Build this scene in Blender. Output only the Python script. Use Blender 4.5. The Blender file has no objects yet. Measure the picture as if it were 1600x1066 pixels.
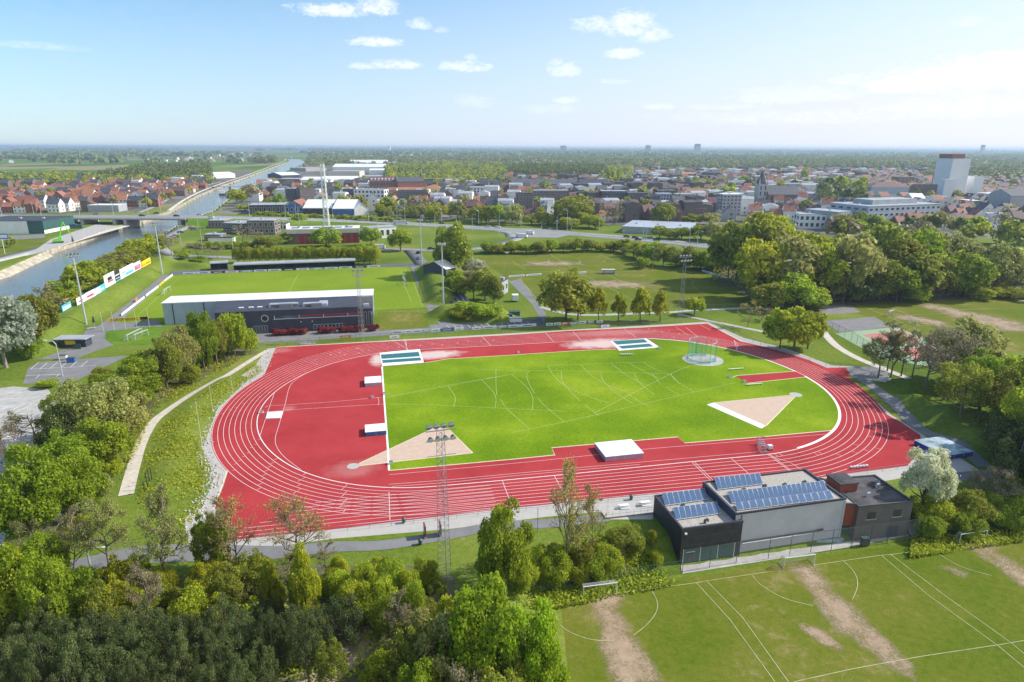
import bpy, math, random
import numpy as np
from mathutils import Matrix, Vector, geometry
R = math.radians
SC = bpy.context.scene
COL = SC.collection
rnd = random.Random(7)

# ---------------------------------------------------------------- camera
CAM_H, FOC, ROLL, HZ = 61.777, 1000.0, 0.003, 230.5
PITCH = math.atan((533 - HZ) / FOC)
cam_d = bpy.data.cameras.new("camera")
cam = bpy.data.objects.new("camera", cam_d)
COL.objects.link(cam)
cam_d.sensor_width = 36
cam_d.lens = 36 * FOC / 1600
cam_d.clip_start = 0.5
cam_d.clip_end = 90000
_r = Vector((1, 0, 0)); _f = Vector((0, math.cos(PITCH), -math.sin(PITCH))); _u = _r.cross(_f)
_c, _s = math.cos(ROLL), math.sin(ROLL)
rx = _c * _r + _s * _u
ry = -_s * _r + _c * _u
m = Matrix((rx, ry, -_f)).transposed().to_4x4()
m.translation = (0, 0, CAM_H)
cam.matrix_world = m
SC.camera = cam

# ---------------------------------------------------------------- light, sky, exposure
SUN_EL, SUN_AZ = 38.0, 78.0            # azimuth clockwise from +Y
world = bpy.data.worlds.new("World")
SC.world = world
world.use_nodes = True
wn, wl = world.node_tree.nodes, world.node_tree.links
wn.clear()
w_out = wn.new("ShaderNodeOutputWorld")
w_bg = wn.new("ShaderNodeBackground")
w_bg.inputs["Strength"].default_value = 0.14
w_sky = wn.new("ShaderNodeTexSky")
w_sky.sky_type = 'NISHITA'
w_sky.sun_disc = False
w_sky.sun_elevation = R(SUN_EL)
w_sky.sun_rotation = R(SUN_AZ)
w_sky.altitude = 60
w_sky.air_density = 1.0
w_sky.dust_density = 0.3
w_sky.ozone_density = 2.0
wl.new(w_bg.outputs[0], w_out.inputs[0])
def build_clouds():
    """fair-weather cumulus painted by direction: azimuth and elevation of each cloud in degrees"""
    tc = wn.new("ShaderNodeTexCoord"); sp = wn.new("ShaderNodeSeparateXYZ"); wl.new(tc.outputs["Generated"], sp.inputs[0])
    def M(op, a, b=None, clamp=False):
        n = wn.new("ShaderNodeMath"); n.operation = op; n.use_clamp = clamp
        for i, v in enumerate((a, b)):
            if v is None: continue
            if isinstance(v, (int, float)): n.inputs[i].default_value = v
            else: wl.new(v, n.inputs[i])
        return n.outputs[0]
    az = M('MULTIPLY', M('ARCTAN2', sp.outputs[0], sp.outputs[1]), 57.2958)
    el = M('MULTIPLY', M('ARCSINE', sp.outputs[2]), 57.2958)
    cb = wn.new("ShaderNodeCombineXYZ"); wl.new(az, cb.inputs[0]); wl.new(M('MULTIPLY', el, 1.7), cb.inputs[1])
    def N(scale, detail, rough):
        n = wn.new("ShaderNodeTexNoise"); n.inputs["Scale"].default_value = scale; n.inputs["Detail"].default_value = detail; n.inputs["Roughness"].default_value = rough
        wl.new(cb.outputs[0], n.inputs["Vector"]); return n.outputs["Fac"]
    puff = M('SUBTRACT', N(0.75, 6, 0.62), 0.5); fine = M('SUBTRACT', N(2.6, 4, 0.6), 0.5)
    tot = None
    #        az     el    half-width half-height strength
    CL = [(520, 18, 62, 11, 1.0), (592, 12, 34, 15, 1.0), (655, 40, 20, 9, .65), (690, 48, 12, 5, .4), (588, 67, 46, 8, .85), (568, 104, 26, 6, .6), (622, 102, 48, 8, .75), (728, 106, 40, 9, .8), (735, 90, 10, 6, .5),
          (985, 42, 42, 22, .8), (930, 42, 42, 13, .65), (1020, 58, 26, 12, .7), (974, 86, 30, 9, .8), (882, 110, 28, 14, .6), (870, 98, 12, 7, .5), (960, 128, 22, 5, .35), (742, 160, 36, 12, .3), (885, 157, 22, 7, .45), (1030, 167, 26, 6, .45), (858, 172, 50, 8, .25),
          (1320, 126, 26, 8, .5), (1130, 168, 60, 5, .3), (1240, 150, 90, 14, .4), (1430, 130, 75, 20, .8), (1540, 118, 100, 26, .85), (1600, 90, 60, 12, .7), (1510, 36, 18, 8, .35), (1250, 185, 200, 12, .3), (1500, 170, 120, 18, .4), (60, 73, 70, 5, .25)]
    lst = []
    for (px_, py_, wx_, wy_, k_) in CL:
        v0 = Vector((px_ - 800, -(py_ - 533), -FOC)); d0 = (m.to_3x3() @ v0).normalized()
        lst.append((math.degrees(math.atan2(d0.x, d0.y)), math.degrees(math.asin(d0.z)), wx_ * 0.058, wy_ * 0.062, k_))
    lst += [(-60, 9, 6, 1.6, 0.8), (70, 12, 8, 2, 0.8), (-100, 14, 8, 2.5, .8), (120, 11, 9, 2.4, .8), (170, 13, 9, 2.4, .8), (-150, 9, 8, 2, .8)]
    for (a0, e0, wa, we, k) in lst:
        u = M('DIVIDE', M('SUBTRACT', az, a0), wa); v = M('DIVIDE', M('SUBTRACT', el, e0), we)
        # flatter below than above
        v = M('MULTIPLY', v, M('ADD', 1.0, M('MULTIPLY', M('LESS_THAN', v, 0.0), 0.5)))
        d = M('ADD', M('MULTIPLY', u, u), M('MULTIPLY', v, v))
        q = M('MULTIPLY', M('SUBTRACT', M('ADD', 1.0, M('ADD', M('MULTIPLY', puff, 3.0), M('MULTIPLY', fine, 1.2))), d), 0.72, True)
        q = M('MULTIPLY', q, k)
        tot = q if tot is None else M('MAXIMUM', tot, q)
    # thin high veil that thickens to the right and towards the horizon
    low = M('SUBTRACT', 1.0, M('MULTIPLY', el, 0.058), True)
    veil = M('MULTIPLY', M('ADD', M('MULTIPLY', low, 0.95), M('MULTIPLY', M('MULTIPLY', az, 0.010), M('ADD', 0.8, puff))), 1.0, True)
    base = wn.new("ShaderNodeMix"); base.data_type = 'RGBA'; wl.new(veil, base.inputs[0])
    grade = wn.new("ShaderNodeMix"); grade.data_type = 'RGBA'; grade.blend_type = 'MULTIPLY'; grade.inputs[0].default_value = 1.0
    wl.new(w_sky.outputs[0], grade.inputs[6]); grade.inputs[7].default_value = SKY_TINT
    vc = wn.new("ShaderNodeMix"); vc.data_type = 'RGBA'; wl.new(M('ADD', M('MULTIPLY', az, 0.017), 0.30, True), vc.inputs[0]); vc.inputs[6].default_value = VEIL; vc.inputs[7].default_value = VEIL_R
    wl.new(grade.outputs[2], base.inputs[6]); wl.new(vc.outputs[2], base.inputs[7])
    mx = wn.new("ShaderNodeMix"); mx.data_type = 'RGBA'; wl.new(tot, mx.inputs[0]); wl.new(base.outputs[2], mx.inputs[6])
    shade = wn.new("ShaderNodeMix"); shade.data_type = 'RGBA'; wl.new(M('ADD', 0.5, M('MULTIPLY', fine, 2.2), True), shade.inputs[0])
    shade.inputs[6].default_value = CLOUD_LO; shade.inputs[7].default_value = CLOUD_HI
    wl.new(shade.outputs[2], mx.inputs[7]); wl.new(mx.outputs[2], w_bg.inputs[0])
SKY_TINT = (0.64, 0.88, 0.97, 1); VEIL = (3.8, 4.25, 5.3, 1); VEIL_R = (5.2, 5.35, 5.7, 1); CLOUD_LO = (5.6, 5.9, 6.4, 1); CLOUD_HI = (6.9, 6.9, 6.9, 1)
build_clouds()
sun_d = bpy.data.lights.new("sun", 'SUN')
sun_d.energy = 4.2
sun_d.angle = R(0.5)
sun_d.color = (1.0, 0.955, 0.89)
sun = bpy.data.objects.new("sun", sun_d)
COL.objects.link(sun)
sdir = Vector((math.sin(R(SUN_AZ)) * math.cos(R(SUN_EL)), math.cos(R(SUN_AZ)) * math.cos(R(SUN_EL)), math.sin(R(SUN_EL))))
sun.rotation_euler = sdir.to_track_quat('Z', 'Y').to_euler()
sun.location = (100, 0, 200)
SC.view_settings.view_transform = 'Standard'
SC.view_settings.look = 'None'
SC.view_settings.exposure = 0.42
SC.view_settings.gamma = 1.0
SC.view_settings.use_curve_mapping = False
SC.render.engine = 'CYCLES'
SC.cycles.max_bounces = 6
SC.cycles.diffuse_bounces = 4
SC.cycles.glossy_bounces = 2
SC.cycles.transmission_bounces = 2
SC.cycles.transparent_max_bounces = 8
SC.cycles.volume_bounces = 0

# ---------------------------------------------------------------- pixel <-> ground helpers (surveying the photograph)
def ray(px, py):
    x, y = px - 800, py - 533
    x, y = _c * x + _s * y, -_s * x + _c * y
    return (x, FOC * math.cos(PITCH) - y * math.sin(PITCH), -y * math.cos(PITCH) - FOC * math.sin(PITCH))

def G(px, py, z=0.0):
    d = ray(px, py)
    t = (CAM_H - z) / (-d[2])
    return (d[0] * t, d[1] * t)

def proj(x, y, z):
    z -= CAM_H
    cf = y * math.cos(PITCH) - z * math.sin(PITCH)
    cu = y * math.sin(PITCH) + z * math.cos(PITCH)
    a, b = x / cf * FOC, -cu / cf * FOC
    return (800 + _c * a - _s * b, 533 + _s * a + _c * b)

def ztop(px, py, y):
    """height of the point seen at pixel (px,py) that stands at ground distance y"""
    d = ray(px, py)
    return CAM_H + d[2] * y / d[1]

def smooth(t):
    t = np.clip(t, 0, 1)
    return t * t * (3 - 2 * t)

def seg_dist(X, Y, pts):
    """distance to a polyline and the position along it (0..1)"""
    best = np.full(np.shape(X), 1e9); pos = np.zeros(np.shape(X)); n = len(pts) - 1
    for i in range(n):
        (ax, ay), (bx, by) = pts[i], pts[i + 1]
        dx, dy = bx - ax, by - ay
        t = np.clip(((X - ax) * dx + (Y - ay) * dy) / (dx * dx + dy * dy), 0, 1)
        d = np.hypot(X - ax - t * dx, Y - ay - t * dy)
        m_ = d < best
        best = np.where(m_, d, best); pos = np.where(m_, (i + t) / n, pos)
    return best, pos

def inside(X, Y, poly):
    X = np.asarray(X, float); Y = np.asarray(Y, float)
    r = np.zeros(X.shape, bool)
    n = len(poly)
    for i in range(n):
        x1, y1 = poly[i]; x2, y2 = poly[(i + 1) % n]
        c = ((y1 > Y) != (y2 > Y))
        with np.errstate(divide='ignore', invalid='ignore'):
            xi = (x2 - x1) * (Y - y1) / ((y2 - y1) if y2 != y1 else 1e-9) + x1
        r ^= c & (X < xi)
    return r

# canal: left bank and right bank traced at ground level
CAN_L = [G(-160, 470), G(0, 424), G(70, 393), G(182, 353.5), G(222, 345), G(262, 331), G(310, 305), G(347, 290), G(400, 271), G(448, 253.5), G(452, 250), G(446, 247.5), (-1900, 3900)]
CAN_R = [G(-100, 560), G(60, 478), G(150, 436), G(246, 372), G(282, 348), G(334, 329), G(352, 315), G(376, 299), G(404, 286), G(432, 273.5), G(470, 257.5), G(478, 252.5), G(470, 248), (-1500, 4000)]
CANAL = CAN_L + CAN_R[::-1]
WATER_Z = -3.0
FENCE = [G(560, 1000, -3), G(800, 945, -3), G(1066, 893, -3), G(1330, 853, -3), G(1620, 818, -3), G(1900, 790, -3)]
DYKE = [G(30, 535, 3.4), G(98, 489, 3.4), G(150, 461, 3.4), G(189, 436, 3.4), G(236, 409, 3.4), G(250, 402, 3.4)]
DYKE2 = [G(266, 408, 2.2), G(312, 411, 2.2)]
MOUND = [G(700, 492), G(742, 490), G(770, 495)]
MOUND2 = [G(692, 470), G(674, 420)]
MOUNDS_R = [(G(1432, 632), 2.6, 7), (G(1480, 655), 3.4, 9), (G(1530, 690), 2.6, 9), (G(1420, 606), 2.0, 6)]
WESTBANK = [G(262, 760), G(272, 700), G(300, 640), G(350, 598)]

def H(X, Y):
    X = np.asarray(X, float); Y = np.asarray(Y, float)
    z = np.zeros(X.shape)
    # lower pitch in front of the fence
    fx = [p[0] for p in FENCE]; fy = [p[1] for p in FENCE]
    yf = np.interp(X, fx, fy)
    low = smooth((yf + 7 - Y) / 6.0) * smooth((X - (-6)) / 14.0)
    z = z - 3.0 * low
    # dyke by the canal
    d, p = seg_dist(X, Y, DYKE)
    z = z + 3.4 * smooth((11 - d) / 8.0)
    d, p = seg_dist(X, Y, DYKE2)
    z = z + 2.0 * smooth((7 - d) / 5.0)
    d, p = seg_dist(X, Y, MOUND)
    z = z + 4.0 * smooth((10 - d) / 9.0)
    d, p = seg_dist(X, Y, MOUND2)
    z = z + 3.6 * smooth((8.5 - d) / 7.0)
    for (c, h_, r_) in MOUNDS_R:
        z = z + h_ * smooth((r_ - np.hypot(X - c[0], Y - c[1])) / r_)
    d, p = seg_dist(X, Y, WESTBANK)
    z = z + 0.8 * smooth((6 - d) / 6.0)
    # canal bed
    ins = inside(X, Y, CANAL)
    d, p = seg_dist(X, Y, CAN_L[2:4]); ins |= (d < 3.2) & (Y < CAN_L[3][1] - 1) & (Y > CAN_L[2][1] + 1)
    z = np.where(ins, -6.0, z)
    return z

def H1(x, y):
    return float(H(np.array([x]), np.array([y]))[0])

def GH(px, py):
    """ground point under a pixel on the real terrain"""
    z = 0.0
    for _ in range(8):
        x, y = G(px, py, z)
        z = 0.5 * z + 0.5 * H1(x, y)
    return (x, y, H1(x, y))

# ---------------------------------------------------------------- materials
MATS = {}
def nodes_of(name):
    m_ = bpy.data.materials.new(name); m_.use_nodes = True
    nt = m_.node_tree; nt.nodes.clear()
    out = nt.nodes.new("ShaderNodeOutputMaterial"); b = nt.nodes.new("ShaderNodeBsdfPrincipled")
    nt.links.new(b.outputs[0], out.inputs[0])
    MATS[name] = m_
    return m_, nt, b, out

def noise(nt, vec, scale, detail=4, rough=0.55, dist=0.0):
    n = nt.nodes.new("ShaderNodeTexNoise")
    n.inputs["Scale"].default_value = scale; n.inputs["Detail"].default_value = detail
    n.inputs["Roughness"].default_value = rough; n.inputs["Distortion"].default_value = dist
    if vec is not None: nt.links.new(vec, n.inputs["Vector"])
    return n.outputs["Fac"]

def ramp(nt, fac, stops):
    r_ = nt.nodes.new("ShaderNodeValToRGB")
    e = r_.color_ramp.elements
    while len(e) > 1: e.remove(e[-1])
    e[0].position = stops[0][0]; e[0].color = (*stops[0][1], 1)
    for p, c in stops[1:]:
        k = e.new(p); k.color = (*c, 1)
    nt.links.new(fac, r_.inputs[0])
    return r_.outputs[0]

def mixc(nt, fac, a, b, mode='MIX'):
    n = nt.nodes.new("ShaderNodeMix"); n.data_type = 'RGBA'; n.blend_type = mode
    for v, k in ((fac, 0), (a, 6), (b, 7)):
        if hasattr(v, 'links') or hasattr(v, 'is_output'): nt.links.new(v, n.inputs[k])
        elif k == 0: n.inputs[0].default_value = v
        else: n.inputs[k].default_value = (*v, 1)
    return n.outputs[2]

def mth(nt, op, a, b=None, c=None, clamp=False):
    n = nt.nodes.new("ShaderNodeMath"); n.operation = op; n.use_clamp = clamp
    for i, v in enumerate((a, b, c)):
        if v is None: continue
        if isinstance(v, (int, float)): n.inputs[i].default_value = v
        else: nt.links.new(v, n.inputs[i])
    return n.outputs[0]

def mrange(nt, v, a, b, c=0.0, d=1.0):
    n = nt.nodes.new("ShaderNodeMapRange")
    nt.links.new(v, n.inputs[0])
    for i, q in enumerate((a, b, c, d)): n.inputs[i + 1].default_value = q
    return n.outputs[0]

def pos_of(nt):
    g = nt.nodes.new("ShaderNodeNewGeometry"); return g.outputs["Position"]
def obj_of(nt):
    g = nt.nodes.new("ShaderNodeTexCoord"); return g.outputs["Object"]

def plain(name, col, rough=0.7, metal=0.0, var=0.12, scale=0.6, col2=None, spec=0.5, bump=0.0, detail=5, obj=False):
    """a painted / cast / woven surface with wear in its colour"""
    m_, nt, b, out = nodes_of(name)
    v = obj_of(nt) if obj else pos_of(nt)
    f = noise(nt, v, scale, detail, 0.65)
    c2 = col2 if col2 else tuple(min(1, c * (1 + var * 1.6)) for c in col)
    c1 = tuple(c * (1 - var * 1.6) for c in col) if not col2 else col
    cc = ramp(nt, f, [(0.32, c1), (0.68, c2)])
    nt.links.new(cc, b.inputs["Base Color"])
    b.inputs["Roughness"].default_value = rough; b.inputs["Metallic"].default_value = metal
    b.inputs["Specular IOR Level"].default_value = spec
    if bump:
        bp = nt.nodes.new("ShaderNodeBump"); bp.inputs["Strength"].default_value = bump
        nt.links.new(noise(nt, v, scale * 12, 3), bp.inputs["Height"]); nt.links.new(bp.outputs[0], b.inputs["Normal"])
    return m_

def grass_mat(name, c_lo, c_mid, c_hi, big=0.03, fine=1.6, dry=None, dry_amt=0.5, streak=None, con=0.11):
    m_, nt, b, out = nodes_of(name)
    p = pos_of(nt)
    if streak:
        mp = nt.nodes.new("ShaderNodeMapping"); mp.inputs["Rotation"].default_value = (0, 0, streak[0]); mp.inputs["Scale"].default_value = streak[1]
        nt.links.new(p, mp.inputs["Vector"]); p2 = mp.outputs[0]
    else: p2 = p
    f1 = noise(nt, p, big, 6, 0.6); f2 = noise(nt, p2, fine, 5, 0.75); f3 = noise(nt, p, fine * 4, 3, 0.8)
    f = mth(nt, 'ADD', mth(nt, 'MULTIPLY', f1, 0.42), mth(nt, 'ADD', mth(nt, 'MULTIPLY', f2, 0.36), mth(nt, 'MULTIPLY', f3, 0.22)))
    c = ramp(nt, f, [(0.5 - con, c_lo), (0.5, c_mid), (0.5 + con, c_hi)])
    if dry:
        fd = noise(nt, p2, fine * 0.35, 6, 0.78, 0.4)
        k = mrange(nt, mth(nt, 'ADD', mth(nt, 'MULTIPLY', f1, 0.45), mth(nt, 'MULTIPLY', fd, 0.55)), 0.60 - 0.12 * dry_amt, 0.68 - 0.08 * dry_amt)
        c = mixc(nt, mth(nt, 'MULTIPLY', k, 0.8), c, dry)
    nt.links.new(c, b.inputs["Base Color"])
    b.inputs["Roughness"].default_value = 0.85; b.inputs["Specular IOR Level"].default_value = 0.03
    bp = nt.nodes.new("ShaderNodeBump"); bp.inputs["Strength"].default_value = 0.5; bp.inputs["Distance"].default_value = 0.15
    nt.links.new(noise(nt, p, fine * 2.5, 4, 0.8), bp.inputs["Height"]); nt.links.new(bp.outputs[0], b.inputs["Normal"])
    return m_

def foliage(name, c1, c2, c3=None, trans=0.5, hue=0.012, scale=2.2):
    m_, nt, b, out = nodes_of(name)
    g = nt.nodes.new("ShaderNodeNewGeometry"); oi = nt.nodes.new("ShaderNodeObjectInfo")
    o = obj_of(nt)
    f = noise(nt, o, scale, 3, 0.6)
    f = mth(nt, 'ADD', mth(nt, 'MULTIPLY', f, 0.6), mth(nt, 'MULTIPLY', g.outputs["Random Per Island"], 0.4))
    c = ramp(nt, f, [(0.3, c1), (0.7, c2)] if not c3 else [(0.25, c1), (0.5, c2), (0.72, c3)])
    hs = nt.nodes.new("ShaderNodeHueSaturation")
    nt.links.new(c, hs.inputs["Color"])
    nt.links.new(mrange(nt, oi.outputs["Random"], 0, 1, 0.5 - hue, 0.5 + hue), hs.inputs["Hue"])
    rv = mth(nt, 'FRACT', mth(nt, 'MULTIPLY', oi.outputs["Random"], 7.31))
    nt.links.new(mrange(nt, rv, 0, 1, 0.8, 1.2), hs.inputs["Value"])
    b.inputs["Roughness"].default_value = 0.6; b.inputs["Specular IOR Level"].default_value = 0.25
    nt.links.new(hs.outputs[0], b.inputs["Base Color"])
    t = nt.nodes.new("ShaderNodeBsdfTranslucent"); nt.links.new(hs.outputs[0], t.inputs["Color"])
    mx = nt.nodes.new("ShaderNodeMixShader"); mx.inputs[0].default_value = trans
    nt.links.new(b.outputs[0], mx.inputs[1]); nt.links.new(t.outputs[0], mx.inputs[2]); nt.links.new(mx.outputs[0], out.inputs[0])
    return m_

def brick_mat(name, c1, c2, mortar, scale=4.0, rough=0.85):
    m_, nt, b, out = nodes_of(name)
    o = obj_of(nt)
    f = noise(nt, o, 0.35, 5, 0.6); f2 = noise(nt, o, scale, 2, 0.5)
    c = ramp(nt, mth(nt, 'ADD', mth(nt, 'MULTIPLY', f, .5), mth(nt, 'MULTIPLY', f2, .5)), [(0.35, c1), (0.65, c2)])
    c = mixc(nt, 0.15, c, mortar)
    nt.links.new(c, b.inputs["Base Color"]); b.inputs["Roughness"].default_value = rough
    return m_

def tile_mat(name, c1, c2, rough=0.75):
    """roof tiles: courses along the slope, patchy with age"""
    m_, nt, b, out = nodes_of(name)
    o = obj_of(nt); oi = nt.nodes.new("ShaderNodeObjectInfo")
    f = noise(nt, o, 0.5, 5, 0.7)
    c = ramp(nt, f, [(0.3, c1), (0.7, c2)])
    w = nt.nodes.new("ShaderNodeTexWave"); w.wave_type = 'BANDS'; w.bands_direction = 'Z'; w.inputs["Scale"].default_value = 2.2
    nt.links.new(o, w.inputs["Vector"])
    c = mixc(nt, mth(nt, 'MULTIPLY', w.outputs["Fac"], 0.25), c, tuple(x * 0.6 for x in c1))
    hs = nt.nodes.new("ShaderNodeHueSaturation"); nt.links.new(c, hs.inputs["Color"])
    nt.links.new(mrange(nt, oi.outputs["Random"], 0, 1, 0.75, 1.25), hs.inputs["Value"])
    nt.links.new(hs.outputs[0], b.inputs["Base Color"]); b.inputs["Roughness"].default_value = rough
    return m_

grass_mat('grass_ground', (0.075, 0.13, 0.014), (0.145, 0.20, 0.026), (0.24, 0.26, 0.05), 0.02, 0.9, dry=(0.30, 0.25, 0.12), dry_amt=0.25)
grass_mat('grass_infield', (0.11, 0.20, 0.006), (0.165, 0.27, 0.008), (0.25, 0.345, 0.016), 0.035, 1.3, dry=(0.34, 0.35, 0.04), dry_amt=0.4, streak=(0.2, (1, 1.8, 1)), con=0.065)
grass_mat('grass_stadium', (0.14, 0.225, 0.014), (0.195, 0.275, 0.02), (0.25, 0.32, 0.03), 0.025, 0.8)
grass_mat('grass_worn', (0.08, 0.135, 0.008), (0.14, 0.165, 0.018), (0.19, 0.18, 0.034), 0.035, 1.1, dry=(0.32, 0.25, 0.12), dry_amt=0.5)
grass_mat('grass_bank', (0.06, 0.13, 0.012), (0.12, 0.22, 0.02), (0.2, 0.28, 0.04), 0.06, 1.2, dry=(0.33, 0.30, 0.12), dry_amt=0.4)
plain('asphalt', (0.20, 0.195, 0.195), 0.9, var=0.10, scale=0.25)
plain('asphalt_dark', (0.12, 0.12, 0.125), 0.9, var=0.10, scale=0.25)
plain('road_surface', (0.27, 0.265, 0.26), 0.85, var=0.07, scale=0.15)
plain('concrete', (0.42, 0.40, 0.37), 0.85, var=0.12, scale=0.5, bump=0.2)
plain('concrete_pale', (0.45, 0.425, 0.385), 0.85, var=0.045, scale=0.8, bump=0.2)
plain('gravel_path', (0.56, 0.50, 0.42), 0.95, var=0.10, scale=0.9, bump=0.3)
plain('dirt', (0.36, 0.28, 0.19), 0.95, var=0.15, scale=0.6, col2=(0.48, 0.39, 0.29), bump=0.4)
plain('shot_sand', (0.56, 0.41, 0.31), 0.95, var=0.05, scale=0.8, bump=0.1)
plain('white_paint', (0.80, 0.79, 0.76), 0.6, var=0.04, scale=1.5)
plain('line_faint', (0.40, 0.47, 0.17), 0.8, var=0.12, scale=0.8)
plain('line_track', (0.78, 0.64, 0.62), 0.6, var=0.05, scale=2.0)
plain('line_dry', (0.40, 0.42, 0.22), 0.8, var=0.2, scale=0.7)
plain('kerb_white', (0.83, 0.81, 0.74), 0.6, var=0.04, scale=1.5)
plain('kerb_yellowish', (0.72, 0.62, 0.40), 0.7, var=0.07, scale=1.5)
plain('tarp_teal', (0.03, 0.15, 0.155), 0.6, var=0.18, scale=1.2)
plain('steel_light', (0.55, 0.58, 0.62), 0.45, 0.4, var=0.06, scale=2)
plain('steel_dark', (0.10, 0.105, 0.11), 0.5, 0.4, var=0.1, scale=2)
plain('steel_white', (0.75, 0.76, 0.77), 0.45, 0.0, var=0.05, scale=2)
plain('galvanised', (0.30, 0.315, 0.33), 0.5, 0.5, var=0.1, scale=2)
plain('lamp_glass', (0.72, 0.76, 0.80), 0.15, 0.0, var=0.05, scale=4)
plain('mat_white', (0.80, 0.82, 0.84), 0.55, var=0.03, scale=0.6)
plain('mat_side_shade', (0.42, 0.33, 0.44), 0.55, var=0.05, scale=0.8)  # white mat side with its purple shade put into the colour
plain('mat_blue', (0.03, 0.16, 0.36), 0.5, var=0.06, scale=0.8)
plain('mat_royal', (0.015, 0.06, 0.33), 0.5, var=0.06, scale=0.8)
plain('mat_cover_grey', (0.36, 0.46, 0.50), 0.5, var=0.35, scale=0.5)
plain('wood_dark', (0.038, 0.036, 0.042), 0.7, var=0.2, scale=0.8)
plain('roof_gravel', (0.40, 0.36, 0.31), 0.95, var=0.16, scale=3.0, bump=0.3)
plain('roof_bitumen', (0.07, 0.065, 0.068), 0.9, var=0.5, scale=0.25)
plain('roof_dark_blue', (0.05, 0.053, 0.075), 0.8, var=0.12, scale=0.3)
plain('roof_white', (0.78, 0.78, 0.77), 0.6, var=0.05, scale=0.3)
plain('roof_grey', (0.36, 0.38, 0.41), 0.7, var=0.12, scale=0.2)
plain('roof_green_grey', (0.24, 0.30, 0.32), 0.7, var=0.12, scale=0.2)
plain('plaster_grey', (0.46, 0.455, 0.49), 0.8, var=0.05, scale=0.4)
plain('wall_white', (0.78, 0.77, 0.75), 0.8, var=0.05, scale=0.3)
plain('wall_cream', (0.62, 0.56, 0.46), 0.8, var=0.06, scale=0.3)
plain('wall_grey', (0.38, 0.385, 0.40), 0.8, var=0.08, scale=0.3)
plain('wall_blue_grey', (0.34, 0.41, 0.50), 0.6, var=0.05, scale=0.4)
plain('wall_dark', (0.05, 0.054, 0.08), 0.65, var=0.12, scale=0.3)
plain('wall_blue', (0.05, 0.14, 0.33), 0.6, var=0.08, scale=0.3)
plain('wall_green', (0.035, 0.10, 0.09), 0.6, var=0.08, scale=0.3)
plain('wall_orange', (0.24, 0.055, 0.032), 0.7, var=0.08, scale=0.8)
plain('silo_blue', (0.50, 0.55, 0.64), 0.8, var=0.04, scale=0.06)
plain('silo_white', (0.74, 0.74, 0.75), 0.8, var=0.04, scale=0.06)
brick_mat('brick_red', (0.20, 0.065, 0.04), (0.32, 0.12, 0.075), (0.4, 0.35, 0.3))
brick_mat('brick_brown', (0.12, 0.075, 0.06), (0.21, 0.14, 0.115), (0.35, 0.3, 0.28))
brick_mat('brick_dark', (0.075, 0.06, 0.062), (0.14, 0.115, 0.11), (0.3, 0.28, 0.27))
brick_mat('brick_yellow', (0.32, 0.24, 0.16), (0.45, 0.36, 0.26), (0.5, 0.45, 0.4))
tile_mat('tile_red', (0.23, 0.085, 0.055), (0.38, 0.16, 0.10))
tile_mat('tile_orange', (0.33, 0.13, 0.07), (0.46, 0.22, 0.13))
tile_mat('tile_brown', (0.10, 0.06, 0.055), (0.2, 0.12, 0.10))
tile_mat('slate', (0.05, 0.055, 0.07), (0.12, 0.125, 0.15))
tile_mat('tile_purple', (0.13, 0.06, 0.07), (0.24, 0.12, 0.125))
plain('door_red', (0.33, 0.02, 0.035), 0.5, var=0.06, scale=1)
plain('board_yellow', (0.80, 0.60, 0.02), 0.5, var=0.04, scale=1)
plain('board_orange', (0.75, 0.28, 0.03), 0.5, var=0.04, scale=1)
plain('board_cyan', (0.10, 0.52, 0.62), 0.5, var=0.08, scale=1)
plain('board_magenta', (0.62, 0.06, 0.20), 0.5, var=0.04, scale=1)
plain('board_black', (0.03, 0.03, 0.035), 0.5, var=0.1, scale=1)
plain('board_blue', (0.03, 0.13, 0.42), 0.5, var=0.06, scale=1)
plain('board_red', (0.5, 0.05, 0.05), 0.5, var=0.06, scale=1)
plain('machine_green', (0.16, 0.60, 0.04), 0.45, var=0.05, scale=1)
plain('crane_orange', (0.75, 0.30, 0.04), 0.5, var=0.05, scale=1)
plain('bark', (0.13, 0.10, 0.075), 0.9, var=0.2, scale=3, bump=0.4, obj=True)
plain('bark_pale', (0.30, 0.26, 0.20), 0.9, var=0.2, scale=3, bump=0.3, obj=True)
plain('bark_twig', (0.20, 0.155, 0.12), 0.9, var=0.25, scale=3, obj=True)
plain('soil', (0.09, 0.07, 0.045), 0.95, var=0.2, scale=0.5)
plain('leaf_litter', (0.10, 0.085, 0.045), 0.95, var=0.3, scale=0.8)
plain('quay_stone', (0.42, 0.37, 0.28), 0.9, var=0.28, scale=0.35)
plain('tyre', (0.02, 0.02, 0.02), 0.8, var=0.1, scale=4)
plain('wood_weathered', (0.30, 0.24, 0.18), 0.85, var=0.15, scale=2)
for nm, c in dict(car_black=(0.02, 0.02, 0.025), car_grey=(0.18, 0.19, 0.2), car_silver=(0.5, 0.52, 0.54), car_white=(0.78, 0.78, 0.78), car_blue=(0.03, 0.07, 0.25), car_red=(0.4, 0.03, 0.03)).items():
    plain(nm, c, 0.3, var=0.03, scale=1, spec=0.6)
foliage('leaf_bright', (0.149, 0.248, 0.011), (0.297, 0.437, 0.020), (0.446, 0.583, 0.041))
foliage('leaf_green', (0.160, 0.235, 0.017), (0.346, 0.440, 0.029), (0.648, 0.688, 0.055))
foliage('leaf_mid', (0.200, 0.244, 0.014), (0.384, 0.421, 0.024), (0.636, 0.608, 0.047))
foliage('leaf_yellow', (0.162, 0.244, 0.014), (0.281, 0.380, 0.022), (0.410, 0.489, 0.036))
foliage('leaf_olive', (0.171, 0.207, 0.025), (0.308, 0.338, 0.041), (0.496, 0.512, 0.066))
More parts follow.
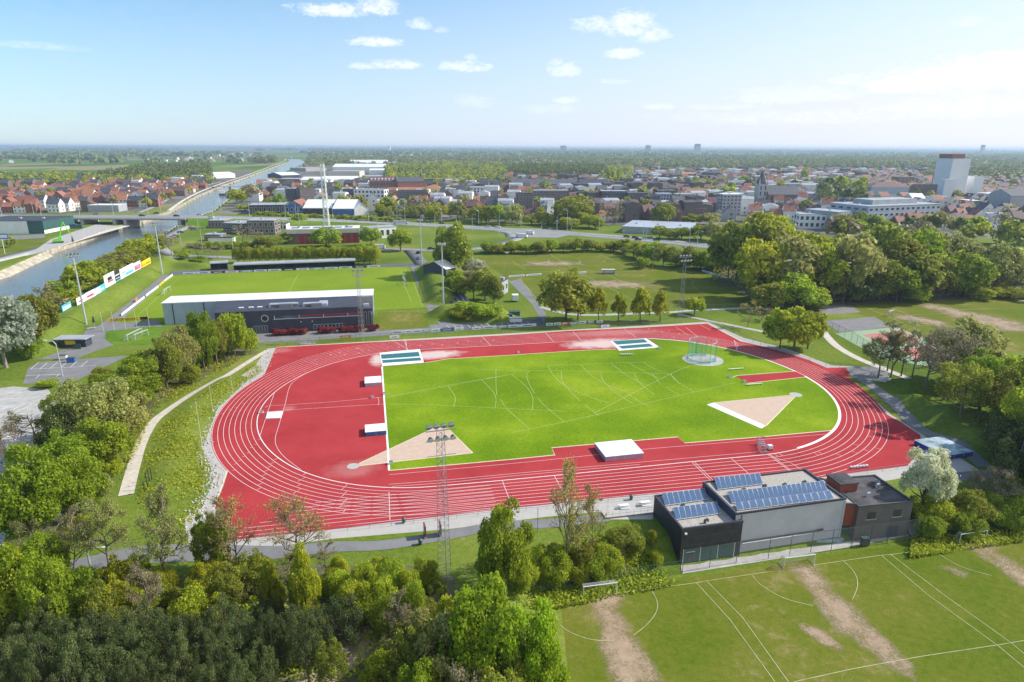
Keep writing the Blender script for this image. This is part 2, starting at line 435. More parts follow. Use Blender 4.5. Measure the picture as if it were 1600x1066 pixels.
foliage('leaf_greygreen', (0.225, 0.250, 0.067), (0.384, 0.394, 0.111), (0.586, 0.558, 0.183))
foliage('leaf_silver', (0.260, 0.310, 0.200), (0.400, 0.450, 0.320), (0.550, 0.580, 0.460))
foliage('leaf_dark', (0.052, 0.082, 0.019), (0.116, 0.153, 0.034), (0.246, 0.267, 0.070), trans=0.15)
foliage('leaf_pine', (0.040, 0.062, 0.018), (0.094, 0.126, 0.035), (0.194, 0.227, 0.073), trans=0.12)
foliage('leaf_blossom', (0.300, 0.360, 0.120), (0.620, 0.620, 0.420), (0.800, 0.780, 0.650))
foliage('leaf_bud', (0.18, 0.20, 0.05), (0.30, 0.32, 0.08), (0.43, 0.42, 0.12), trans=0.35)
foliage('leaf_orange', (0.380, 0.263, 0.077), (0.506, 0.413, 0.099), (0.506, 0.562, 0.110), trans=0.35)
foliage('leaf_brown', (0.206, 0.177, 0.092), (0.338, 0.297, 0.149), (0.483, 0.442, 0.230), trans=0.25)
foliage('leaf_red', (0.138, 0.016, 0.022), (0.259, 0.032, 0.038), (0.346, 0.076, 0.054), trans=0.2)
foliage('leaf_far', (0.113, 0.172, 0.049), (0.215, 0.277, 0.077), (0.377, 0.393, 0.132), trans=0.2, scale=0.02)

def glass_mat(name, tint, rough=0.08):
    m_, nt, b, out = nodes_of(name)
    c = ramp(nt, noise(nt, pos_of(nt), 0.15, 2), [(0.3, tuple(x * .6 for x in tint)), (0.7, tint)])
    nt.links.new(c, b.inputs["Base Color"]); b.inputs["Roughness"].default_value = rough
    b.inputs["Specular IOR Level"].default_value = 0.8
glass_mat('glass', (0.05, 0.06, 0.075))
glass_mat('glass_blue', (0.06, 0.10, 0.16))

def solar_mat():
    m_, nt, b, out = nodes_of('solar_cell')
    o = obj_of(nt)
    br = nt.nodes.new("ShaderNodeTexBrick"); br.offset = 0
    br.inputs["Color1"].default_value = (0.055, 0.105, 0.20, 1); br.inputs["Color2"].default_value = (0.07, 0.125, 0.23, 1)
    br.inputs["Mortar"].default_value = (0.16, 0.24, 0.38, 1); br.inputs["Scale"].default_value = 6.2; br.inputs["Mortar Size"].default_value = 0.03
    br.inputs["Brick Width"].default_value = 1; br.inputs["Row Height"].default_value = 1
    nt.links.new(o, br.inputs["Vector"]); nt.links.new(br.outputs[0], b.inputs["Base Color"])
    b.inputs["Roughness"].default_value = 0.22; b.inputs["Specular IOR Level"].default_value = 0.9
solar_mat()

def water_mat():
    m_, nt, b, out = nodes_of('water')
    p = pos_of(nt)
    c = ramp(nt, noise(nt, p, 0.02, 4), [(0.3, (0.075, 0.10, 0.105)), (0.7, (0.115, 0.13, 0.12))])
    nt.links.new(c, b.inputs["Base Color"]); b.inputs["Roughness"].default_value = 0.12
    b.inputs["Specular IOR Level"].default_value = 0.32
    mp = nt.nodes.new("ShaderNodeMapping"); mp.inputs["Scale"].default_value = (1, 0.5, 1); nt.links.new(p, mp.inputs[0])
    bp = nt.nodes.new("ShaderNodeBump"); bp.inputs["Strength"].default_value = 0.6; bp.inputs["Distance"].default_value = 0.2
    nt.links.new(noise(nt, mp.outputs[0], 0.9, 4, 0.6), bp.inputs["Height"]); nt.links.new(bp.outputs[0], b.inputs["Normal"])
water_mat()

def net_mat(name, col, alpha):
    m_, nt, b, out = nodes_of(name)
    b.inputs["Base Color"].default_value = (*col, 1); b.inputs["Roughness"].default_value = 0.8
    t = nt.nodes.new("ShaderNodeBsdfTransparent"); mx = nt.nodes.new("ShaderNodeMixShader")
    f = mrange(nt, noise(nt, pos_of(nt), 3.0, 2), 0.3, 0.7, alpha * 0.8, alpha * 1.2)
    nt.links.new(f, mx.inputs[0]); nt.links.new(t.outputs[0], mx.inputs[1]); nt.links.new(b.outputs[0], mx.inputs[2])
    nt.links.new(mx.outputs[0], out.inputs[0])
net_mat('net_green', (0.05, 0.14, 0.10), 0.22)
net_mat('net_teal', (0.06, 0.55, 0.42), 0.16)
net_mat('net_teal_dense', (0.05, 0.55, 0.45), 0.6)
net_mat('net_white', (0.7, 0.7, 0.7), 0.18)
net_mat('net_grey', (0.3, 0.31, 0.32), 0.14)
# ---------------------------------------------------------------- mesh helpers
class MB:
    """collects shapes and links them as ONE mesh object"""
    def __init__(s): s.v = []; s.f = []; s.mi = []; s.cur = 0
    def face(s, pts):
        n = len(s.v); s.v += [tuple(p) for p in pts]; s.f.append(tuple(range(n, n + len(pts)))); s.mi.append(s.cur)
    def box(s, x0, x1, y0, y1, z0, z1):
        n = len(s.v)
        s.v += [(x0, y0, z0), (x1, y0, z0), (x1, y1, z0), (x0, y1, z0), (x0, y0, z1), (x1, y0, z1), (x1, y1, z1), (x0, y1, z1)]
        for f in ((0, 3, 2, 1), (4, 5, 6, 7), (0, 1, 5, 4), (1, 2, 6, 5), (2, 3, 7, 6), (3, 0, 4, 7)):
            s.f.append(tuple(n + i for i in f)); s.mi.append(s.cur)
        return s
    def prism(s, poly, z0, z1):
        n = len(s.v); k = len(poly)
        a = sum(poly[i][0] * poly[(i + 1) % k][1] - poly[(i + 1) % k][0] * poly[i][1] for i in range(k))
        if a < 0: poly = poly[::-1]
        s.v += [(p[0], p[1], z0) for p in poly] + [(p[0], p[1], z1) for p in poly]
        s.f.append(tuple(n + i for i in range(k))[::-1]); s.f.append(tuple(n + k + i for i in range(k))); s.mi += [s.cur] * 2
        for i in range(k):
            j = (i + 1) % k; s.f.append((n + i, n + j, n + k + j, n + k + i)); s.mi.append(s.cur)
        return s
    def tube(s, p0, p1, r0, r1=None, n=6, caps=True):
        r1 = r0 if r1 is None else r1
        a, b = Vector(p0), Vector(p1); d = b - a
        if d.length < 1e-6: return s
        d.normalize(); u = d.orthogonal().normalized(); w = d.cross(u); k = len(s.v)
        for c, r_ in ((a, r0), (b, r1)):
            for i in range(n):
                t = 2 * math.pi * i / n; q = c + (u * math.cos(t) + w * math.sin(t)) * r_; s.v.append(tuple(q))
        for i in range(n):
            j = (i + 1) % n; s.f.append((k + i, k + j, k + n + j, k + n + i)); s.mi.append(s.cur)
        if caps:
            s.f.append(tuple(k + i for i in range(n))[::-1]); s.f.append(tuple(k + n + i for i in range(n))); s.mi += [s.cur] * 2
        return s
    def path(s, pts, r, n=5):
        for a, b in zip(pts, pts[1:]): s.tube(a, b, r, r, n)
        return s
    def mesh(s, name, mats):
        me = bpy.data.meshes.new(name)
        me.from_pydata(s.v, [], s.f)
        for m_ in (mats if isinstance(mats, (list, tuple)) else [mats]): me.materials.append(MATS[m_])
        if any(s.mi): me.polygons.foreach_set("material_index", s.mi)
        me.update()
        return me

def link(name, me, parent=None):
    o = bpy.data.objects.new(name, me); COL.objects.link(o)
    if parent is not None: o.parent = parent
    return o

def tag(o, label=None, cat=None, group=None, kind=None):
    if label: o['label'] = label
    if cat: o['category'] = cat
    if group: o['group'] = group
    if kind: o['kind'] = kind
    return o

def thing(name, label, cat, loc=(0, 0, 0), rz=0.0, group=None):
    o = bpy.data.objects.new(name, None); COL.objects.link(o)
    o.empty_display_size = 0.5
    o.location = loc; o.rotation_euler = (0, 0, rz)
    return tag(o, label, cat, group)

def kids(o, _c={}):
    return list(o.children)

TREES_OF = {}
def copy_tree(o, parent=None):
    c = o.copy(); COL.objects.link(c)
    if parent is not None: c.parent = parent
    ch = TREES_OF.get(o.name)
    if ch is None: ch = list(o.children); TREES_OF[o.name] = ch
    for k in ch: copy_tree(k, c)
    return c

def np_mesh(name, V, F, mats, mi=None):
    """V (n,3) array, F (m,k) array of equal sized faces"""
    me = bpy.data.meshes.new(name)
    V = np.ascontiguousarray(V, np.float32); F = np.ascontiguousarray(F, np.int32)
    me.vertices.add(len(V)); me.vertices.foreach_set("co", V.ravel())
    k = F.shape[1]
    me.loops.add(F.size); me.loops.foreach_set("vertex_index", F.ravel())
    me.polygons.add(len(F)); me.polygons.foreach_set("loop_start", np.arange(0, F.size, k, dtype=np.int32))
    for m_ in (mats if isinstance(mats, (list, tuple)) else [mats]): me.materials.append(MATS[m_])
    if mi is not None: me.polygons.foreach_set("material_index", np.ascontiguousarray(mi, np.int32))
    me.update(calc_edges=True)
    return me

def struct(name, me): return tag(link(name, me), kind='structure')

def flat_mesh(name, polys, z, mat):
    """flat sheet(s) from world polygons"""
    V = []; F = []
    for poly in polys:
        n = len(V); V += [(p[0], p[1], z) for p in poly]
        tris = geometry.tessellate_polygon([[Vector((p[0], p[1], 0)) for p in poly]])
        for t in tris:
            a, b, c = [poly[i] for i in t]
            if (b[0] - a[0]) * (c[1] - a[1]) - (b[1] - a[1]) * (c[0] - a[0]) < 0: t = t[::-1]
            F.append(tuple(n + i for i in t))
    me = bpy.data.meshes.new(name); me.from_pydata(V, [], F); me.materials.append(MATS[mat]); me.update()
    return me

def sheet(name, px, z, mat, zg=0.0): return struct(name, flat_mesh(name, [[G(x, y, zg) for x, y in px]], zg + z, mat))

def ribbon_pts(pts, w, closed=False):
    """left and right edges of a ribbon of width w"""
    n = len(pts); L = []; Rr = []
    for i in range(n):
        a = pts[(i - 1) % n] if (closed or i > 0) else pts[i]
        b = pts[(i + 1) % n] if (closed or i < n - 1) else pts[i]
        dx, dy = b[0] - a[0], b[1] - a[1]; l = math.hypot(dx, dy) or 1
        nx, ny = -dy / l * w / 2, dx / l * w / 2
        L.append((pts[i][0] + nx, pts[i][1] + ny)); Rr.append((pts[i][0] - nx, pts[i][1] - ny))
    return L, Rr

def dens(pts, step):
    out = []
    for a, b in zip(pts, pts[1:]):
        k = max(1, int(math.dist(a[:2], b[:2]) / step))
        for i in range(k): out.append(tuple(a[j] + (b[j] - a[j]) * i / k for j in range(len(a))))
    out.append(tuple(pts[-1]))
    return out

def catmull(pts, k=8, closed=False):
    P = [np.array(p, float) for p in pts]; n = len(P); out = []
    rng = range(n if closed else n - 1)
    for i in rng:
        p0 = P[(i - 1) % n] if (closed or i > 0) else P[i]; p1 = P[i]; p2 = P[(i + 1) % n]
        p3 = P[(i + 2) % n] if (closed or i < n - 2) else p2
        for j in range(k):
            t = j / k
            out.append(tuple(0.5 * (2 * p1 + (p2 - p0) * t + (2 * p0 - 5 * p1 + 4 * p2 - p3) * t * t + (3 * p1 - p0 - 3 * p2 + p3) * t ** 3)))
    if not closed: out.append(tuple(P[-1]))
    return out

class Lines:
    """painted lines gathered into one sheet of marking"""
    def __init__(s): s.v = []; s.f = []
    def add(s, pts, w, z=0.0, closed=False):
        L, Rr = ribbon_pts(pts, w, closed); n = len(s.v); k = len(pts)
        for a, b in zip(L, Rr): s.v += [(*a, z), (*b, z)]
        for i in range(k if closed else k - 1):
            j = (i + 1) % k; s.f.append((n + 2 * i + 1, n + 2 * j + 1, n + 2 * j, n + 2 * i))
        return s
    def px(s, pts, w, z, zg=0.0, smoothk=0):
        P = [G(x, y, zg) for x, y in pts]
        if smoothk: P = catmull(P, smoothk)
        return s.add(P, w, z + zg)
    def build(s, name, mat):
        me = bpy.data.meshes.new(name); me.from_pydata(s.v, [], s.f); me.materials.append(MATS[mat]); me.update()
        return struct(name, me)

def drape(name, pts, w, mat, off=0.07, step=2.0, cross=4):
    """a path that follows the terrain; w may be a list of widths"""
    P = dens(pts, step); n = len(P)
    ws = np.interp(np.linspace(0, 1, n), np.linspace(0, 1, len(w)), w) if isinstance(w, (list, tuple)) else np.full(n, w)
    L, Rr = ribbon_pts(P, 1.0); V = []; F = []
    for i in range(n):
        cx, cy = P[i][:2]; nx, ny = (L[i][0] - cx) * 2, (L[i][1] - cy) * 2
        for j in range(cross + 1):
            t = (0.5 - j / cross) * ws[i]; V.append((cx + nx * t, cy + ny * t))
    V = np.array(V); Z = H(V[:, 0], V[:, 1]) + off
    V = np.c_[V, Z]
    for i in range(n - 1):
        for j in range(cross):
            a = i * (cross + 1) + j; F.append((a, a + 1, a + cross + 2, a + cross + 1))
    return struct(name, np_mesh(name, V, np.array(F), mat))

ORD = ['first', 'second', 'third', 'fourth', 'fifth', 'sixth', 'seventh', 'eighth', 'ninth', 'tenth', 'eleventh', 'twelfth', 'thirteenth', 'fourteenth', 'fifteenth', 'sixteenth', 'seventeenth', 'eighteenth', 'nineteenth', 'twentieth']
TENS = {20: ('twenty', 'twentieth'), 30: ('thirty', 'thirtieth'), 40: ('forty', 'fortieth'), 50: ('fifty', 'fiftieth'), 60: ('sixty', 'sixtieth')}
def ordinal(i):
    n = i + 1
    if n <= 20: return ORD[i]
    t = n // 10 * 10
    return TENS[t][1] if n == t else TENS[t][0] + '-' + ORD[n - t - 1]

NAMED = []   # (object, description, where, image x)
def name_later(o, desc, where, px): NAMED.append((o, desc, where, px))
def settle_labels():
    by = {}
    for r in NAMED: by.setdefault((r[1], r[2]), []).append(r)
    for (d, w), rs in by.items():
        rs.sort(key=lambda r: r[3]); n = len(rs)
        for i, r in enumerate(rs):
            if n == 1: t = f"{d} {w}"
            elif i == 0: t = f"leftmost {d} {w}"
            elif i == n - 1: t = f"rightmost {d} {w}"
            elif i <= n / 2 or n > 62: t = f"{d} {w}, {ordinal(i)} from left"
            else: t = f"{d} {w}, {ordinal(n - 1 - i)} from right"
            r[0]['label'] = t

# ---------------------------------------------------------------- ground
TOWN_AREAS = [[(-200, 338), (215, 331), (325, 305), (395, 282), (395, 266), (-200, 300)],
              [(335, 335), (400, 292), (475, 262), (700, 252), (700, 262), (1800, 262), (1800, 372), (1330, 372), (1120, 352), (960, 352), (760, 346), (560, 340), (430, 334)]]
def build_ground():
    us = np.r_[np.linspace(-3.2, -1.3, 14)[:-1], np.linspace(-1.3, 1.3, 521), np.linspace(1.3, 3.2, 14)[1:]]
    ys = [-260, -120, -40, 0, 22]
    y = 26.0
    while y < 60000:
        ys.append(y)
        y += max(1.1, y * 0.0052) if y < 900 else (y * 0.012 if y < 5000 else y * 0.06)
    ys.append(60000.0); ys = np.array(ys)
    w = np.maximum(ys, 60.0)
    X = us[None, :] * w[:, None]; Y = np.repeat(ys[:, None], len(us), 1)
    Z = H(X, Y)
    # soft unevenness outside the levelled sports grounds, only far or in rough grass
    V = np.c_[X.ravel(), Y.ravel(), Z.ravel()]
    nr, nc = X.shape; i = np.arange(nr - 1)[:, None] * nc + np.arange(nc - 1)[None, :]
    i = i.ravel(); F = np.c_[i, i + 1, i + nc + 1, i + nc]
    # land cover
    town = np.zeros(X.shape, bool)
    for a in TOWN_AREAS: town |= inside(X, Y, [G(*p) for p in a])
    me = np_mesh('ground', V, F, 'grass_ground')
    at = me.attributes.new('town', 'FLOAT', 'POINT'); at.data.foreach_set('value', town.ravel().astype(np.float32))
    far = smooth((Y - 560) / 250) * 1.0
    at = me.attributes.new('far', 'FLOAT', 'POINT'); at.data.foreach_set('value', far.ravel().astype(np.float32))
    me.polygons.foreach_set('use_smooth', np.ones(len(F), bool))
    return struct('ground', me)

def ground_material():
    m_ = MATS['grass_ground']; nt = m_.node_tree
    b = [n for n in nt.nodes if n.type == 'BSDF_PRINCIPLED'][0]
    src = b.inputs['Base Color'].links[0].from_socket
    p = pos_of(nt)
    def attr(n):
        a = nt.nodes.new("ShaderNodeAttribute"); a.attribute_name = n; return a.outputs['Fac']
    mp = nt.nodes.new("ShaderNodeMapping"); mp.inputs['Rotation'].default_value = (0, 0, 0.35); mp.inputs['Scale'].default_value = (0.0042, 0.0026, 1)
    nt.links.new(p, mp.inputs[0])
    vo = nt.nodes.new("ShaderNodeTexVoronoi"); vo.feature = 'F1'; vo.distance = 'MANHATTAN'; vo.inputs['Scale'].default_value = 1.0; vo.inputs['Randomness'].default_value = 0.75
    nt.links.new(mp.outputs[0], vo.inputs['Vector'])
    sp = nt.nodes.new("ShaderNodeSeparateColor"); nt.links.new(vo.outputs['Color'], sp.inputs[0])
    fc = ramp(nt, sp.outputs[0], [(0.0, (0.055, 0.12, 0.018)), (0.22, (0.10, 0.19, 0.03)), (0.40, (0.075, 0.15, 0.025)), (0.52, (0.33, 0.25, 0.15)), (0.62, (0.14, 0.21, 0.04)), (0.78, (0.27, 0.23, 0.13)), (0.86, (0.06, 0.14, 0.02)), (1.0, (0.17, 0.22, 0.05))])
    nt.nodes[-1].color_ramp.interpolation = 'CONSTANT' if nt.nodes[-1].type == 'VALTORGB' else 0
    fc = mixc(nt, 0.3, fc, src)
    c = mixc(nt, attr('far'), src, fc)
    tc = ramp(nt, noise(nt, p, 0.02, 5, 0.7), [(0.38, (0.07, 0.10, 0.03)), (0.5, (0.16, 0.15, 0.13)), (0.62, (0.24, 0.225, 0.21))])
    c = mixc(nt, attr('town'), c, tc)
    nt.links.new(c, b.inputs['Base Color'])
ground_material()
build_ground()

# canal
struct('canal_water', flat_mesh('canal_water', [CANAL], WATER_Z, 'water'))
def bank_wall(name, pts, mat, z1, z0=-5.5, th=0.5):
    m_ = MB(); L, Rr = ribbon_pts(pts, th)
    for i in range(len(pts) - 1):
        m_.prism([L[i], L[i + 1], Rr[i + 1], Rr[i]], z0, z1)
    return m_.mesh(name, mat)
tag(link('quay_wall', bank_wall('quay_wall', [G(70, 393), G(126, 374), G(182, 353.5)], 'quay_stone', 0.35, th=1.2)), 'pale stained concrete quay wall along the canal below the green excavator', 'quay wall')
tag(link('canal_bank_wall', bank_wall('canal_bank_wall', CAN_L[3:10], 'quay_stone', 0.06)), 'long low stone edge of the far canal bank beyond the road bridge', 'bank wall')
tag(link('canal_bank_wall', bank_wall('canal_bank_wall', CAN_R[3:10], 'quay_stone', 0.06)), 'long low stone edge of the town side canal bank beyond the bridge', 'bank wall')
def slope_bank(name, pts, wid, mat):
    L, Rr = ribbon_pts(pts, wid * 2); V = []; F = []
    for a, b in zip(pts, Rr): V += [(a[0], a[1], 0.05), (b[0], b[1], WATER_Z - 0.8)]
    for i in range(len(pts) - 1): F.append((2 * i, 2 * i + 1, 2 * i + 3, 2 * i + 2))
    me = bpy.data.meshes.new(name); me.from_pydata(V, [], F); me.materials.append(MATS[mat]); me.update(); return struct(name, me)
slope_bank('canal_slope', [G(-160, 470), G(0, 424), G(70, 393)], 5.0, 'quay_stone')
slope_bank('canal_slope', [G(-160, 470), G(0, 424), G(70, 393)][::-1], -5.0, 'quay_stone')
slope_bank('canal_slope', CAN_R[0:5][::-1], 4.0, 'grass_bank')

# ---------------------------------------------------------------- athletics track
TK = dict(cx=10.7978, cy=158.0136, th=0.186, L=33.9606, R1=37.1916, R2=47.9778, a=0.9149)
C_IN = [-0.039, -0.113, -0.085, 0.156, -0.022, 0.051, 0.044, 0.062, -0.272, -0.018, -0.068]
C_OUT = [-0.078, -0.489, 0.105, -0.602, -0.625, 0.005, -0.244]
def track_curve(off, n=360):
    L, R1, R2, a = TK['L'], TK['R1'], TK['R2'], TK['a']
    u2 = L + (R1 - R2) * math.sin(a)
    out = []
    yc = -(R1 - R2) * math.cos(a)      # centre of the tighter arc (as surveyed)
    for i in range(12): out.append((L * i / 12, yc + R1, 0.0, 1.0))
    for i in range(30):
        t = a * i / 30; out.append((L + R1 * math.sin(t), yc + R1 * math.cos(t), math.sin(t), math.cos(t)))
    for i in range(31):
        t = a + (math.pi / 2 - a) * i / 30; out.append((u2 + R2 * math.sin(t), R2 * math.cos(t), math.sin(t), math.cos(t)))
    full = list(out)
    full += [(u, -v, nx, -ny) for u, v, nx, ny in out[::-1][1:]]
    full += [(-u, -v, -nx, -ny) for u, v, nx, ny in out[1:]]
    full += [(-u, v, -nx, ny) for u, v, nx, ny in out[::-1][1:-1]]
    c, s = math.cos(TK['th']), math.sin(TK['th']); res = []
    for u, v, nx, ny in full:
        ph = math.atan2(v * 1.6, u)
        def ser(C):
            r_ = C[0]
            for k in range((len(C) - 1) // 2): r_ += C[1 + 2 * k] * math.cos((k + 1) * ph) + C[2 + 2 * k] * math.sin((k + 1) * ph)
            return r_
        w = off / 9.76
        o = off + (1 - w) * ser(C_IN) + w * ser(C_OUT)
        u2_, v2_ = u + nx * o, v + ny * o
        res.append((TK['cx'] + u2_ * c - v2_ * s, TK['cy'] + u2_ * s + v2_ * c))
    return res

def track_material():
    m_, nt, b, out = nodes_of('track_red')
    p = pos_of(nt)
    f = mth(nt, 'ADD', mth(nt, 'MULTIPLY', noise(nt, p, 0.07, 7, 0.72), .65), mth(nt, 'MULTIPLY', noise(nt, p, 2.5, 4, 0.8), .35))
    c = ramp(nt, f, [(0.34, (0.325, 0.032, 0.037)), (0.66, (0.47, 0.058, 0.060))])
    # spilled sand around the landing pits
    sx = nt.nodes.new("ShaderNodeSeparateXYZ"); nt.links.new(p, sx.inputs[0])
    wob = mth(nt, 'MULTIPLY', mth(nt, 'SUBTRACT', noise(nt, p, 0.35, 5, 0.7), 0.5), 1.5)
    tot = None
    for (q, ax, ay) in ((G(682, 553), 8, 3.0), (G(672, 556), 9, 3.5), (G(592, 562), 2.6, 6), (G(925, 538), 9, 4.2), (G(945, 537), 9, 5.0), (G(955, 520), 20, 3.5), (G(452, 638), 1.6, 1.6), (G(552, 733), 5, 3.5), (G(432, 548), 5, 3)):
        # along the straight: rotate by the direction of the track
        c_, s_ = math.cos(TK['th']), math.sin(TK['th'])
        dx = mth(nt, 'SUBTRACT', sx.outputs[0], q[0]); dy = mth(nt, 'SUBTRACT', sx.outputs[1], q[1])
        u = mth(nt, 'ADD', mth(nt, 'MULTIPLY', dx, c_ / ax), mth(nt, 'MULTIPLY', dy, s_ / ax))
        v = mth(nt, 'ADD', mth(nt, 'MULTIPLY', dx, -s_ / ay), mth(nt, 'MULTIPLY', dy, c_ / ay))
        d = mth(nt, 'SQRT', mth(nt, 'ADD', mth(nt, 'MULTIPLY', u, u), mth(nt, 'MULTIPLY', v, v)))
        k = mrange(nt, mth(nt, 'ADD', d, wob), 1.25, 0.5)
        if (ax, ay) in ((20, 3.5), (5, 3.5), (1.6, 1.6), (5, 3)): k = mth(nt, 'MULTIPLY', k, 0.2)
        tot = k if tot is None else mth(nt, 'MAXIMUM', tot, k)
    c = mixc(nt, mth(nt, 'MULTIPLY', tot, 0.85), c, (0.66, 0.55, 0.50))
    nt.links.new(c, b.inputs['Base Color']); b.inputs['Roughness'].default_value = 0.85; b.inputs['Specular IOR Level'].default_value = 0.05
track_material()

# concrete and gravel aprons round the track
sheet('track_apron', [(452, 541), (418, 545), (398, 572), (372, 590), (345, 612), (330, 635), (318, 660), (316, 700), (326, 722), (334, 745), (322, 780), (305, 812), (300, 845), (305, 856), (420, 856), (520, 842), (700, 827), (850, 808), (1000, 794), (1200, 785), (1420, 745), (1530, 735), (1510, 722), (1440, 678), (1392, 648), (1340, 600), (1310, 586), (1400, 600), (1375, 575), (1300, 571), (1230, 545), (1162, 528), (1106, 503)], 0.004, 'concrete_pale')
sheet('infield_bed', [(470, 600), (600, 552), (1010, 527), (1200, 560), (1300, 620), (1300, 690), (1200, 705), (620, 755), (450, 720), (410, 655)], 0.006, 'concrete')
RED = [(431, 543), (500, 539), (612, 533), (700, 529), (800, 523), (887, 517), (1000, 512), (1105, 505.6), (1158.8, 534), (1190, 541), (1225, 550), (1262, 562), (1292, 575), (1330, 574), (1382, 580), (1352, 590), (1322, 589), (1345, 605), (1368, 626), (1386, 648), (1408, 660), (1438, 680), (1440, 700), (1418, 728), (1355, 736), (1284, 746), (1200, 756), (1095, 765), (950, 779), (822, 792), (747, 800), (612, 816), (500, 830), (400, 840), (318, 850), (326, 815), (336, 790), (349, 760), (356, 737.5)]
# the outer lane edge on the left bend closes the red polygon
tc = track_curve(9.95)
lp = [p for p in tc]
def near_idx(q): return min(range(len(lp)), key=lambda i: math.dist(lp[i], q))
i0, i1 = near_idx(G(355, 736)), near_idx(G(414, 585))
step_ = 1 if (i1 - i0) % len(lp) < len(lp) / 2 else -1
arc = []; i = i0
while i != i1: arc.append(lp[i]); i = (i + step_) % len(lp)
struct('running_track', flat_mesh('running_track', [[G(*p) for p in RED] + arc + [G(414, 584)]], 0.012, 'track_red'))

lanes = Lines()
for k in range(1, 9): lanes.add(track_curve(1.22 * k), 0.10, 0.020, closed=True)
# straight extension lines of the home straight (sprint chutes)
def lerp(a, b, t): return (a[0] + (b[0] - a[0]) * t, a[1] + (b[1] - a[1]) * t)
sa0, sa1 = G(700, 759.8), G(1200, 710.7); dxy = ((sa1[0] - sa0[0]) / math.dist(sa0, sa1), (sa1[1] - sa0[1]) / math.dist(sa0, sa1)); nn = (dxy[1], -dxy[0])
for k in range(1, 9):
    o = 1.22 * k + 0.02
    A = (sa0[0] + nn[0] * o - dxy[0] * (22 + 2.2 * k), sa0[1] + nn[1] * o - dxy[1] * (22 + 2.2 * k)); B = (sa0[0] + nn[0] * o + dxy[0] * 8, sa0[1] + nn[1] * o + dxy[1] * 8)
    lanes.add([A, B], 0.09, 0.024)
for x0, o0, o1 in ((618, 0, 9.7), (778, 0, 9.7), (855, 0, 9.7), (1072, 0, 9.7), (1076, 0, 9.7), (1137, 0, 9.7), (1201, 0, 9.7), (1204, 0, 9.7)):
    t = (G(x0, 735)[0] - sa0[0]) * dxy[0] + (G(x0, 735)[1] - sa0[1]) * dxy[1]
    t = ((x0 - 700) / 500) * math.dist(sa0, sa1)
    lanes.add([(sa0[0] + dxy[0] * t + nn[0] * o0, sa0[1] + dxy[1] * t + nn[1] * o0), (sa0[0] + dxy[0] * t + nn[0] * o1, sa0[1] + dxy[1] * t + nn[1] * o1)], 0.10, 0.028)
lanes.px([(1200, 712), (1235, 723), (1265, 742)], 0.09, 0.028)
# staggered marks on the bends
def stagger(q_in, lane, dt=0.0, w=0.9, zz=0.028):
    pin, pout = track_curve(1.22 * lane), track_curve(1.22 * (lane + 1)); q = G(*q_in)
    i = min(range(len(pin)), key=lambda i: math.dist(pin[i], q)); j = min(range(len(pout)), key=lambda j: math.dist(pout[j], pin[i]))
    lanes.add([pin[i], lerp(pin[i], pout[j], w)], 0.08, zz)
for l, q in enumerate([(401, 689), (396, 696), (389, 702), (384, 708), (378, 715), (372, 721), (366, 728), (361, 735)]): stagger(q, l, w=0.5)
for l, q in enumerate([(428, 718), (422, 725), (418, 732), (414, 738), (410, 745), (407, 751), (403, 757), (399, 765)]): stagger(q, l)
for l, q in enumerate([(476, 741), (473, 747), (470, 753), (467, 760), (464, 766), (461, 772), (458, 777), (455, 782)]): stagger(q, l, w=0.7)
for l, q in enumerate([(540, 757), (539, 763), (538, 769), (537, 775), (536, 781), (535, 788), (534, 794), (533, 800)]): stagger(q, l)
for l, q in enumerate([(415, 614), (401, 620), (389, 625), (377, 630), (366, 636), (354, 641), (342, 646)]): stagger(q, l + 1, w=0.5)
for l, q in enumerate([(1226, 715), (1250, 710), (1266, 703), (1290, 702), (1320, 688), (1346, 679), (1342, 660), (1362, 665)]): stagger(q, l)
for l, q in enumerate([(1210, 712), (1246, 711), (1268, 706), (1292, 704), (1310, 710), (1332, 705), (1350, 704), (1370, 702)]): stagger(q, l)
for l, q in enumerate([(505, 573), (500, 570), (490, 568), (488, 562), (475, 563)]): stagger(q, l + 2, w=0.5)
for x, y in ((560, 552), (575, 548), (604, 544), (622, 543), (640, 541), (656, 540), (556, 545), (530, 551), (516, 554), (538, 554), (1010, 519), (1022, 516), (1034, 519), (1045, 517), (1052, 527), (1060, 522), (1013, 514), (675, 538), (690, 539), (714, 536), (730, 534), (750, 533), (770, 532)):
    p = G(x, y); lanes.add([(p[0], p[1] - 0.5), (p[0] + 0.4, p[1] + 0.5)], 0.14, 0.028)
# cross lines on the back straight
for a, b in (((557, 543), (568, 548)), ((612, 531), (640, 548)), ((631, 530), (637, 547)), ((634, 530), (636, 547)), ((753, 526), (767, 540)), ((852, 520), (865, 534)), ((895, 518), (908, 532)), ((975, 514), (994, 527)), ((1055, 511), (1076, 524)), ((1072, 512), (1092, 528)), ((1094, 508), (1110, 516)), ((1147, 532), (1152, 547))):
    lanes.px([a, b], 0.12, 0.028)
lanes.px([(1147, 532), (1153, 540), (1150, 547.5)], 0.10, 0.029, smoothk=5)
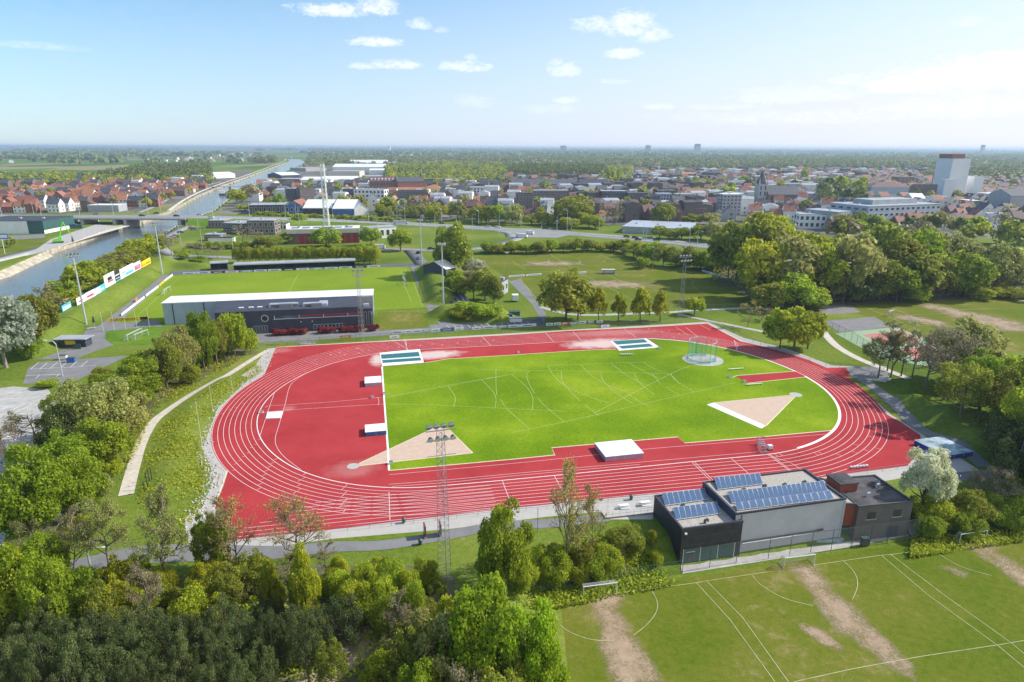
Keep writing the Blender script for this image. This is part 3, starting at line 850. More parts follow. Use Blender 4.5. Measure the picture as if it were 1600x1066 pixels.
# inner kerb line and the pole vault and steeplechase lines
lanes2 = Lines()
lanes2.add(track_curve(-0.08), 0.20, 0.032, closed=True)
lanes2.build('kerb_line', 'white_paint')
for pts in ([(608, 742), (800, 724.5), (930, 711), (1010, 702), (1100, 694.5), (1292, 678.5)], [(608, 757), (700, 750), (800, 740.5), (1000, 722.5), (1200, 705)], [(612, 760.5), (700, 754), (800, 744), (1000, 726)],
            [(415, 637), (421, 634), (445, 633), (520, 628), (596, 621)], [(404, 646), (440, 641.5), (520, 636.5), (600, 631.5)],
            [(429, 614), (421, 636), (406, 682)], [(480, 582), (462, 594), (452, 606), (445, 634), (436, 664), (430, 690), (442, 712), (470, 734)], [(590, 621), (592, 626), (591, 633)]):
    lanes.px(pts, 0.09, 0.030, smoothk=4)
lanes.build('lane_markings', 'line_track')

# infield grass, laid in two sheets either side of the javelin runway
kin = track_curve(-0.35)
def kerb_arc(qa, qb):
    ia = min(range(len(kin)), key=lambda i: math.dist(kin[i], qa)); ib = min(range(len(kin)), key=lambda i: math.dist(kin[i], qb))
    n = len(kin); st = 1 if (ib - ia) % n < n / 2 else -1; out = [kin[ia]]
    while ia != ib: ia = (ia + st) % n; out.append(kin[ia])
    return out
LJL = [(593, 551.5), (656, 545.8), (662.5, 567), (597, 572.5)]
LJR = [(953.5, 533), (1010, 529), (1031, 543), (967.5, 548.3)]
grassA = [G(*p) for p in [(608, 735), (606, 700), (603, 660), (600, 620), (597, 573), (662, 567.5), (700, 561), (800, 555), (912, 547.5), (962, 545.8), (967.5, 548.6), (1032, 543)]] + kerb_arc(G(1012, 530), G(1243, 580.4)) + [G(*p) for p in [(1149, 588), (1168, 599), (1170, 597.5)]] + kerb_arc(G(1260, 589), G(1304, 672)) + [G(*p) for p in [(1200, 682), (1070, 692.5), (1059, 683), (862, 700), (867, 711), (800, 717.5)]]
struct('infield_grass', flat_mesh('infield_grass', [grassA], 0.018, 'grass_infield'))
struct('javelin_runway', flat_mesh('javelin_runway', [[G(*p) for p in [(1150, 588), (1168, 598.5), (1262, 589.5), (1245, 580.5)]]], 0.024, 'track_red'))
# white edging of the infield
ed = Lines()
ed.px([(597, 573), (600, 620), (603, 660), (606, 700), (608, 735.5)], 0.42, 0.036)
ed.build('infield_edging', 'kerb_white')
ey = Lines()
ey.px([(608, 735.5), (800, 718), (867, 711.3), (862, 700), (1059, 683), (1070, 692.5), (1200, 682), (1303, 672.5)], 0.30, 0.036)
ey.px([(664, 567), (700, 561), (800, 555), (912, 547.5), (962, 545.8)], 0.30, 0.036)
ey.px([(1144, 590), (1152, 587), (1245, 580)], 0.26, 0.036)
ey.px([(1168, 599), (1262, 589)], 0.26, 0.037)
ey.px([(431, 543), (500, 539), (612, 533), (700, 529), (800, 523), (887, 517), (1000, 512), (1105, 505.6), (1158.8, 534)], 0.35, 0.036)
ey.px([(355, 736), (336, 790), (326, 815)], 0.3, 0.036)
ey.build('edging_strip', 'kerb_yellowish')
ek = Lines(); ek.add(kerb_arc(G(1012, 530), G(1243, 580.4)), 0.32, 0.040); ek.add(kerb_arc(G(1260, 589), G(1250, 702)), 0.55, 0.040); ek.build('kerb_strip', 'kerb_white')
# shot put sectors
sheet('shot_sector', [(561, 724.5), (682, 668), (700, 670), (739, 708), (560, 728.5)], 0.026, 'shot_sand')
sheet('shot_sector', [(1115, 629.5), (1239, 618), (1241, 619), (1197, 665.5)], 0.026, 'shot_sand')
sheet('shot_stop_band', [(1104, 632.5), (1115, 629.5), (1197, 665.5), (1190, 670)], 0.030, 'white_paint')
sl = Lines()
sl.px([(561, 724.5), (683, 667)], 0.22, 0.034); sl.px([(560, 728.5), (739, 708)], 0.22, 0.034); sl.px([(700, 670), (739, 708)], 0.22, 0.035)
sl.px([(1115, 629.5), (1238, 617.5)], 0.2, 0.034); sl.px([(1242, 620), (1197, 665.5)], 0.3, 0.034)
sl.build('sector_lines', 'kerb_yellowish')
def disc(name, px, r, z, mat, n=32, zg=0):
    c = G(*px); return struct(name, flat_mesh(name, [[(c[0] + r * math.cos(2 * math.pi * i / n), c[1] + r * math.sin(2 * math.pi * i / n)) for i in range(n)]], z, mat))
disc('shot_circle', (552, 728.7), 1.25, 0.042, 'concrete_pale')
disc('shot_circle', (1243.5, 617), 1.6, 0.042, 'concrete_pale')
disc('hammer_pad', (1098, 562), 6.1, 0.03, 'concrete')
disc('hammer_circle', (1099, 561), 1.15, 0.045, 'concrete_pale')
# landing pits
for q, pits in ((LJL, ([(595, 554.5), (654, 550), (656, 557), (596.3, 561.2)], [(596.8, 563), (656.6, 559), (658.6, 563.6), (598.3, 567.6)])),
                (LJR, ([(957, 533.2), (1006, 530.2), (1012.5, 535.3), (964, 539)], [(966, 541.2), (1014, 537.2), (1021.5, 541.6), (972, 545.4)]))):
    sheet('pit_surround', q, 0.044, 'white_paint')
    for p in pits: sheet('sand_pit_cover', p, 0.052, 'tarp_teal')
# throwing arcs and sector lines on the grass
fl = Lines()
for pts in ([(606, 621), (800, 585), (760, 592)], [(600, 631), (700, 634), (800, 639), (888, 643)], [(602, 621), (700, 602), (800, 585)],
            [(1140, 572), (1080, 572)], [(1080, 571), (1047, 585), (930, 645)], [(1150, 598), (1080, 614), (980, 637), (870, 662), (800, 676)],
            [(740, 577), (800, 579), (900, 580), (1000, 583), (1050, 585)], [(855, 572), (940, 568), (1010, 566)],
            [(700, 604), (711, 620), (709, 636)], [(752, 593), (770, 612), (775, 625), (773, 638)], [(800, 586), (820, 602), (832, 620), (832, 640)],
            [(775, 577), (775, 600), (776, 617)], [(827, 579), (823, 590), (835, 615)], [(856, 572), (866, 588), (884, 604), (920, 620), (950, 629)],
            [(877, 579), (878, 594), (886, 606), (906, 627)], [(907, 570), (922, 585), (945, 600), (982, 614)], [(939, 581), (942, 594), (957, 610)],
            [(955, 568), (975, 584), (1000, 598), (1015, 602)], [(991, 583), (998, 597), (1022, 617)], [(982, 567), (1005, 580), (1030, 592)], [(1019, 584), (1031, 600)], [(1048, 584), (1055, 594), (1085, 613)], [(1005, 566), (1025, 578), (1048, 586), (1061, 600)],
            [(840, 622), (852, 635), (882, 660)], [(782, 624), (792, 639), (810, 655), (827, 671)], [(914, 633), (936, 650)], [(960, 613), (990, 632)], [(1040, 605), (1063, 618)], [(980, 615), (1000, 628), (1013, 635)]):
    fl.px(pts, 0.12, 0.028, smoothk=5)
fl.build('throwing_lines', 'line_faint')
# ---------------------------------------------------------------- trees
def rot_frames(nrm, rng):
    """two tangent vectors per normal, spun at random"""
    n = nrm / np.maximum(np.linalg.norm(nrm, axis=1, keepdims=True), 1e-6)
    a = np.where(np.abs(n[:, 2:3]) < 0.9, np.array([[0, 0, 1.0]]), np.array([[1.0, 0, 0]]))
    t = np.cross(a, n); t /= np.linalg.norm(t, axis=1, keepdims=True); b = np.cross(n, t)
    an = rng.uniform(0, 2 * np.pi, (len(n), 1))
    return t * np.cos(an) + b * np.sin(an), -t * np.sin(an) + b * np.cos(an)

def leaves(C, N, size, rng, aspect=0.6, wild=0.7, var=0.35):
    N = N + rng.normal(0, wild, N.shape)
    t, b = rot_frames(N, rng)
    s = size * (1 + rng.uniform(-var, var, (len(C), 1)))
    a = t * s * 0.5; c = b * s * 0.5 * aspect
    V = np.stack([C - a, C - c * 0.9, C + a, C + c * 0.9], 1).reshape(-1, 3)
    F = np.arange(len(V)).reshape(-1, 4)
    return V, F

def crown_points(rng, shape, n, nl, z0, lobe=(0.12, 0.2), fill=0.15, top=1.0, lean=0.0):
    """points and outward normals of leaves spread on the lobes of a crown; crown spans radius 0.5, height z0..top"""
    hc = (top - z0) / 2; zc = z0 + hc
    u = rng.normal(size=(nl, 3)); u /= np.linalg.norm(u, axis=1, keepdims=True)
    u[:, 2] = np.abs(u[:, 2]) * 1.0 - (0.55 if nl < 20 else 1.0) * rng.random(nl)
    u /= np.linalg.norm(u, axis=1, keepdims=True)
    r_l = rng.uniform(lobe[0], lobe[1], nl)
    rad = rng.uniform(0.62, 1.0, nl)
    zz = u[:, 2]
    prof = np.ones(nl)
    if shape == 'cone': prof = np.clip(1.05 - 0.8 * (zz + 1) / 2, 0.15, 1)
    if shape == 'column': prof = np.full(nl, 0.9)
    if shape == 'flat': prof = np.clip(1.0 + 0.15 * zz, 0.5, 1.1)
    cx = u[:, 0] * (0.5 - r_l * 0.8) * rad * prof * 1.0; cy = u[:, 1] * (0.5 - r_l * 0.8) * rad * prof
    cz = zc + u[:, 2] * (hc - r_l * (top) * 0.6) * rad
    nf = int(n * fill); nm = n - nf
    w = r_l ** 2; w /= w.sum()
    k = rng.choice(nl, nm, p=w)
    d = rng.normal(size=(nm, 3)); d /= np.linalg.norm(d, axis=1, keepdims=True)
    out = np.c_[u[k, 0], u[k, 1], np.maximum(u[k, 2], 0) + 0.35]; d = d + 0.65 * out; d /= np.linalg.norm(d, axis=1, keepdims=True)
    rr = r_l[k] * rng.uniform(0.72, 1.08, nm) * (1 + 0.22 * np.sin(d[:, 0] * 9 + k) * np.cos(d[:, 1] * 8 + k))
    P = np.c_[cx[k] + d[:, 0] * rr, cy[k] + d[:, 1] * rr, cz[k] + d[:, 2] * rr * 0.85]
    k2 = rng.choice(nl, nf)
    q = rng.uniform(0.2, 0.95, (nf, 1))
    c0 = np.array([[0, 0, zc]]); Q = c0 + (np.c_[cx, cy, cz][k2] - c0) * q + rng.normal(0, 0.05, (nf, 3))
    return np.r_[P, Q], np.r_[d, np.tile([[0, 0, 1.0]], (nf, 1))], np.c_[cx, cy, cz]

def tube_mesh(segs, sides=4):
    """segs: list of (p0, p1, r0, r1)"""
    A = np.array([s[0] for s in segs], float); B = np.array([s[1] for s in segs], float); r0 = np.array([s[2] for s in segs]); r1 = np.array([s[3] for s in segs])
    d = B - A; n = d / np.maximum(np.linalg.norm(d, axis=1, keepdims=True), 1e-9)
    a = np.where(np.abs(n[:, 2:3]) < 0.9, np.array([[0, 0, 1.0]]), np.array([[1.0, 0, 0]]))
    t = np.cross(a, n); t /= np.linalg.norm(t, axis=1, keepdims=True); b = np.cross(n, t)
    V = []
    for P, r_ in ((A, r0), (B, r1)):
        for i in range(sides):
            an = 2 * np.pi * i / sides
            V.append(P + (t * np.cos(an) + b * np.sin(an)) * r_[:, None])
    V = np.stack(V, 1).reshape(-1, 3); m_ = len(segs)
    base = np.arange(m_)[:, None] * sides * 2
    F = []
    for i in range(sides):
        j = (i + 1) % sides; F.append(np.concatenate([base + i, base + j, base + sides + j, base + sides + i], 1))
    return V, np.concatenate(F)

def branch(rng, p, d, L, r, depth, segs, tips, spread=0.55, nch=(2, 4), droop=0.0, shrink=0.72):
    d = np.array(d, float); d /= np.linalg.norm(d)
    q = p + d * L; segs.append((p, q, r, r * 0.68))
    if depth == 0: tips.append((q, d)); return
    k = rng.integers(nch[0], nch[1] + 1)
    for i in range(k):
        nd = d + rng.normal(0, spread, 3) + np.array([0, 0, 0.22 - droop])
        st = q if i == 0 else p + d * L * rng.uniform(0.45, 1.0)
        branch(rng, st, nd, L * shrink * rng.uniform(0.75, 1.1), r * 0.62, depth - 1, segs, tips, spread, nch, droop, shrink)

def rescale(segs, P, z_from, top=1.0, rad=0.5):
    """fit a branching skeleton into the unit tree"""
    pts = np.array([s[1] for s in segs]); R_ = np.percentile(np.hypot(pts[:, 0], pts[:, 1]), 97); Zm = pts[:, 2].max()
    f = np.array([rad / R_, rad / R_, top / Zm])
    return [(np.array(a) * f, np.array(b) * f, r0, r1) for a, b, r0, r1 in segs], [(a * f, d) for a, d in P]

SPEC = {
    # name: shape, leaves, lobes, crown base, lobe size, leaf size, leaf material, bark, fill
    'broad': dict(shape='round', nl=50, z0=0.07, lobe=(0.085, 0.155)),
    'tall': dict(shape='round', nl=54, z0=0.05, lobe=(0.085, 0.16)),
    'cone': dict(shape='cone', nl=34, z0=0.06, lobe=(0.10, 0.17)),
    'column': dict(shape='column', nl=30, z0=0.03, lobe=(0.16, 0.26)),
    'bush': dict(shape='flat', nl=22, z0=0.0, lobe=(0.14, 0.24)),
    'pine': dict(shape='round', nl=60, z0=0.03, lobe=(0.075, 0.12)),
    'open': dict(shape='round', nl=46, z0=0.12, lobe=(0.07, 0.13)),
}
LOD = {0: (15000, 0.034, 1.0), 1: (4200, 0.062, 1.0), 2: (420, 0.17, 1.2)}
PROTO = {}
def crown_mesh(shape, lod, var, leaf):
    key = (shape, lod, var, leaf)
    if key in PROTO: return PROTO[key]
    base = (shape, lod, var)
    if base in PROTO: me = PROTO[base].copy()
    else:
        rng = np.random.default_rng(hash_int(base)); sp = SPEC[shape]; n, s, ws = LOD[lod]
        fill = 0.12
        if shape == 'open': n = int(n * 0.62)
        if shape == 'pine': n = int(n * 1.25)
        P, N, lob = crown_points(rng, sp['shape'], n, sp['nl'] if lod < 2 else 14, sp['z0'], sp['lobe'] if lod < 2 else (0.16, 0.26), fill)
        V, F = leaves(P, N, s * (0.8 if shape == 'pine' else 1), rng, aspect=0.75 if shape != 'pine' else 0.45, wild=0.9 if lod < 2 else 0.6)
        PROTO[('lobes',) + base] = lob
        me = np_mesh('crown', V, F, leaf)
        PROTO[base] = me.copy()
    me.materials.clear(); me.materials.append(MATS[leaf]); me.name = 'crown'
    PROTO[key] = me
    return me

def hash_int(t):
    h_ = 2166136261
    for ch in repr(t): h_ = ((h_ ^ ord(ch)) * 16777619) & 0xffffffff
    return h_

def trunk_mesh(shape, lod, var, bark):
    key = ('trunk', shape, lod, var, bark)
    if key in PROTO: return PROTO[key]
    crown_mesh(shape, lod, var, 'leaf_mid')
    lob = PROTO[('lobes', shape, lod, var)]; rng = np.random.default_rng(hash_int(key))
    z0 = SPEC[shape]['z0']; segs = []
    k = min(len(lob), 14 if lod == 0 else 7)
    zt = z0 + 0.25
    segs.append(((0, 0, -0.03), (0.0, 0.0, z0 * 0.6), 0.034, 0.026)); segs.append(((0, 0, z0 * 0.6), (0.01, 0.0, zt), 0.026, 0.018)); segs.append(((0.01, 0, zt), (0.0, 0.01, 0.8), 0.018, 0.006))
    for i in rng.choice(len(lob), k, replace=False):
        t = rng.uniform(0.5, 1.0); st = np.array([0.005, 0, z0 * 0.8 + (zt - z0 * 0.8) * t]); e = lob[i]; mid = st + (e - st) * 0.55 + np.array([0, 0, -0.03])
        segs += [(st, mid, 0.013, 0.008), (mid, e, 0.008, 0.003)]
    V, F = tube_mesh(segs, 6 if lod == 0 else 4)
    me = np_mesh('trunk', V, F, bark); PROTO[key] = me
    return me

def bare_meshes(var, leaf, bark, lod=0, amount=1.0, tall=False):
    key = ('bare', var, leaf, bark, lod, amount, tall)
    if key in PROTO: return PROTO[key]
    rng = np.random.default_rng(hash_int(('bare', var, lod, tall)))
    segs, tips = [], []; tr = 0.25 if not tall else 0.2
    segs.append((np.array([0, 0, -0.03]), np.array([0, 0, tr]), 0.030, 0.022)); p = np.array([0, 0, tr])
    nb = 5
    prev = p
    for i in range(nb):
        nxt = prev + np.array([rng.normal(0, .02), rng.normal(0, .02), 0.13]); segs.append((prev, nxt, 0.022 * (1 - i / 7), 0.022 * (1 - (i + 1) / 7)))
        for j in range(2 if lod else 3):
            an = rng.uniform(0, 6.28); up = 0.55 + 0.25 * i / nb
            branch(rng, prev + (nxt - prev) * rng.random(), (math.cos(an), math.sin(an), up + (0.7 if tall else 0.2)), 0.19 * (1 - 0.1 * i), 0.010, 3 if lod == 0 else 2, segs, tips, 0.5, (3, 4) if lod == 0 else (2, 4))
        prev = nxt
    segs, tips = rescale(segs, tips, 0)
    # keep thickness honest after the fit
    V, F = tube_mesh([(a, b, max(r0 * 0.85, 0.0016), max(r1 * 0.85, 0.0012)) for a, b, r0, r1 in segs], 3 if lod else 4)
    tm = np_mesh('trunk', V, F, bark)
    T = np.array([t[0] for t in tips]); D = np.array([t[1] for t in tips])
    n = int((5200 if lod == 0 else 1500) * amount)
    k = rng.choice(len(T), n); C = T[k] + rng.normal(0, 0.022, (n, 3)) - D[k] * rng.uniform(0, 0.06, (n, 1))
    V, F = leaves(C, D[k], 0.022 if lod == 0 else 0.036, rng, 0.7, 1.0)
    cm = np_mesh('crown', V, F, leaf)
    PROTO[key] = (cm, tm)
    return PROTO[key]

KIND = {  # species word, shape, leaf, bark, label description
    'maple': ('broadleaf_tree', 'broad', 'leaf_bright', 'bark', 'bright lime green rounded tree'),
    'green': ('broadleaf_tree', 'tall', 'leaf_green', 'bark', 'deep green leafy tree'),
    'mid': ('broadleaf_tree', 'broad', 'leaf_mid', 'bark', 'fresh green leafy tree'),
    'yellow': ('broadleaf_tree', 'broad', 'leaf_yellow', 'bark', 'yellow green leafy tree'),
    'olive': ('broadleaf_tree', 'tall', 'leaf_olive', 'bark', 'olive tinted leafy tree'),
    'greygreen': ('willow_tree', 'tall', 'leaf_greygreen', 'bark', 'grey green willow like tree'),
    'silver': ('willow_tree', 'tall', 'leaf_silver', 'bark_pale', 'silvery white leaved tree'),
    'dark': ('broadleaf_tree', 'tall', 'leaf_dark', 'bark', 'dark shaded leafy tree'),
    'pine': ('pine_tree', 'pine', 'leaf_pine', 'bark', 'dull dark green pine'),
    'blossom': ('blossoming_tree', 'broad', 'leaf_blossom', 'bark', 'white blossoming tree'),
    'cone': ('lime_tree', 'cone', 'leaf_mid', 'bark', 'narrow pointed tree'),
    'birch': ('birch_tree', 'cone', 'leaf_mid', 'bark_pale', 'light green slender birch'),
    'poplar': ('poplar_tree', 'column', 'leaf_green', 'bark', 'dark columnar poplar'),
    'bush': ('shrub', 'bush', 'leaf_green', 'bark', 'green leafy shrub'),
    'ybush': ('shrub', 'bush', 'leaf_mid', 'bark', 'pale green shrub'),
    'obush': ('shrub', 'bush', 'leaf_olive', 'bark', 'olive brown shrub'),
    'redbush': ('red_hedge', 'bush', 'leaf_red', 'bark', 'dark red clipped hedge'),
    'box': ('hedge_tree', 'column', 'leaf_mid', 'bark', 'clipped hedge tree'),
    'open': ('airy_tree', 'open', 'leaf_olive', 'bark_twig', 'thin airy olive tree'),
    'bare': ('budding_tree', None, 'leaf_brown', 'bark_twig', 'bare brown twiggy tree'),
    'bud': ('budding_tree', None, 'leaf_bud', 'bark_twig', 'half bare budding tree'),
    'orange': ('budding_tree', None, 'leaf_orange', 'bark_twig', 'orange budding slender tree'),
}
TREE_COUNT = [0]
def plant(px, py, top, wpx, kind, where, lod=None, dz=0.0, base=None):
    """a tree standing under pixel (px,py), its tip seen at row top, its crown wpx wide"""
    x, y, z = GH(px, py) if base is None else (*base, H1(*base))
    dist = math.hypot(x, y)
    h_ = max(1.2, ztop(px, top, y) - z); w = wpx * math.sqrt(x * x * 0 + y * y + 0) / FOC / math.cos(PITCH) * 1.0
    w = max(w, 1.0) * (1.32 if 'wood' in where else 1.14)
    name, shape, leaf, bark, desc = KIND[kind]
    TREE_COUNT[0] += 1; i = TREE_COUNT[0]
    if lod is None: lod = 0 if dist < 200 else (1 if dist < 620 else 2)
    rz = (i * 2.399) % 6.283; var = i % 3
    if lod == 2:
        me = PROTO.get(('lod2', shape, var, leaf))
        sh = shape or 'open'
        if me is None:
            me = crown_mesh(sh, 2, var, leaf); PROTO[('lod2', shape, var, leaf)] = me
        o = link(name, me); o.location = (x, y, z - 0.15); o.scale = (w * 1.05, w * 1.05, h_ * 1.03); o.rotation_euler = (0, 0, rz)
    else:
        o = thing(name, None, None, (x, y, z - 0.15), rz)
        if shape is None:
            cm, tm = bare_meshes(var, leaf, bark, lod, 1.6 if kind == 'bud' else (0.6 if kind == 'orange' else 0.6), kind == 'orange')
        else:
            cm, tm = crown_mesh(shape, lod, var, leaf), trunk_mesh(shape, lod, var, bark)
        link('crown', cm, o); link('trunk', tm, o)
        o.scale = (w * 1.0, w * 1.0, h_ * 1.0)
    o['category'] = 'shrub' if 'bush' in kind else 'tree'
    name_later(o, desc, where, px)
    return o

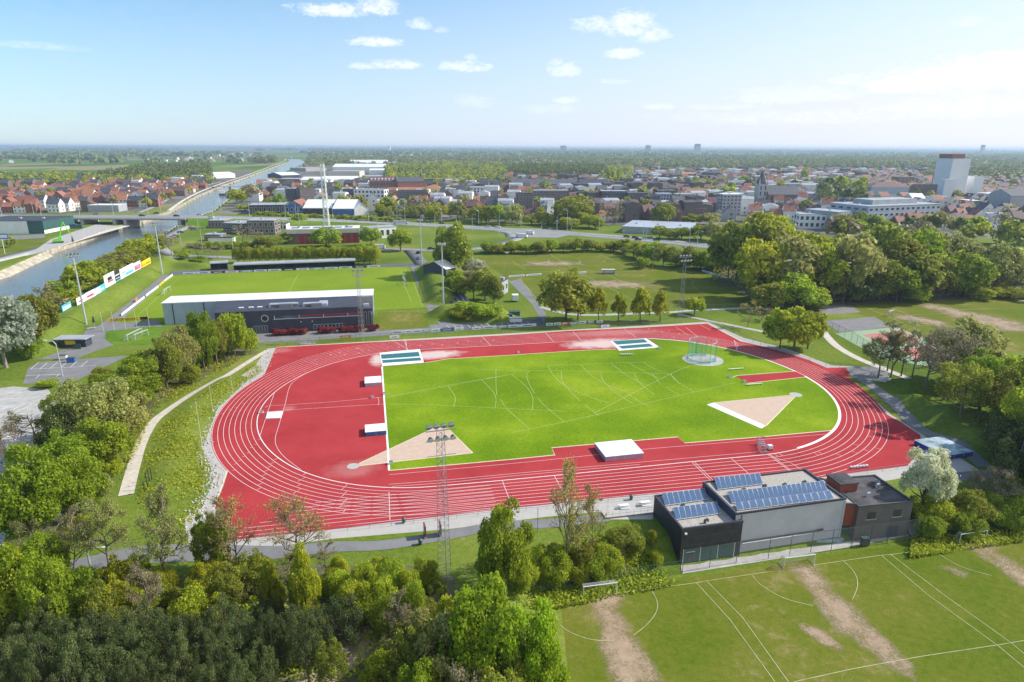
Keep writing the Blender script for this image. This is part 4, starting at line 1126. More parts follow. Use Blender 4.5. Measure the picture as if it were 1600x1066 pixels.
GROVES = {
 'behind the billboards by the canal': [(10, 575, 452, 95, 'silver'), (62, 545, 458, 60, 'olive'), (95, 520, 450, 55, 'mid'), (78, 500, 440, 55, 'bare'), (118, 500, 440, 58, 'olive'), (140, 478, 428, 52, 'yellow'), (132, 470, 408, 58, 'mid'), (160, 462, 405, 60, 'olive'), (172, 452, 396, 62, 'bare'), (190, 445, 392, 55, 'olive'), (205, 436, 385, 52, 'mid'), (222, 425, 370, 55, 'mid'), (238, 415, 365, 45, 'mid'), (262, 402, 375, 32, 'bare'), (38, 545, 468, 46, 'yellow'), (50, 560, 520, 34, 'bush'), (100, 488, 432, 44, 'yellow')],
 'between the parking lot and the gravel path': [(238, 600, 548, 80, 'yellow'), (210, 640, 560, 90, 'yellow'), (262, 610, 526, 55, 'olive'), (285, 595, 503, 55, 'greygreen'), (320, 580, 482, 48, 'yellow'), (340, 572, 490, 38, 'open'), (368, 562, 480, 42, 'yellow'), (352, 566, 500, 30, 'bare'), (392, 552, 512, 26, 'bush'), (160, 700, 580, 100, 'greygreen'), (118, 690, 600, 76, 'open'), (190, 690, 600, 90, 'greygreen'), (165, 745, 655, 95, 'yellow'), (120, 760, 670, 90, 'yellow'), (55, 700, 640, 80, 'bare'), (25, 740, 660, 80, 'bare'), (100, 720, 632, 60, 'dark'), (62, 850, 700, 122, 'maple'), (138, 800, 700, 75, 'yellow'), (75, 605, 590, 30, 'bush'), (300, 600, 570, 30, 'mid'), (160, 640, 590, 50, 'open')],
 'at the bottom left edge': [(5, 1010, 845, 110, 'green'), (45, 1000, 860, 100, 'maple'), (95, 1010, 870, 90, 'yellow'), (140, 1000, 885, 80, 'yellow'), (80, 930, 835, 70, 'yellow'), (120, 905, 800, 70, 'bare'), (175, 905, 780, 80, 'bud'), (262, 925, 768, 95, 'bud'), (235, 985, 885, 60, 'bare'), (190, 985, 900, 60, 'mid'), (168, 1010, 910, 60, 'olive'), (60, 880, 810, 60, 'bud')],
 'before the bottom left corner of the track': [(338, 900, 800, 65, 'yellow'), (372, 905, 775, 78, 'orange'), (352, 880, 790, 50, 'bud'), (465, 890, 775, 95, 'orange'), (400, 930, 860, 60, 'olive'), (430, 970, 870, 50, 'birch'), (482, 975, 845, 62, 'birch'), (355, 960, 880, 60, 'open'), (510, 900, 840, 44, 'bare'), (320, 960, 880, 55, 'mid')],
 'in the shrub row before the track': [(540, 950, 885, 45, 'bush'), (575, 955, 880, 50, 'bush'), (610, 950, 872, 52, 'bush'), (640, 955, 880, 44, 'bush'), (560, 985, 905, 60, 'ybush'), (600, 985, 905, 60, 'bush'), (645, 985, 900, 50, 'bush'), (525, 935, 895, 40, 'bush'), (665, 925, 870, 40, 'bush'), (300, 985, 915, 60, 'bush'), (680, 965, 930, 34, 'bare'), (625, 935, 885, 36, 'ybush'), (245, 960, 915, 50, 'bush')],
 'on the bottom edge right of the footpath': [(760, 1100, 905, 150, 'maple'), (822, 1120, 925, 110, 'maple'), (700, 1060, 935, 80, 'mid'), (735, 1010, 915, 60, 'maple'), (700, 1110, 965, 110, 'greygreen'), (640, 1100, 985, 90, 'open'), (780, 1150, 1010, 110, 'olive'), (850, 1150, 1000, 90, 'maple'), (600, 1120, 1020, 80, 'mid'), (620, 1010, 925, 55, 'bare'), (665, 1035, 950, 60, 'greygreen'), (520, 1080, 1000, 60, 'open'), (660, 1160, 1035, 90, 'yellow'), (730, 1160, 1035, 90, 'bare')],
 'between the track fence and the lower pitch': [(790, 935, 782, 92, 'green'), (772, 930, 830, 60, 'green'), (884, 895, 718, 56, 'orange'), (922, 880, 758, 50, 'orange'), (896, 892, 790, 30, 'bare'), (842, 905, 850, 44, 'bush'), (868, 915, 858, 56, 'bush'), (905, 900, 845, 40, 'obush'), (930, 905, 862, 56, 'bush'), (948, 900, 850, 48, 'bush'), (900, 915, 875, 40, 'ybush'), (978, 862, 820, 60, 'obush'), (1025, 885, 858, 22, 'ybush'), (1018, 855, 828, 18, 'ybush'), (820, 925, 880, 44, 'bush'), (870, 880, 845, 34, 'obush')],
 'beside the dark annexe and blue jumping mat': [(1438, 800, 698, 76, 'blossom'), (1450, 822, 770, 60, 'ybush'), (1480, 828, 785, 55, 'ybush'), (1515, 825, 765, 60, 'obush'), (1548, 820, 770, 60, 'bush'), (1580, 815, 765, 60, 'bush'), (1530, 790, 735, 50, 'bare'), (1555, 800, 728, 60, 'bare'), (1600, 800, 740, 60, 'green'), (1445, 838, 800, 45, 'bush'), (1505, 838, 795, 50, 'bush'), (1590, 830, 785, 50, 'bush')],
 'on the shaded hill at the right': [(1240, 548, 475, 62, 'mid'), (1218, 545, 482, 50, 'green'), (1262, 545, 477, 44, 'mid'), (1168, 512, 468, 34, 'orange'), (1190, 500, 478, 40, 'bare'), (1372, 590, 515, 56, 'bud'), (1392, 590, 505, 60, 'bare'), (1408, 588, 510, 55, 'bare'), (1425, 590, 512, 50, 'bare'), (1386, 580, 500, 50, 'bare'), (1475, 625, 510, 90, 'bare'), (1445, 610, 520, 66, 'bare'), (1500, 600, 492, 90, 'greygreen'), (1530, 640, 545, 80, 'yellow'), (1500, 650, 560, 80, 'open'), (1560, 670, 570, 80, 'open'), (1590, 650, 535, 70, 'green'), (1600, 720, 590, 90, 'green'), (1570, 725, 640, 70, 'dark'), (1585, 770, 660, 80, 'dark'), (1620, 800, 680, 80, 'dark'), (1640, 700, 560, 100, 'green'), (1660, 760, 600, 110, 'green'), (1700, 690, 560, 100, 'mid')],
 'in the row beyond the track': [(884, 503, 417, 76, 'olive'), (903, 500, 445, 44, 'olive'), (935, 503, 446, 29, 'cone'), (966, 502, 453, 28, 'cone'), (1000, 503, 449, 37, 'cone'), (1031, 503, 452, 34, 'cone'), (1085, 492, 461, 28, 'mid'), (710, 432, 345, 54, 'olive'), (700, 425, 372, 40, 'mid')],
 'on the grass mound beside the stadium': [(740, 468, 410, 46, 'bare'), (725, 466, 425, 40, 'mid'), (758, 470, 418, 42, 'olive'), (772, 475, 432, 30, 'obush'), (735, 492, 470, 44, 'bush'), (760, 494, 472, 44, 'bush'), (712, 455, 420, 34, 'green'), (720, 497, 482, 34, 'ybush'), (742, 430, 400, 36, 'blossom')],
 'in the wood behind the practice pitches': [(1135, 420, 358, 45, 'olive'), (1150, 440, 345, 66, 'olive'), (1178, 445, 328, 74, 'olive'), (1185, 470, 365, 70, 'mid'), (1210, 440, 336, 70, 'mid'), (1225, 470, 365, 76, 'greygreen'), (1245, 450, 352, 70, 'mid'), (1268, 468, 378, 66, 'mid'), (1290, 455, 362, 60, 'yellow'), (1240, 485, 425, 50, 'green'), (1300, 470, 392, 40, 'bare'), (1328, 470, 362, 62, 'greygreen'), (1310, 440, 362, 52, 'greygreen'), (1350, 466, 388, 52, 'bare'), (1376, 452, 345, 66, 'olive'), (1372, 470, 400, 52, 'olive'), (1405, 460, 370, 56, 'olive'), (1400, 472, 405, 48, 'yellow'), (1425, 448, 350, 60, 'yellow'), (1450, 440, 352, 62, 'greygreen'), (1432, 468, 392, 56, 'olive'), (1478, 462, 395, 56, 'green'), (1505, 465, 392, 56, 'green'), (1488, 440, 368, 60, 'greygreen'), (1460, 465, 400, 44, 'olive'), (1553, 457, 378, 56, 'greygreen'), (1520, 455, 410, 40, 'green'), (1200, 485, 442, 42, 'obush'), (1265, 482, 448, 46, 'bush'), (1340, 472, 432, 46, 'dark'), (1430, 472, 445, 30, 'bush'), (1590, 440, 392, 46, 'green'), (1612, 450, 380, 50, 'green'), (1125, 400, 365, 30, 'dark'), (1595, 468, 448, 40, 'ybush'), (1570, 466, 448, 34, 'ybush'), (1530, 468, 448, 30, 'ybush')],
 'in the belt before the ring road': [(768, 396, 377, 30, 'bush'), (785, 396, 380, 26, 'obush'), (803, 396, 376, 28, 'ybush'), (822, 396, 378, 26, 'bush'), (842, 396, 374, 28, 'obush'), (862, 395, 374, 26, 'bush'), (880, 394, 374, 24, 'obush'), (898, 394, 368, 24, 'bush'), (918, 393, 374, 26, 'obush'), (938, 393, 376, 24, 'ybush'), (958, 393, 374, 26, 'obush'), (975, 395, 373, 26, 'ybush'), (990, 402, 376, 28, 'bush'), (1005, 406, 380, 30, 'obush'), (1020, 412, 378, 28, 'bush'), (1036, 416, 380, 32, 'obush'), (1055, 418, 384, 32, 'obush'), (1075, 420, 386, 30, 'obush'), (1095, 422, 388, 30, 'bush'), (1112, 425, 388, 30, 'bush'), (1065, 408, 384, 26, 'bare'), (1005, 420, 400, 20, 'bush')],
 'around the red doored fire station': [(380, 380, 350, 36, 'bare'), (402, 386, 362, 44, 'bare'), (420, 388, 366, 40, 'obush'), (455, 380, 362, 30, 'olive'), (510, 386, 353, 44, 'green'), (580, 384, 354, 30, 'green'), (626, 392, 357, 34, 'green'), (310, 402, 380, 40, 'bare'), (340, 404, 382, 28, 'bare'), (268, 398, 368, 30, 'bare'), (468, 348, 334, 22, 'bush'), (285, 405, 388, 24, 'bush'), (308, 410, 400, 22, 'bush')],
 'on the roundabout and road verge': [(370, 322, 296, 26, 'mid'), (395, 318, 286, 26, 'bare'), (388, 330, 318, 30, 'obush'), (410, 332, 324, 30, 'bush'), (896, 352, 304, 56, 'olive'), (920, 356, 330, 30, 'ybush'), (930, 358, 338, 26, 'ybush'), (890, 358, 338, 30, 'ybush'), (948, 350, 318, 26, 'bare'), (962, 350, 315, 26, 'bare'), (935, 345, 312, 26, 'bare'), (610, 336, 308, 28, 'olive'), (640, 338, 312, 30, 'bare'), (655, 340, 320, 26, 'greygreen'), (685, 342, 318, 30, 'mid'), (715, 345, 312, 26, 'greygreen'), (600, 338, 322, 22, 'ybush'), (745, 348, 318, 26, 'mid'), (760, 350, 322, 24, 'ybush'), (778, 350, 318, 24, 'green'), (800, 352, 320, 28, 'greygreen'), (806, 340, 316, 20, 'greygreen'), (830, 352, 334, 26, 'obush'), (855, 352, 330, 26, 'ybush'), (1035, 352, 314, 34, 'olive'), (1048, 350, 310, 26, 'bare'), (1030, 372, 350, 24, 'mid'), (1045, 374, 358, 24, 'bush'), (1082, 350, 334, 30, 'mid'), (1110, 352, 332, 30, 'greygreen'), (1095, 375, 352, 34, 'bush'), (1115, 378, 345, 30, 'greygreen'), (1065, 374, 352, 26, 'obush'), (1010, 344, 330, 20, 'bare'), (820, 340, 322, 22, 'bare')],
}
def behind_boards(l):
    out = []
    for (px, py, top, w, kind) in l:
        if px > 84:
            yb = np.interp(px, [84, 98, 236, 262], [497, 489, 412, 398]); py = min(py, yb - 8 - (py * 7 % 9)); top = min(top, py - 26)
        out.append((px, py, top, w, kind))
    return out
GROVES['behind the billboards by the canal'] = behind_boards(GROVES['behind the billboards by the canal'])
for where, lst in GROVES.items():
    for (px, py, top, w, kind) in lst: plant(px, py, top, w, kind, where)

# dark pines filling the bottom left corner
prng = random.Random(5)
for row, (py, tp) in enumerate(((1030, 948), (1062, 965), (1100, 1000), (1140, 1035))):
    n = 9
    for i in range(n):
        px = 30 + i * 54 + (row % 2) * 26 + prng.uniform(-8, 8)
        if px > 440 and row > 1: continue
        plant(px, py + prng.uniform(-8, 8), tp + prng.uniform(-20, 16), prng.uniform(50, 66), 'pine', f"in the {('farthest', 'second', 'third', 'nearest')[row]} row of pines, bottom left")
plant(537, 1012, 928, 78, 'pine', 'beside the bare footpath tree')
plant(500, 1030, 950, 60, 'pine', 'just left of the footpath')
plant(420, 985, 930, 56, 'pine', 'left of the pale birch')

# clipped row behind the covered stand
for i in range(24):
    px = 372 + i * 9.4
    o = plant(px, 411 - i * 0.15, 384.5 - i * 0.05 + (1.5 if i % 2 else 0), 15.5, 'box', 'in the row behind the covered stand', lod=1)
for i in range(4): plant(560 + i * 9, 413, 382, 18, 'box', 'in the row behind the covered stand', lod=1)
for i, px in enumerate((300, 312, 325, 338, 350, 362, 375, 388)):
    plant(px, 389 - abs(i - 4) * 0.3, 377 + (2 if i < 1 else 0), 18, 'bush', 'in the low hedge behind the loop road', lod=1)
# red hedge along the clubhouse
for (px, w) in ((430, 15), (439, 15), (448, 15), (457, 15), (466, 15), (475, 14), (503, 14), (511, 14), (519, 12), (536, 14), (545, 14), (554, 14), (563, 14), (580, 13), (587, 10), (384, 14)):
    plant(px, 524 - (px - 430) * 0.045, 513.5 - (px - 430) * 0.05, w, 'redbush', 'in front of the dark clubhouse', lod=1)
# hedge along the ring road and scrub
for i in range(30):
    px = 402 + i * 7.6
    plant(px, 339 + i * 0.3, 331 + i * 0.28 + prng.uniform(-2, 1), 11, 'bush' if i % 3 else 'ybush', 'in the hedge beyond the ring road', lod=2)

def thicken(poly_px, n, hmin, hmax, where, kinds, seed, wf=(.7, 1.0)):
    """fill a grove between its named trees"""
    rg = random.Random(seed); k = 0; t_ = 0; xs = [p[0] for p in poly_px]; ys = [p[1] for p in poly_px]; done = []
    while k < n and t_ < n * 60:
        t_ += 1; px, py = rg.uniform(min(xs), max(xs)), rg.uniform(min(ys), max(ys))
        if not inside([px], [py], poly_px)[0]: continue
        x, y, z = GH(px, py)
        if any(math.dist((x, y), d) < hmin * .55 for d in done): continue
        done.append((x, y)); h_ = rg.uniform(hmin, hmax); _, tp = proj(x, y, z + h_)
        plant(px, py, tp, h_ * rg.uniform(*wf) * FOC / y, rg.choice(kinds), where, base=(x, y)); k += 1
thicken([(-60, 930), (110, 905), (300, 900), (520, 900), (660, 905), (700, 940), (560, 985), (300, 985), (-40, 985)], 46, 2.6, 5.5, 'in the low thicket before the track', ['ybush', 'ybush', 'mid', 'open', 'bud', 'yellow', 'birch'], 3)
thicken([(-60, 930), (120, 900), (300, 900), (300, 960), (-60, 1060)], 12, 6, 9, 'in the thicket at bottom left', ['mid', 'yellow', 'open', 'bud'], 4, (.5, .7))
thicken([(110, 880), (180, 780), (200, 690), (250, 625), (170, 610), (120, 700), (95, 850)], 18, 3.5, 7, 'in the belt beside the large parking lot', ['mid', 'yellow', 'greygreen', 'open', 'bud', 'olive'], 5)
thicken([(140, 600), (240, 560), (390, 530), (402, 545), (280, 605), (200, 650)], 22, 2.5, 6, 'in the belt above the gravel path', ['mid', 'bush', 'open', 'olive', 'yellow'], 6)
thicken([(590, 1000), (700, 960), (800, 1000), (860, 1090), (600, 1130)], 16, 3, 6, 'under the lime green trees at bottom', ['greygreen', 'open', 'mid', 'bud', 'obush', 'olive'], 7)
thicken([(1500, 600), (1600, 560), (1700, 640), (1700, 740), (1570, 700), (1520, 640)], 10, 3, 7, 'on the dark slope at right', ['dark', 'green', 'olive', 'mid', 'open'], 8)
thicken([(70, 492), (150, 448), (250, 395), (240, 386), (130, 436), (50, 485)], 18, 4, 8, 'on the canal side of the billboards', ['mid', 'olive', 'bush', 'greygreen'], 9)
thicken([(1120, 430), (1200, 470), (1330, 474), (1560, 458), (1600, 440), (1400, 415), (1130, 400)], 40, 7, 15, 'inside the wood behind the pitches', ['olive', 'mid', 'green', 'greygreen', 'bare', 'dark'], 10)
thicken([(755, 397), (960, 394), (1000, 404), (1110, 424), (1112, 412), (1000, 392), (960, 386), (755, 390)], 36, 3, 6, 'in the belt along the ring road', ['bush', 'obush', 'ybush', 'open', 'greygreen'], 11, (.9, 1.5))
thicken([(820, 920), (860, 858), (960, 850), (1000, 870), (960, 895)], 10, 1.6, 3, 'on the slope left of the dark block', ['bush', 'obush', 'ybush'], 12, (1, 1.5))
# ---------------------------------------------------------------- sports ground: paths, pitches, fences
def grid_sheet(name, px, mat, off, zg=0.0, step=2.5):
    """a sheet over sloping ground: fine cells clipped to the outline by their centres"""
    P = [G(x, y, zg) for x, y in px]; xs = [p[0] for p in P]; ys = [p[1] for p in P]
    X, Y = np.meshgrid(np.arange(min(xs), max(xs) + step, step), np.arange(min(ys), max(ys) + step, step))
    V = np.c_[X.ravel(), Y.ravel(), H(X, Y).ravel() + off]; nr, nc = X.shape
    i = (np.arange(nr - 1)[:, None] * nc + np.arange(nc - 1)[None, :]).ravel()
    F = np.c_[i, i + 1, i + nc + 1, i + nc]; c = V[F].mean(1); F = F[inside(c[:, 0], c[:, 1], P)]
    return struct(name, np_mesh(name, V, F, mat))

# lower pitch, in the foreground right
LOW = -3.0
lowp = [G(x, y, LOW) for x, y in [(790, 958), (1066, 905), (1330, 862), (1640, 822), (2300, 900), (2300, 1500), (600, 1500), (640, 1100)]]
struct('lower_pitch', flat_mesh('lower_pitch', [lowp], LOW + 0.02, 'grass_worn'))
def worn_material():
    m_, nt, b, out = nodes_of('worn_patch')
    p = pos_of(nt); tc = nt.nodes.new("ShaderNodeAttribute"); tc.attribute_name = 'edge'
    f = mth(nt, 'ADD', tc.outputs['Fac'], mth(nt, 'ADD', mth(nt, 'MULTIPLY', mth(nt, 'SUBTRACT', noise(nt, p, 2.6, 6, 0.9), 0.5), 2.6), mth(nt, 'MULTIPLY', mth(nt, 'SUBTRACT', noise(nt, p, 0.22, 3, 0.6), 0.5), 1.7)))
    k = mrange(nt, f, 0.36, 1.05, 0.0, 0.85)
    c = ramp(nt, noise(nt, p, 0.8, 4), [(0.3, (0.36, 0.25, 0.155)), (0.7, (0.48, 0.36, 0.25))])
    nt.links.new(c, b.inputs['Base Color']); b.inputs['Roughness'].default_value = 0.95
    t = nt.nodes.new("ShaderNodeBsdfTransparent"); mx = nt.nodes.new("ShaderNodeMixShader")
    nt.links.new(k, mx.inputs[0]); nt.links.new(t.outputs[0], mx.inputs[1]); nt.links.new(b.outputs[0], mx.inputs[2]); nt.links.new(mx.outputs[0], out.inputs[0])
worn_material()
def worn(name, spine, ws, zg, z):
    """bare earth along a spine, thinning to its edge"""
    P = catmull([G(x, y, zg) for x, y in spine], 6); n = len(P); W = np.interp(np.linspace(0, 1, n), np.linspace(0, 1, len(ws)), ws)
    V = []; E = []; F = []
    L, Rr = ribbon_pts(P, 1.0)
    for i in range(n):
        nx, ny = (L[i][0] - P[i][0]) * 2, (L[i][1] - P[i][1]) * 2
        endf = min(1, i / 4, (n - 1 - i) / 4)
        for j in range(9):
            t = (j / 8 - 0.5) * 2; V.append((P[i][0] + nx * t * W[i] * 0.8, P[i][1] + ny * t * W[i] * 0.8, zg + z)); E.append((1 - t * t) * endf)
    for i in range(n - 1):
        for j in range(8): a = i * 9 + j; F.append((a, a + 1, a + 10, a + 9))
    me = np_mesh(name, np.array(V), np.array(F), 'worn_patch')
    at = me.attributes.new('edge', 'FLOAT', 'POINT'); at.data.foreach_set('value', np.array(E, np.float32))
    return struct(name, me)
worn('worn_goalmouth', [(938, 924), (942, 945), (960, 975), (972, 1010), (985, 1050), (1000, 1090)], [6.5, 5, 3.5, 4.5, 5, 5], LOW, 0.04)
worn('worn_goalmouth', [(1245, 880), (1262, 898), (1290, 930), (1325, 968), (1360, 1000), (1400, 1035), (1440, 1060)], [6, 4.5, 4, 5.5, 4, 3.5, 3], LOW, 0.04)
worn('worn_goalmouth', [(1525, 842), (1538, 862), (1570, 880), (1610, 905), (1650, 940)], [6, 4.5, 3.5, 5, 5], LOW, 0.04)
worn('worn_ground', [(1240, 965), (1290, 1000), (1330, 1025)], [1.4, 2.2, 1.4], LOW, 0.045)
worn('worn_ground', [(1470, 880), (1500, 895), (1520, 905)], [2, 3, 2], LOW, 0.045)
pl = Lines()
for pts in ([(805, 949), (1088, 911), (1104, 908), (1377, 868), (1392, 867), (1600, 838)], [(1088, 911), (1140, 968), (1208, 1062), (1240, 1110)], [(1104, 908), (1160, 965), (1232, 1066)],
            [(1377, 868), (1450, 930), (1560, 1010), (1620, 1060)], [(1392, 867), (1475, 930), (1580, 1005), (1640, 1055)],
            [(1240, 1066), (1330, 1046), (1440, 1026), (1560, 1008), (1620, 998)]):
    pl.px(pts, 0.10, 0.05, LOW)
for pts in ([(855, 944), (862, 960), (885, 985), (925, 1000), (960, 1001)], [(990, 993), (1012, 975), (1026, 955), (1026, 938), (1017, 921)], [(1175, 899), (1190, 915), (1225, 935), (1270, 947)], [(1318, 877), (1335, 895), (1340, 915), (1332, 937)], [(1453, 857), (1500, 885), (1550, 900)]):
    pl.px(pts, 0.10, 0.052, LOW, smoothk=5)
pl.build('pitch_markings', 'line_dry')

# stadium pitch and practice pitches
sheet('stadium_pitch', [(180, 508), (268, 431), (480, 419), (640, 415), (668, 480), (600, 484), (400, 495)], 0.006, 'grass_stadium')
ml = Lines()
ml.px([(215, 494), (280, 434), (638, 420), (660, 478)], 0.14, 0.012); ml.px([(466, 428), (452, 456)], 0.14, 0.012); ml.px([(635, 421), (628, 436), (643, 472)], 0.14, 0.012)
ml.px([(627, 424), (620, 440), (632, 450)], 0.12, 0.014)
ml.build('pitch_markings', 'line_faint')
sheet('practice_pitch', [(742, 402), (800, 396), (975, 392), (1040, 422), (1125, 432), (1210, 466), (1200, 478), (1040, 482), (870, 488), (800, 440)], 0.006, 'grass_worn')
sheet('practice_pitch', [(1300, 472), (1480, 462), (1540, 462), (1640, 478), (1700, 500), (1700, 560), (1560, 548), (1420, 520), (1330, 486)], 0.006, 'grass_worn')
worn('worn_ground', [(1430, 472), (1470, 482), (1510, 492), (1560, 505), (1610, 525)], [6, 10, 14, 16, 16], 0, 0.012)
worn('worn_ground', [(805, 414), (860, 412), (930, 412)], [8, 14, 10], 0, 0.012)
worn('worn_ground', [(880, 442), (960, 444), (1040, 446)], [8, 16, 10], 0, 0.012)
worn('worn_ground', [(1380, 490), (1440, 500), (1500, 515)], [8, 10, 9], 0, 0.0125)
p3 = Lines()
for pts in ([(805, 400), (975, 392)], [(860, 398), (905, 426), (960, 454), (1010, 480)], [(800, 408), (822, 422)], [(935, 397), (980, 418)], [(975, 397), (1010, 412)], [(812, 435), (850, 480)], [(945, 428), (995, 451), (1020, 466)], [(800, 425), (1000, 424), (1045, 423)], [(809, 437), (820, 446), (848, 480)], [(1336, 474), (1400, 500), (1450, 522)], [(1380, 476), (1420, 492), (1500, 490)], [(1500, 484), (1560, 482)]):
    p3.px(pts, 0.16, 0.014)
for pts in ([(858, 405), (857, 409), (866, 414), (885, 415), (900, 413), (907, 408), (900, 404), (885, 402)], [(945, 410), (945, 406), (958, 404)], [(963, 450), (965, 446), (985, 444), (998, 448)], [(1085, 438), (1082, 444), (1090, 452)]):
    p3.px(pts, 0.15, 0.014, smoothk=4)
p3.build('pitch_markings', 'line_faint')

# courts at the right
sheet('tarmac_court', [(1282, 475), (1322, 474), (1346, 488), (1290, 492), (1278, 486)], 0.02, 'asphalt')
sheet('tarmac_court', [(1284, 502), (1366, 495), (1392, 510), (1340, 517), (1312, 519)], 0.02, 'asphalt')
sheet('ball_court', [(1305, 521), (1400, 511), (1460, 535), (1500, 560), (1445, 572), (1375, 560)], 0.022, 'court_green') if 'court_green' in MATS else None
plain('court_green', (0.26, 0.36, 0.22), 0.85, var=0.06, scale=0.4)
plain('court_red', (0.50, 0.16, 0.14), 0.85, var=0.06, scale=0.4)
sheet('ball_court', [(1305, 521), (1400, 511), (1460, 535), (1500, 560), (1445, 572), (1375, 560)], 0.022, 'court_green')
sheet('court_field', [(1348, 524), (1405, 516), (1440, 532), (1392, 541)], 0.028, 'court_red')
sheet('court_field', [(1405, 547), (1450, 540), (1480, 553), (1432, 562)], 0.028, 'court_red')

# roads and paths of the sports ground
GP = [(418, 548), (388, 566), (350, 590), (300, 617), (262, 642), (240, 660), (222, 690), (210, 725), (197, 774)]
drape('gravel_path', catmull([G(*p) for p in GP], 8), [1.8, 1.8, 1.9, 2.1, 2.4, 2.6], 'gravel_path', off=0.09)
drape('footpath', catmull([G(*p) for p in [(150, 880), (215, 868), (300, 864), (420, 864), (520, 855), (600, 852), (690, 838), (780, 822), (860, 818), (950, 808)]], 8), [5, 5, 4.5, 3.2, 2.6, 2.6, 2.6, 2.6, 2.6], 'asphalt', off=0.05)
drape('footpath', catmull([G(*p) for p in [(100, 890), (150, 880), (215, 868)]], 8), 4.5, 'asphalt', off=0.055)
drape('access_path', catmull([G(*p) for p in [(330, 850), (322, 825), (318, 800)]], 6), 6, 'concrete', off=0.04)
drape('footpath', catmull([G(*p) for p in [(1420, 757), (1500, 745), (1620, 735)]], 8), 3.0, 'asphalt', off=0.05)
drape('footpath', catmull([G(*p) for p in [(1282, 512), (1294, 528), (1310, 543), (1340, 560), (1384, 578), (1420, 592)]], 8), 2.6, 'gravel_path', off=0.06)
drape('footpath', catmull([G(*p) for p in [(1345, 592), (1372, 610), (1405, 640), (1440, 672), (1500, 700), (1540, 730)]], 8), 3.2, 'asphalt', off=0.09)
sheet('asphalt_corner', [(1322, 574), (1385, 572), (1388, 590), (1350, 592), (1330, 589)], 0.016, 'asphalt')
drape('footpath', catmull([G(*p) for p in [(845, 480), (900, 492), (1000, 490), (1050, 488), (1100, 484), (1200, 481)]], 8), 2.6, 'concrete', off=0.05)
drape('footpath', catmull([G(*p) for p in [(1060, 491), (1100, 500), (1140, 508), (1200, 520)]], 8), 2.2, 'concrete', off=0.055)
drape('footpath', catmull([G(*p) for p in [(1330, 472), (1440, 463), (1510, 459), (1570, 466), (1640, 476)]], 8), 2.4, 'gravel_path', off=0.06)
sheet('service_road', [(400, 536), (380, 520), (560, 515), (700, 506), (845, 500), (830, 474), (795, 440), (812, 436), (853, 490), (850, 507), (700, 518), (560, 527), (460, 533)], 0.02, 'asphalt')
sheet('stadium_walk', [(690, 512), (667, 482), (640, 416), (652, 415), (690, 480), (706, 508)], 0.03, 'asphalt')
sheet('stadium_walk', [(150, 513), (255, 430), (270, 430), (190, 500), (178, 513)], 0.03, 'asphalt')
sheet('forecourt', [(136, 512), (178, 506), (245, 500), (260, 520), (210, 532), (165, 543), (120, 560), (50, 562), (40, 545), (90, 545), (128, 528)], 0.022, 'asphalt')
sheet('yard', [(690, 512), (790, 503), (846, 496), (850, 508), (700, 518)], 0.026, 'asphalt_dark')
sheet('front_lawn', [(165, 518), (240, 510), (262, 512), (262, 528), (225, 540), (178, 540), (164, 530)], 0.03, 'grass_bank')
sheet('front_lawn', [(590, 488), (662, 488), (672, 512), (592, 517)], 0.034, 'grass_worn')
sheet('parking_lot', [(44, 575), (60, 566), (200, 556), (150, 580), (108, 600), (36, 600)], 0.02, 'asphalt')
sheet('parking_lot', [(-250, 640), (-60, 615), (20, 604), (75, 608), (95, 640), (70, 700), (30, 790), (0, 860), (-120, 980), (-400, 900)], 0.02, 'concrete')
pk = Lines()
for pts in ([(48, 577), (112, 574), (150, 571)], [(40, 587), (95, 585)], [(48, 577), (60, 567)], [(62, 577), (74, 567)], [(78, 576), (90, 566)], [(94, 575), (105, 566)], [(110, 574), (120, 565)], [(126, 573), (137, 564)], [(56, 592), (62, 586)], [(84, 592), (94, 584)],
            [(-20, 616), (72, 611)], [(-20, 625), (45, 622)], [(-20, 650), (55, 645)], [(-20, 660), (40, 658)], [(0, 640), (22, 634)], [(5, 648), (40, 630)], [(18, 648), (50, 632)], [(-5, 634), (20, 637)], [(16, 659), (35, 672)], [(-10, 672), (30, 690)], [(-20, 685), (10, 690)], [(-20, 700), (5, 712)]):
    pk.px(pts, 0.14, 0.03)
for i in range(13):
    pk.px([(698 + i * 10.5, 508.5 - i * 0.45), (704 + i * 10.5, 514 - i * 0.5)], 0.14, 0.034)
pk.build('parking_markings', 'white_paint')

# gravel and boulders between the west bank and the track
plain('rock', (0.45, 0.43, 0.38), 0.95, var=0.2, scale=1.5)
def stones():
    rng = np.random.default_rng(3); Vs = []; Fs = []; n = 0
    pth = catmull([G(*p) for p in [(425, 552), (412, 575), (392, 594), (362, 612), (335, 640), (322, 665), (320, 700), (330, 728), (338, 745), (328, 770), (316, 800), (308, 830)]], 20)
    base = np.array([[1, 0, 0], [0, 1, 0], [-1, 0, 0], [0, -1, 0], [0, 0, .7], [0, 0, -.5]], float); fc = np.array([[0, 1, 4], [1, 2, 4], [2, 3, 4], [3, 0, 4], [1, 0, 5], [2, 1, 5], [3, 2, 5], [0, 3, 5]])
    for _ in range(900):
        p = pth[rng.integers(len(pth))]; s = rng.uniform(0.08, 0.35)
        q = np.array([p[0] + rng.normal(0, 0.9) - 0.6, p[1] + rng.normal(0, 0.9), 0.03])
        Vs.append(base * s * rng.uniform(0.6, 1.3, (6, 3)) + q); Fs.append(fc + n); n += 6
    tag(link('loose_stones', np_mesh('loose_stones', np.concatenate(Vs), np.concatenate(Fs), 'rock')), kind='stuff')
stones()
plain('forest_floor', (0.08, 0.085, 0.035), 0.95, var=0.3, scale=0.5, col2=(0.17, 0.155, 0.075))
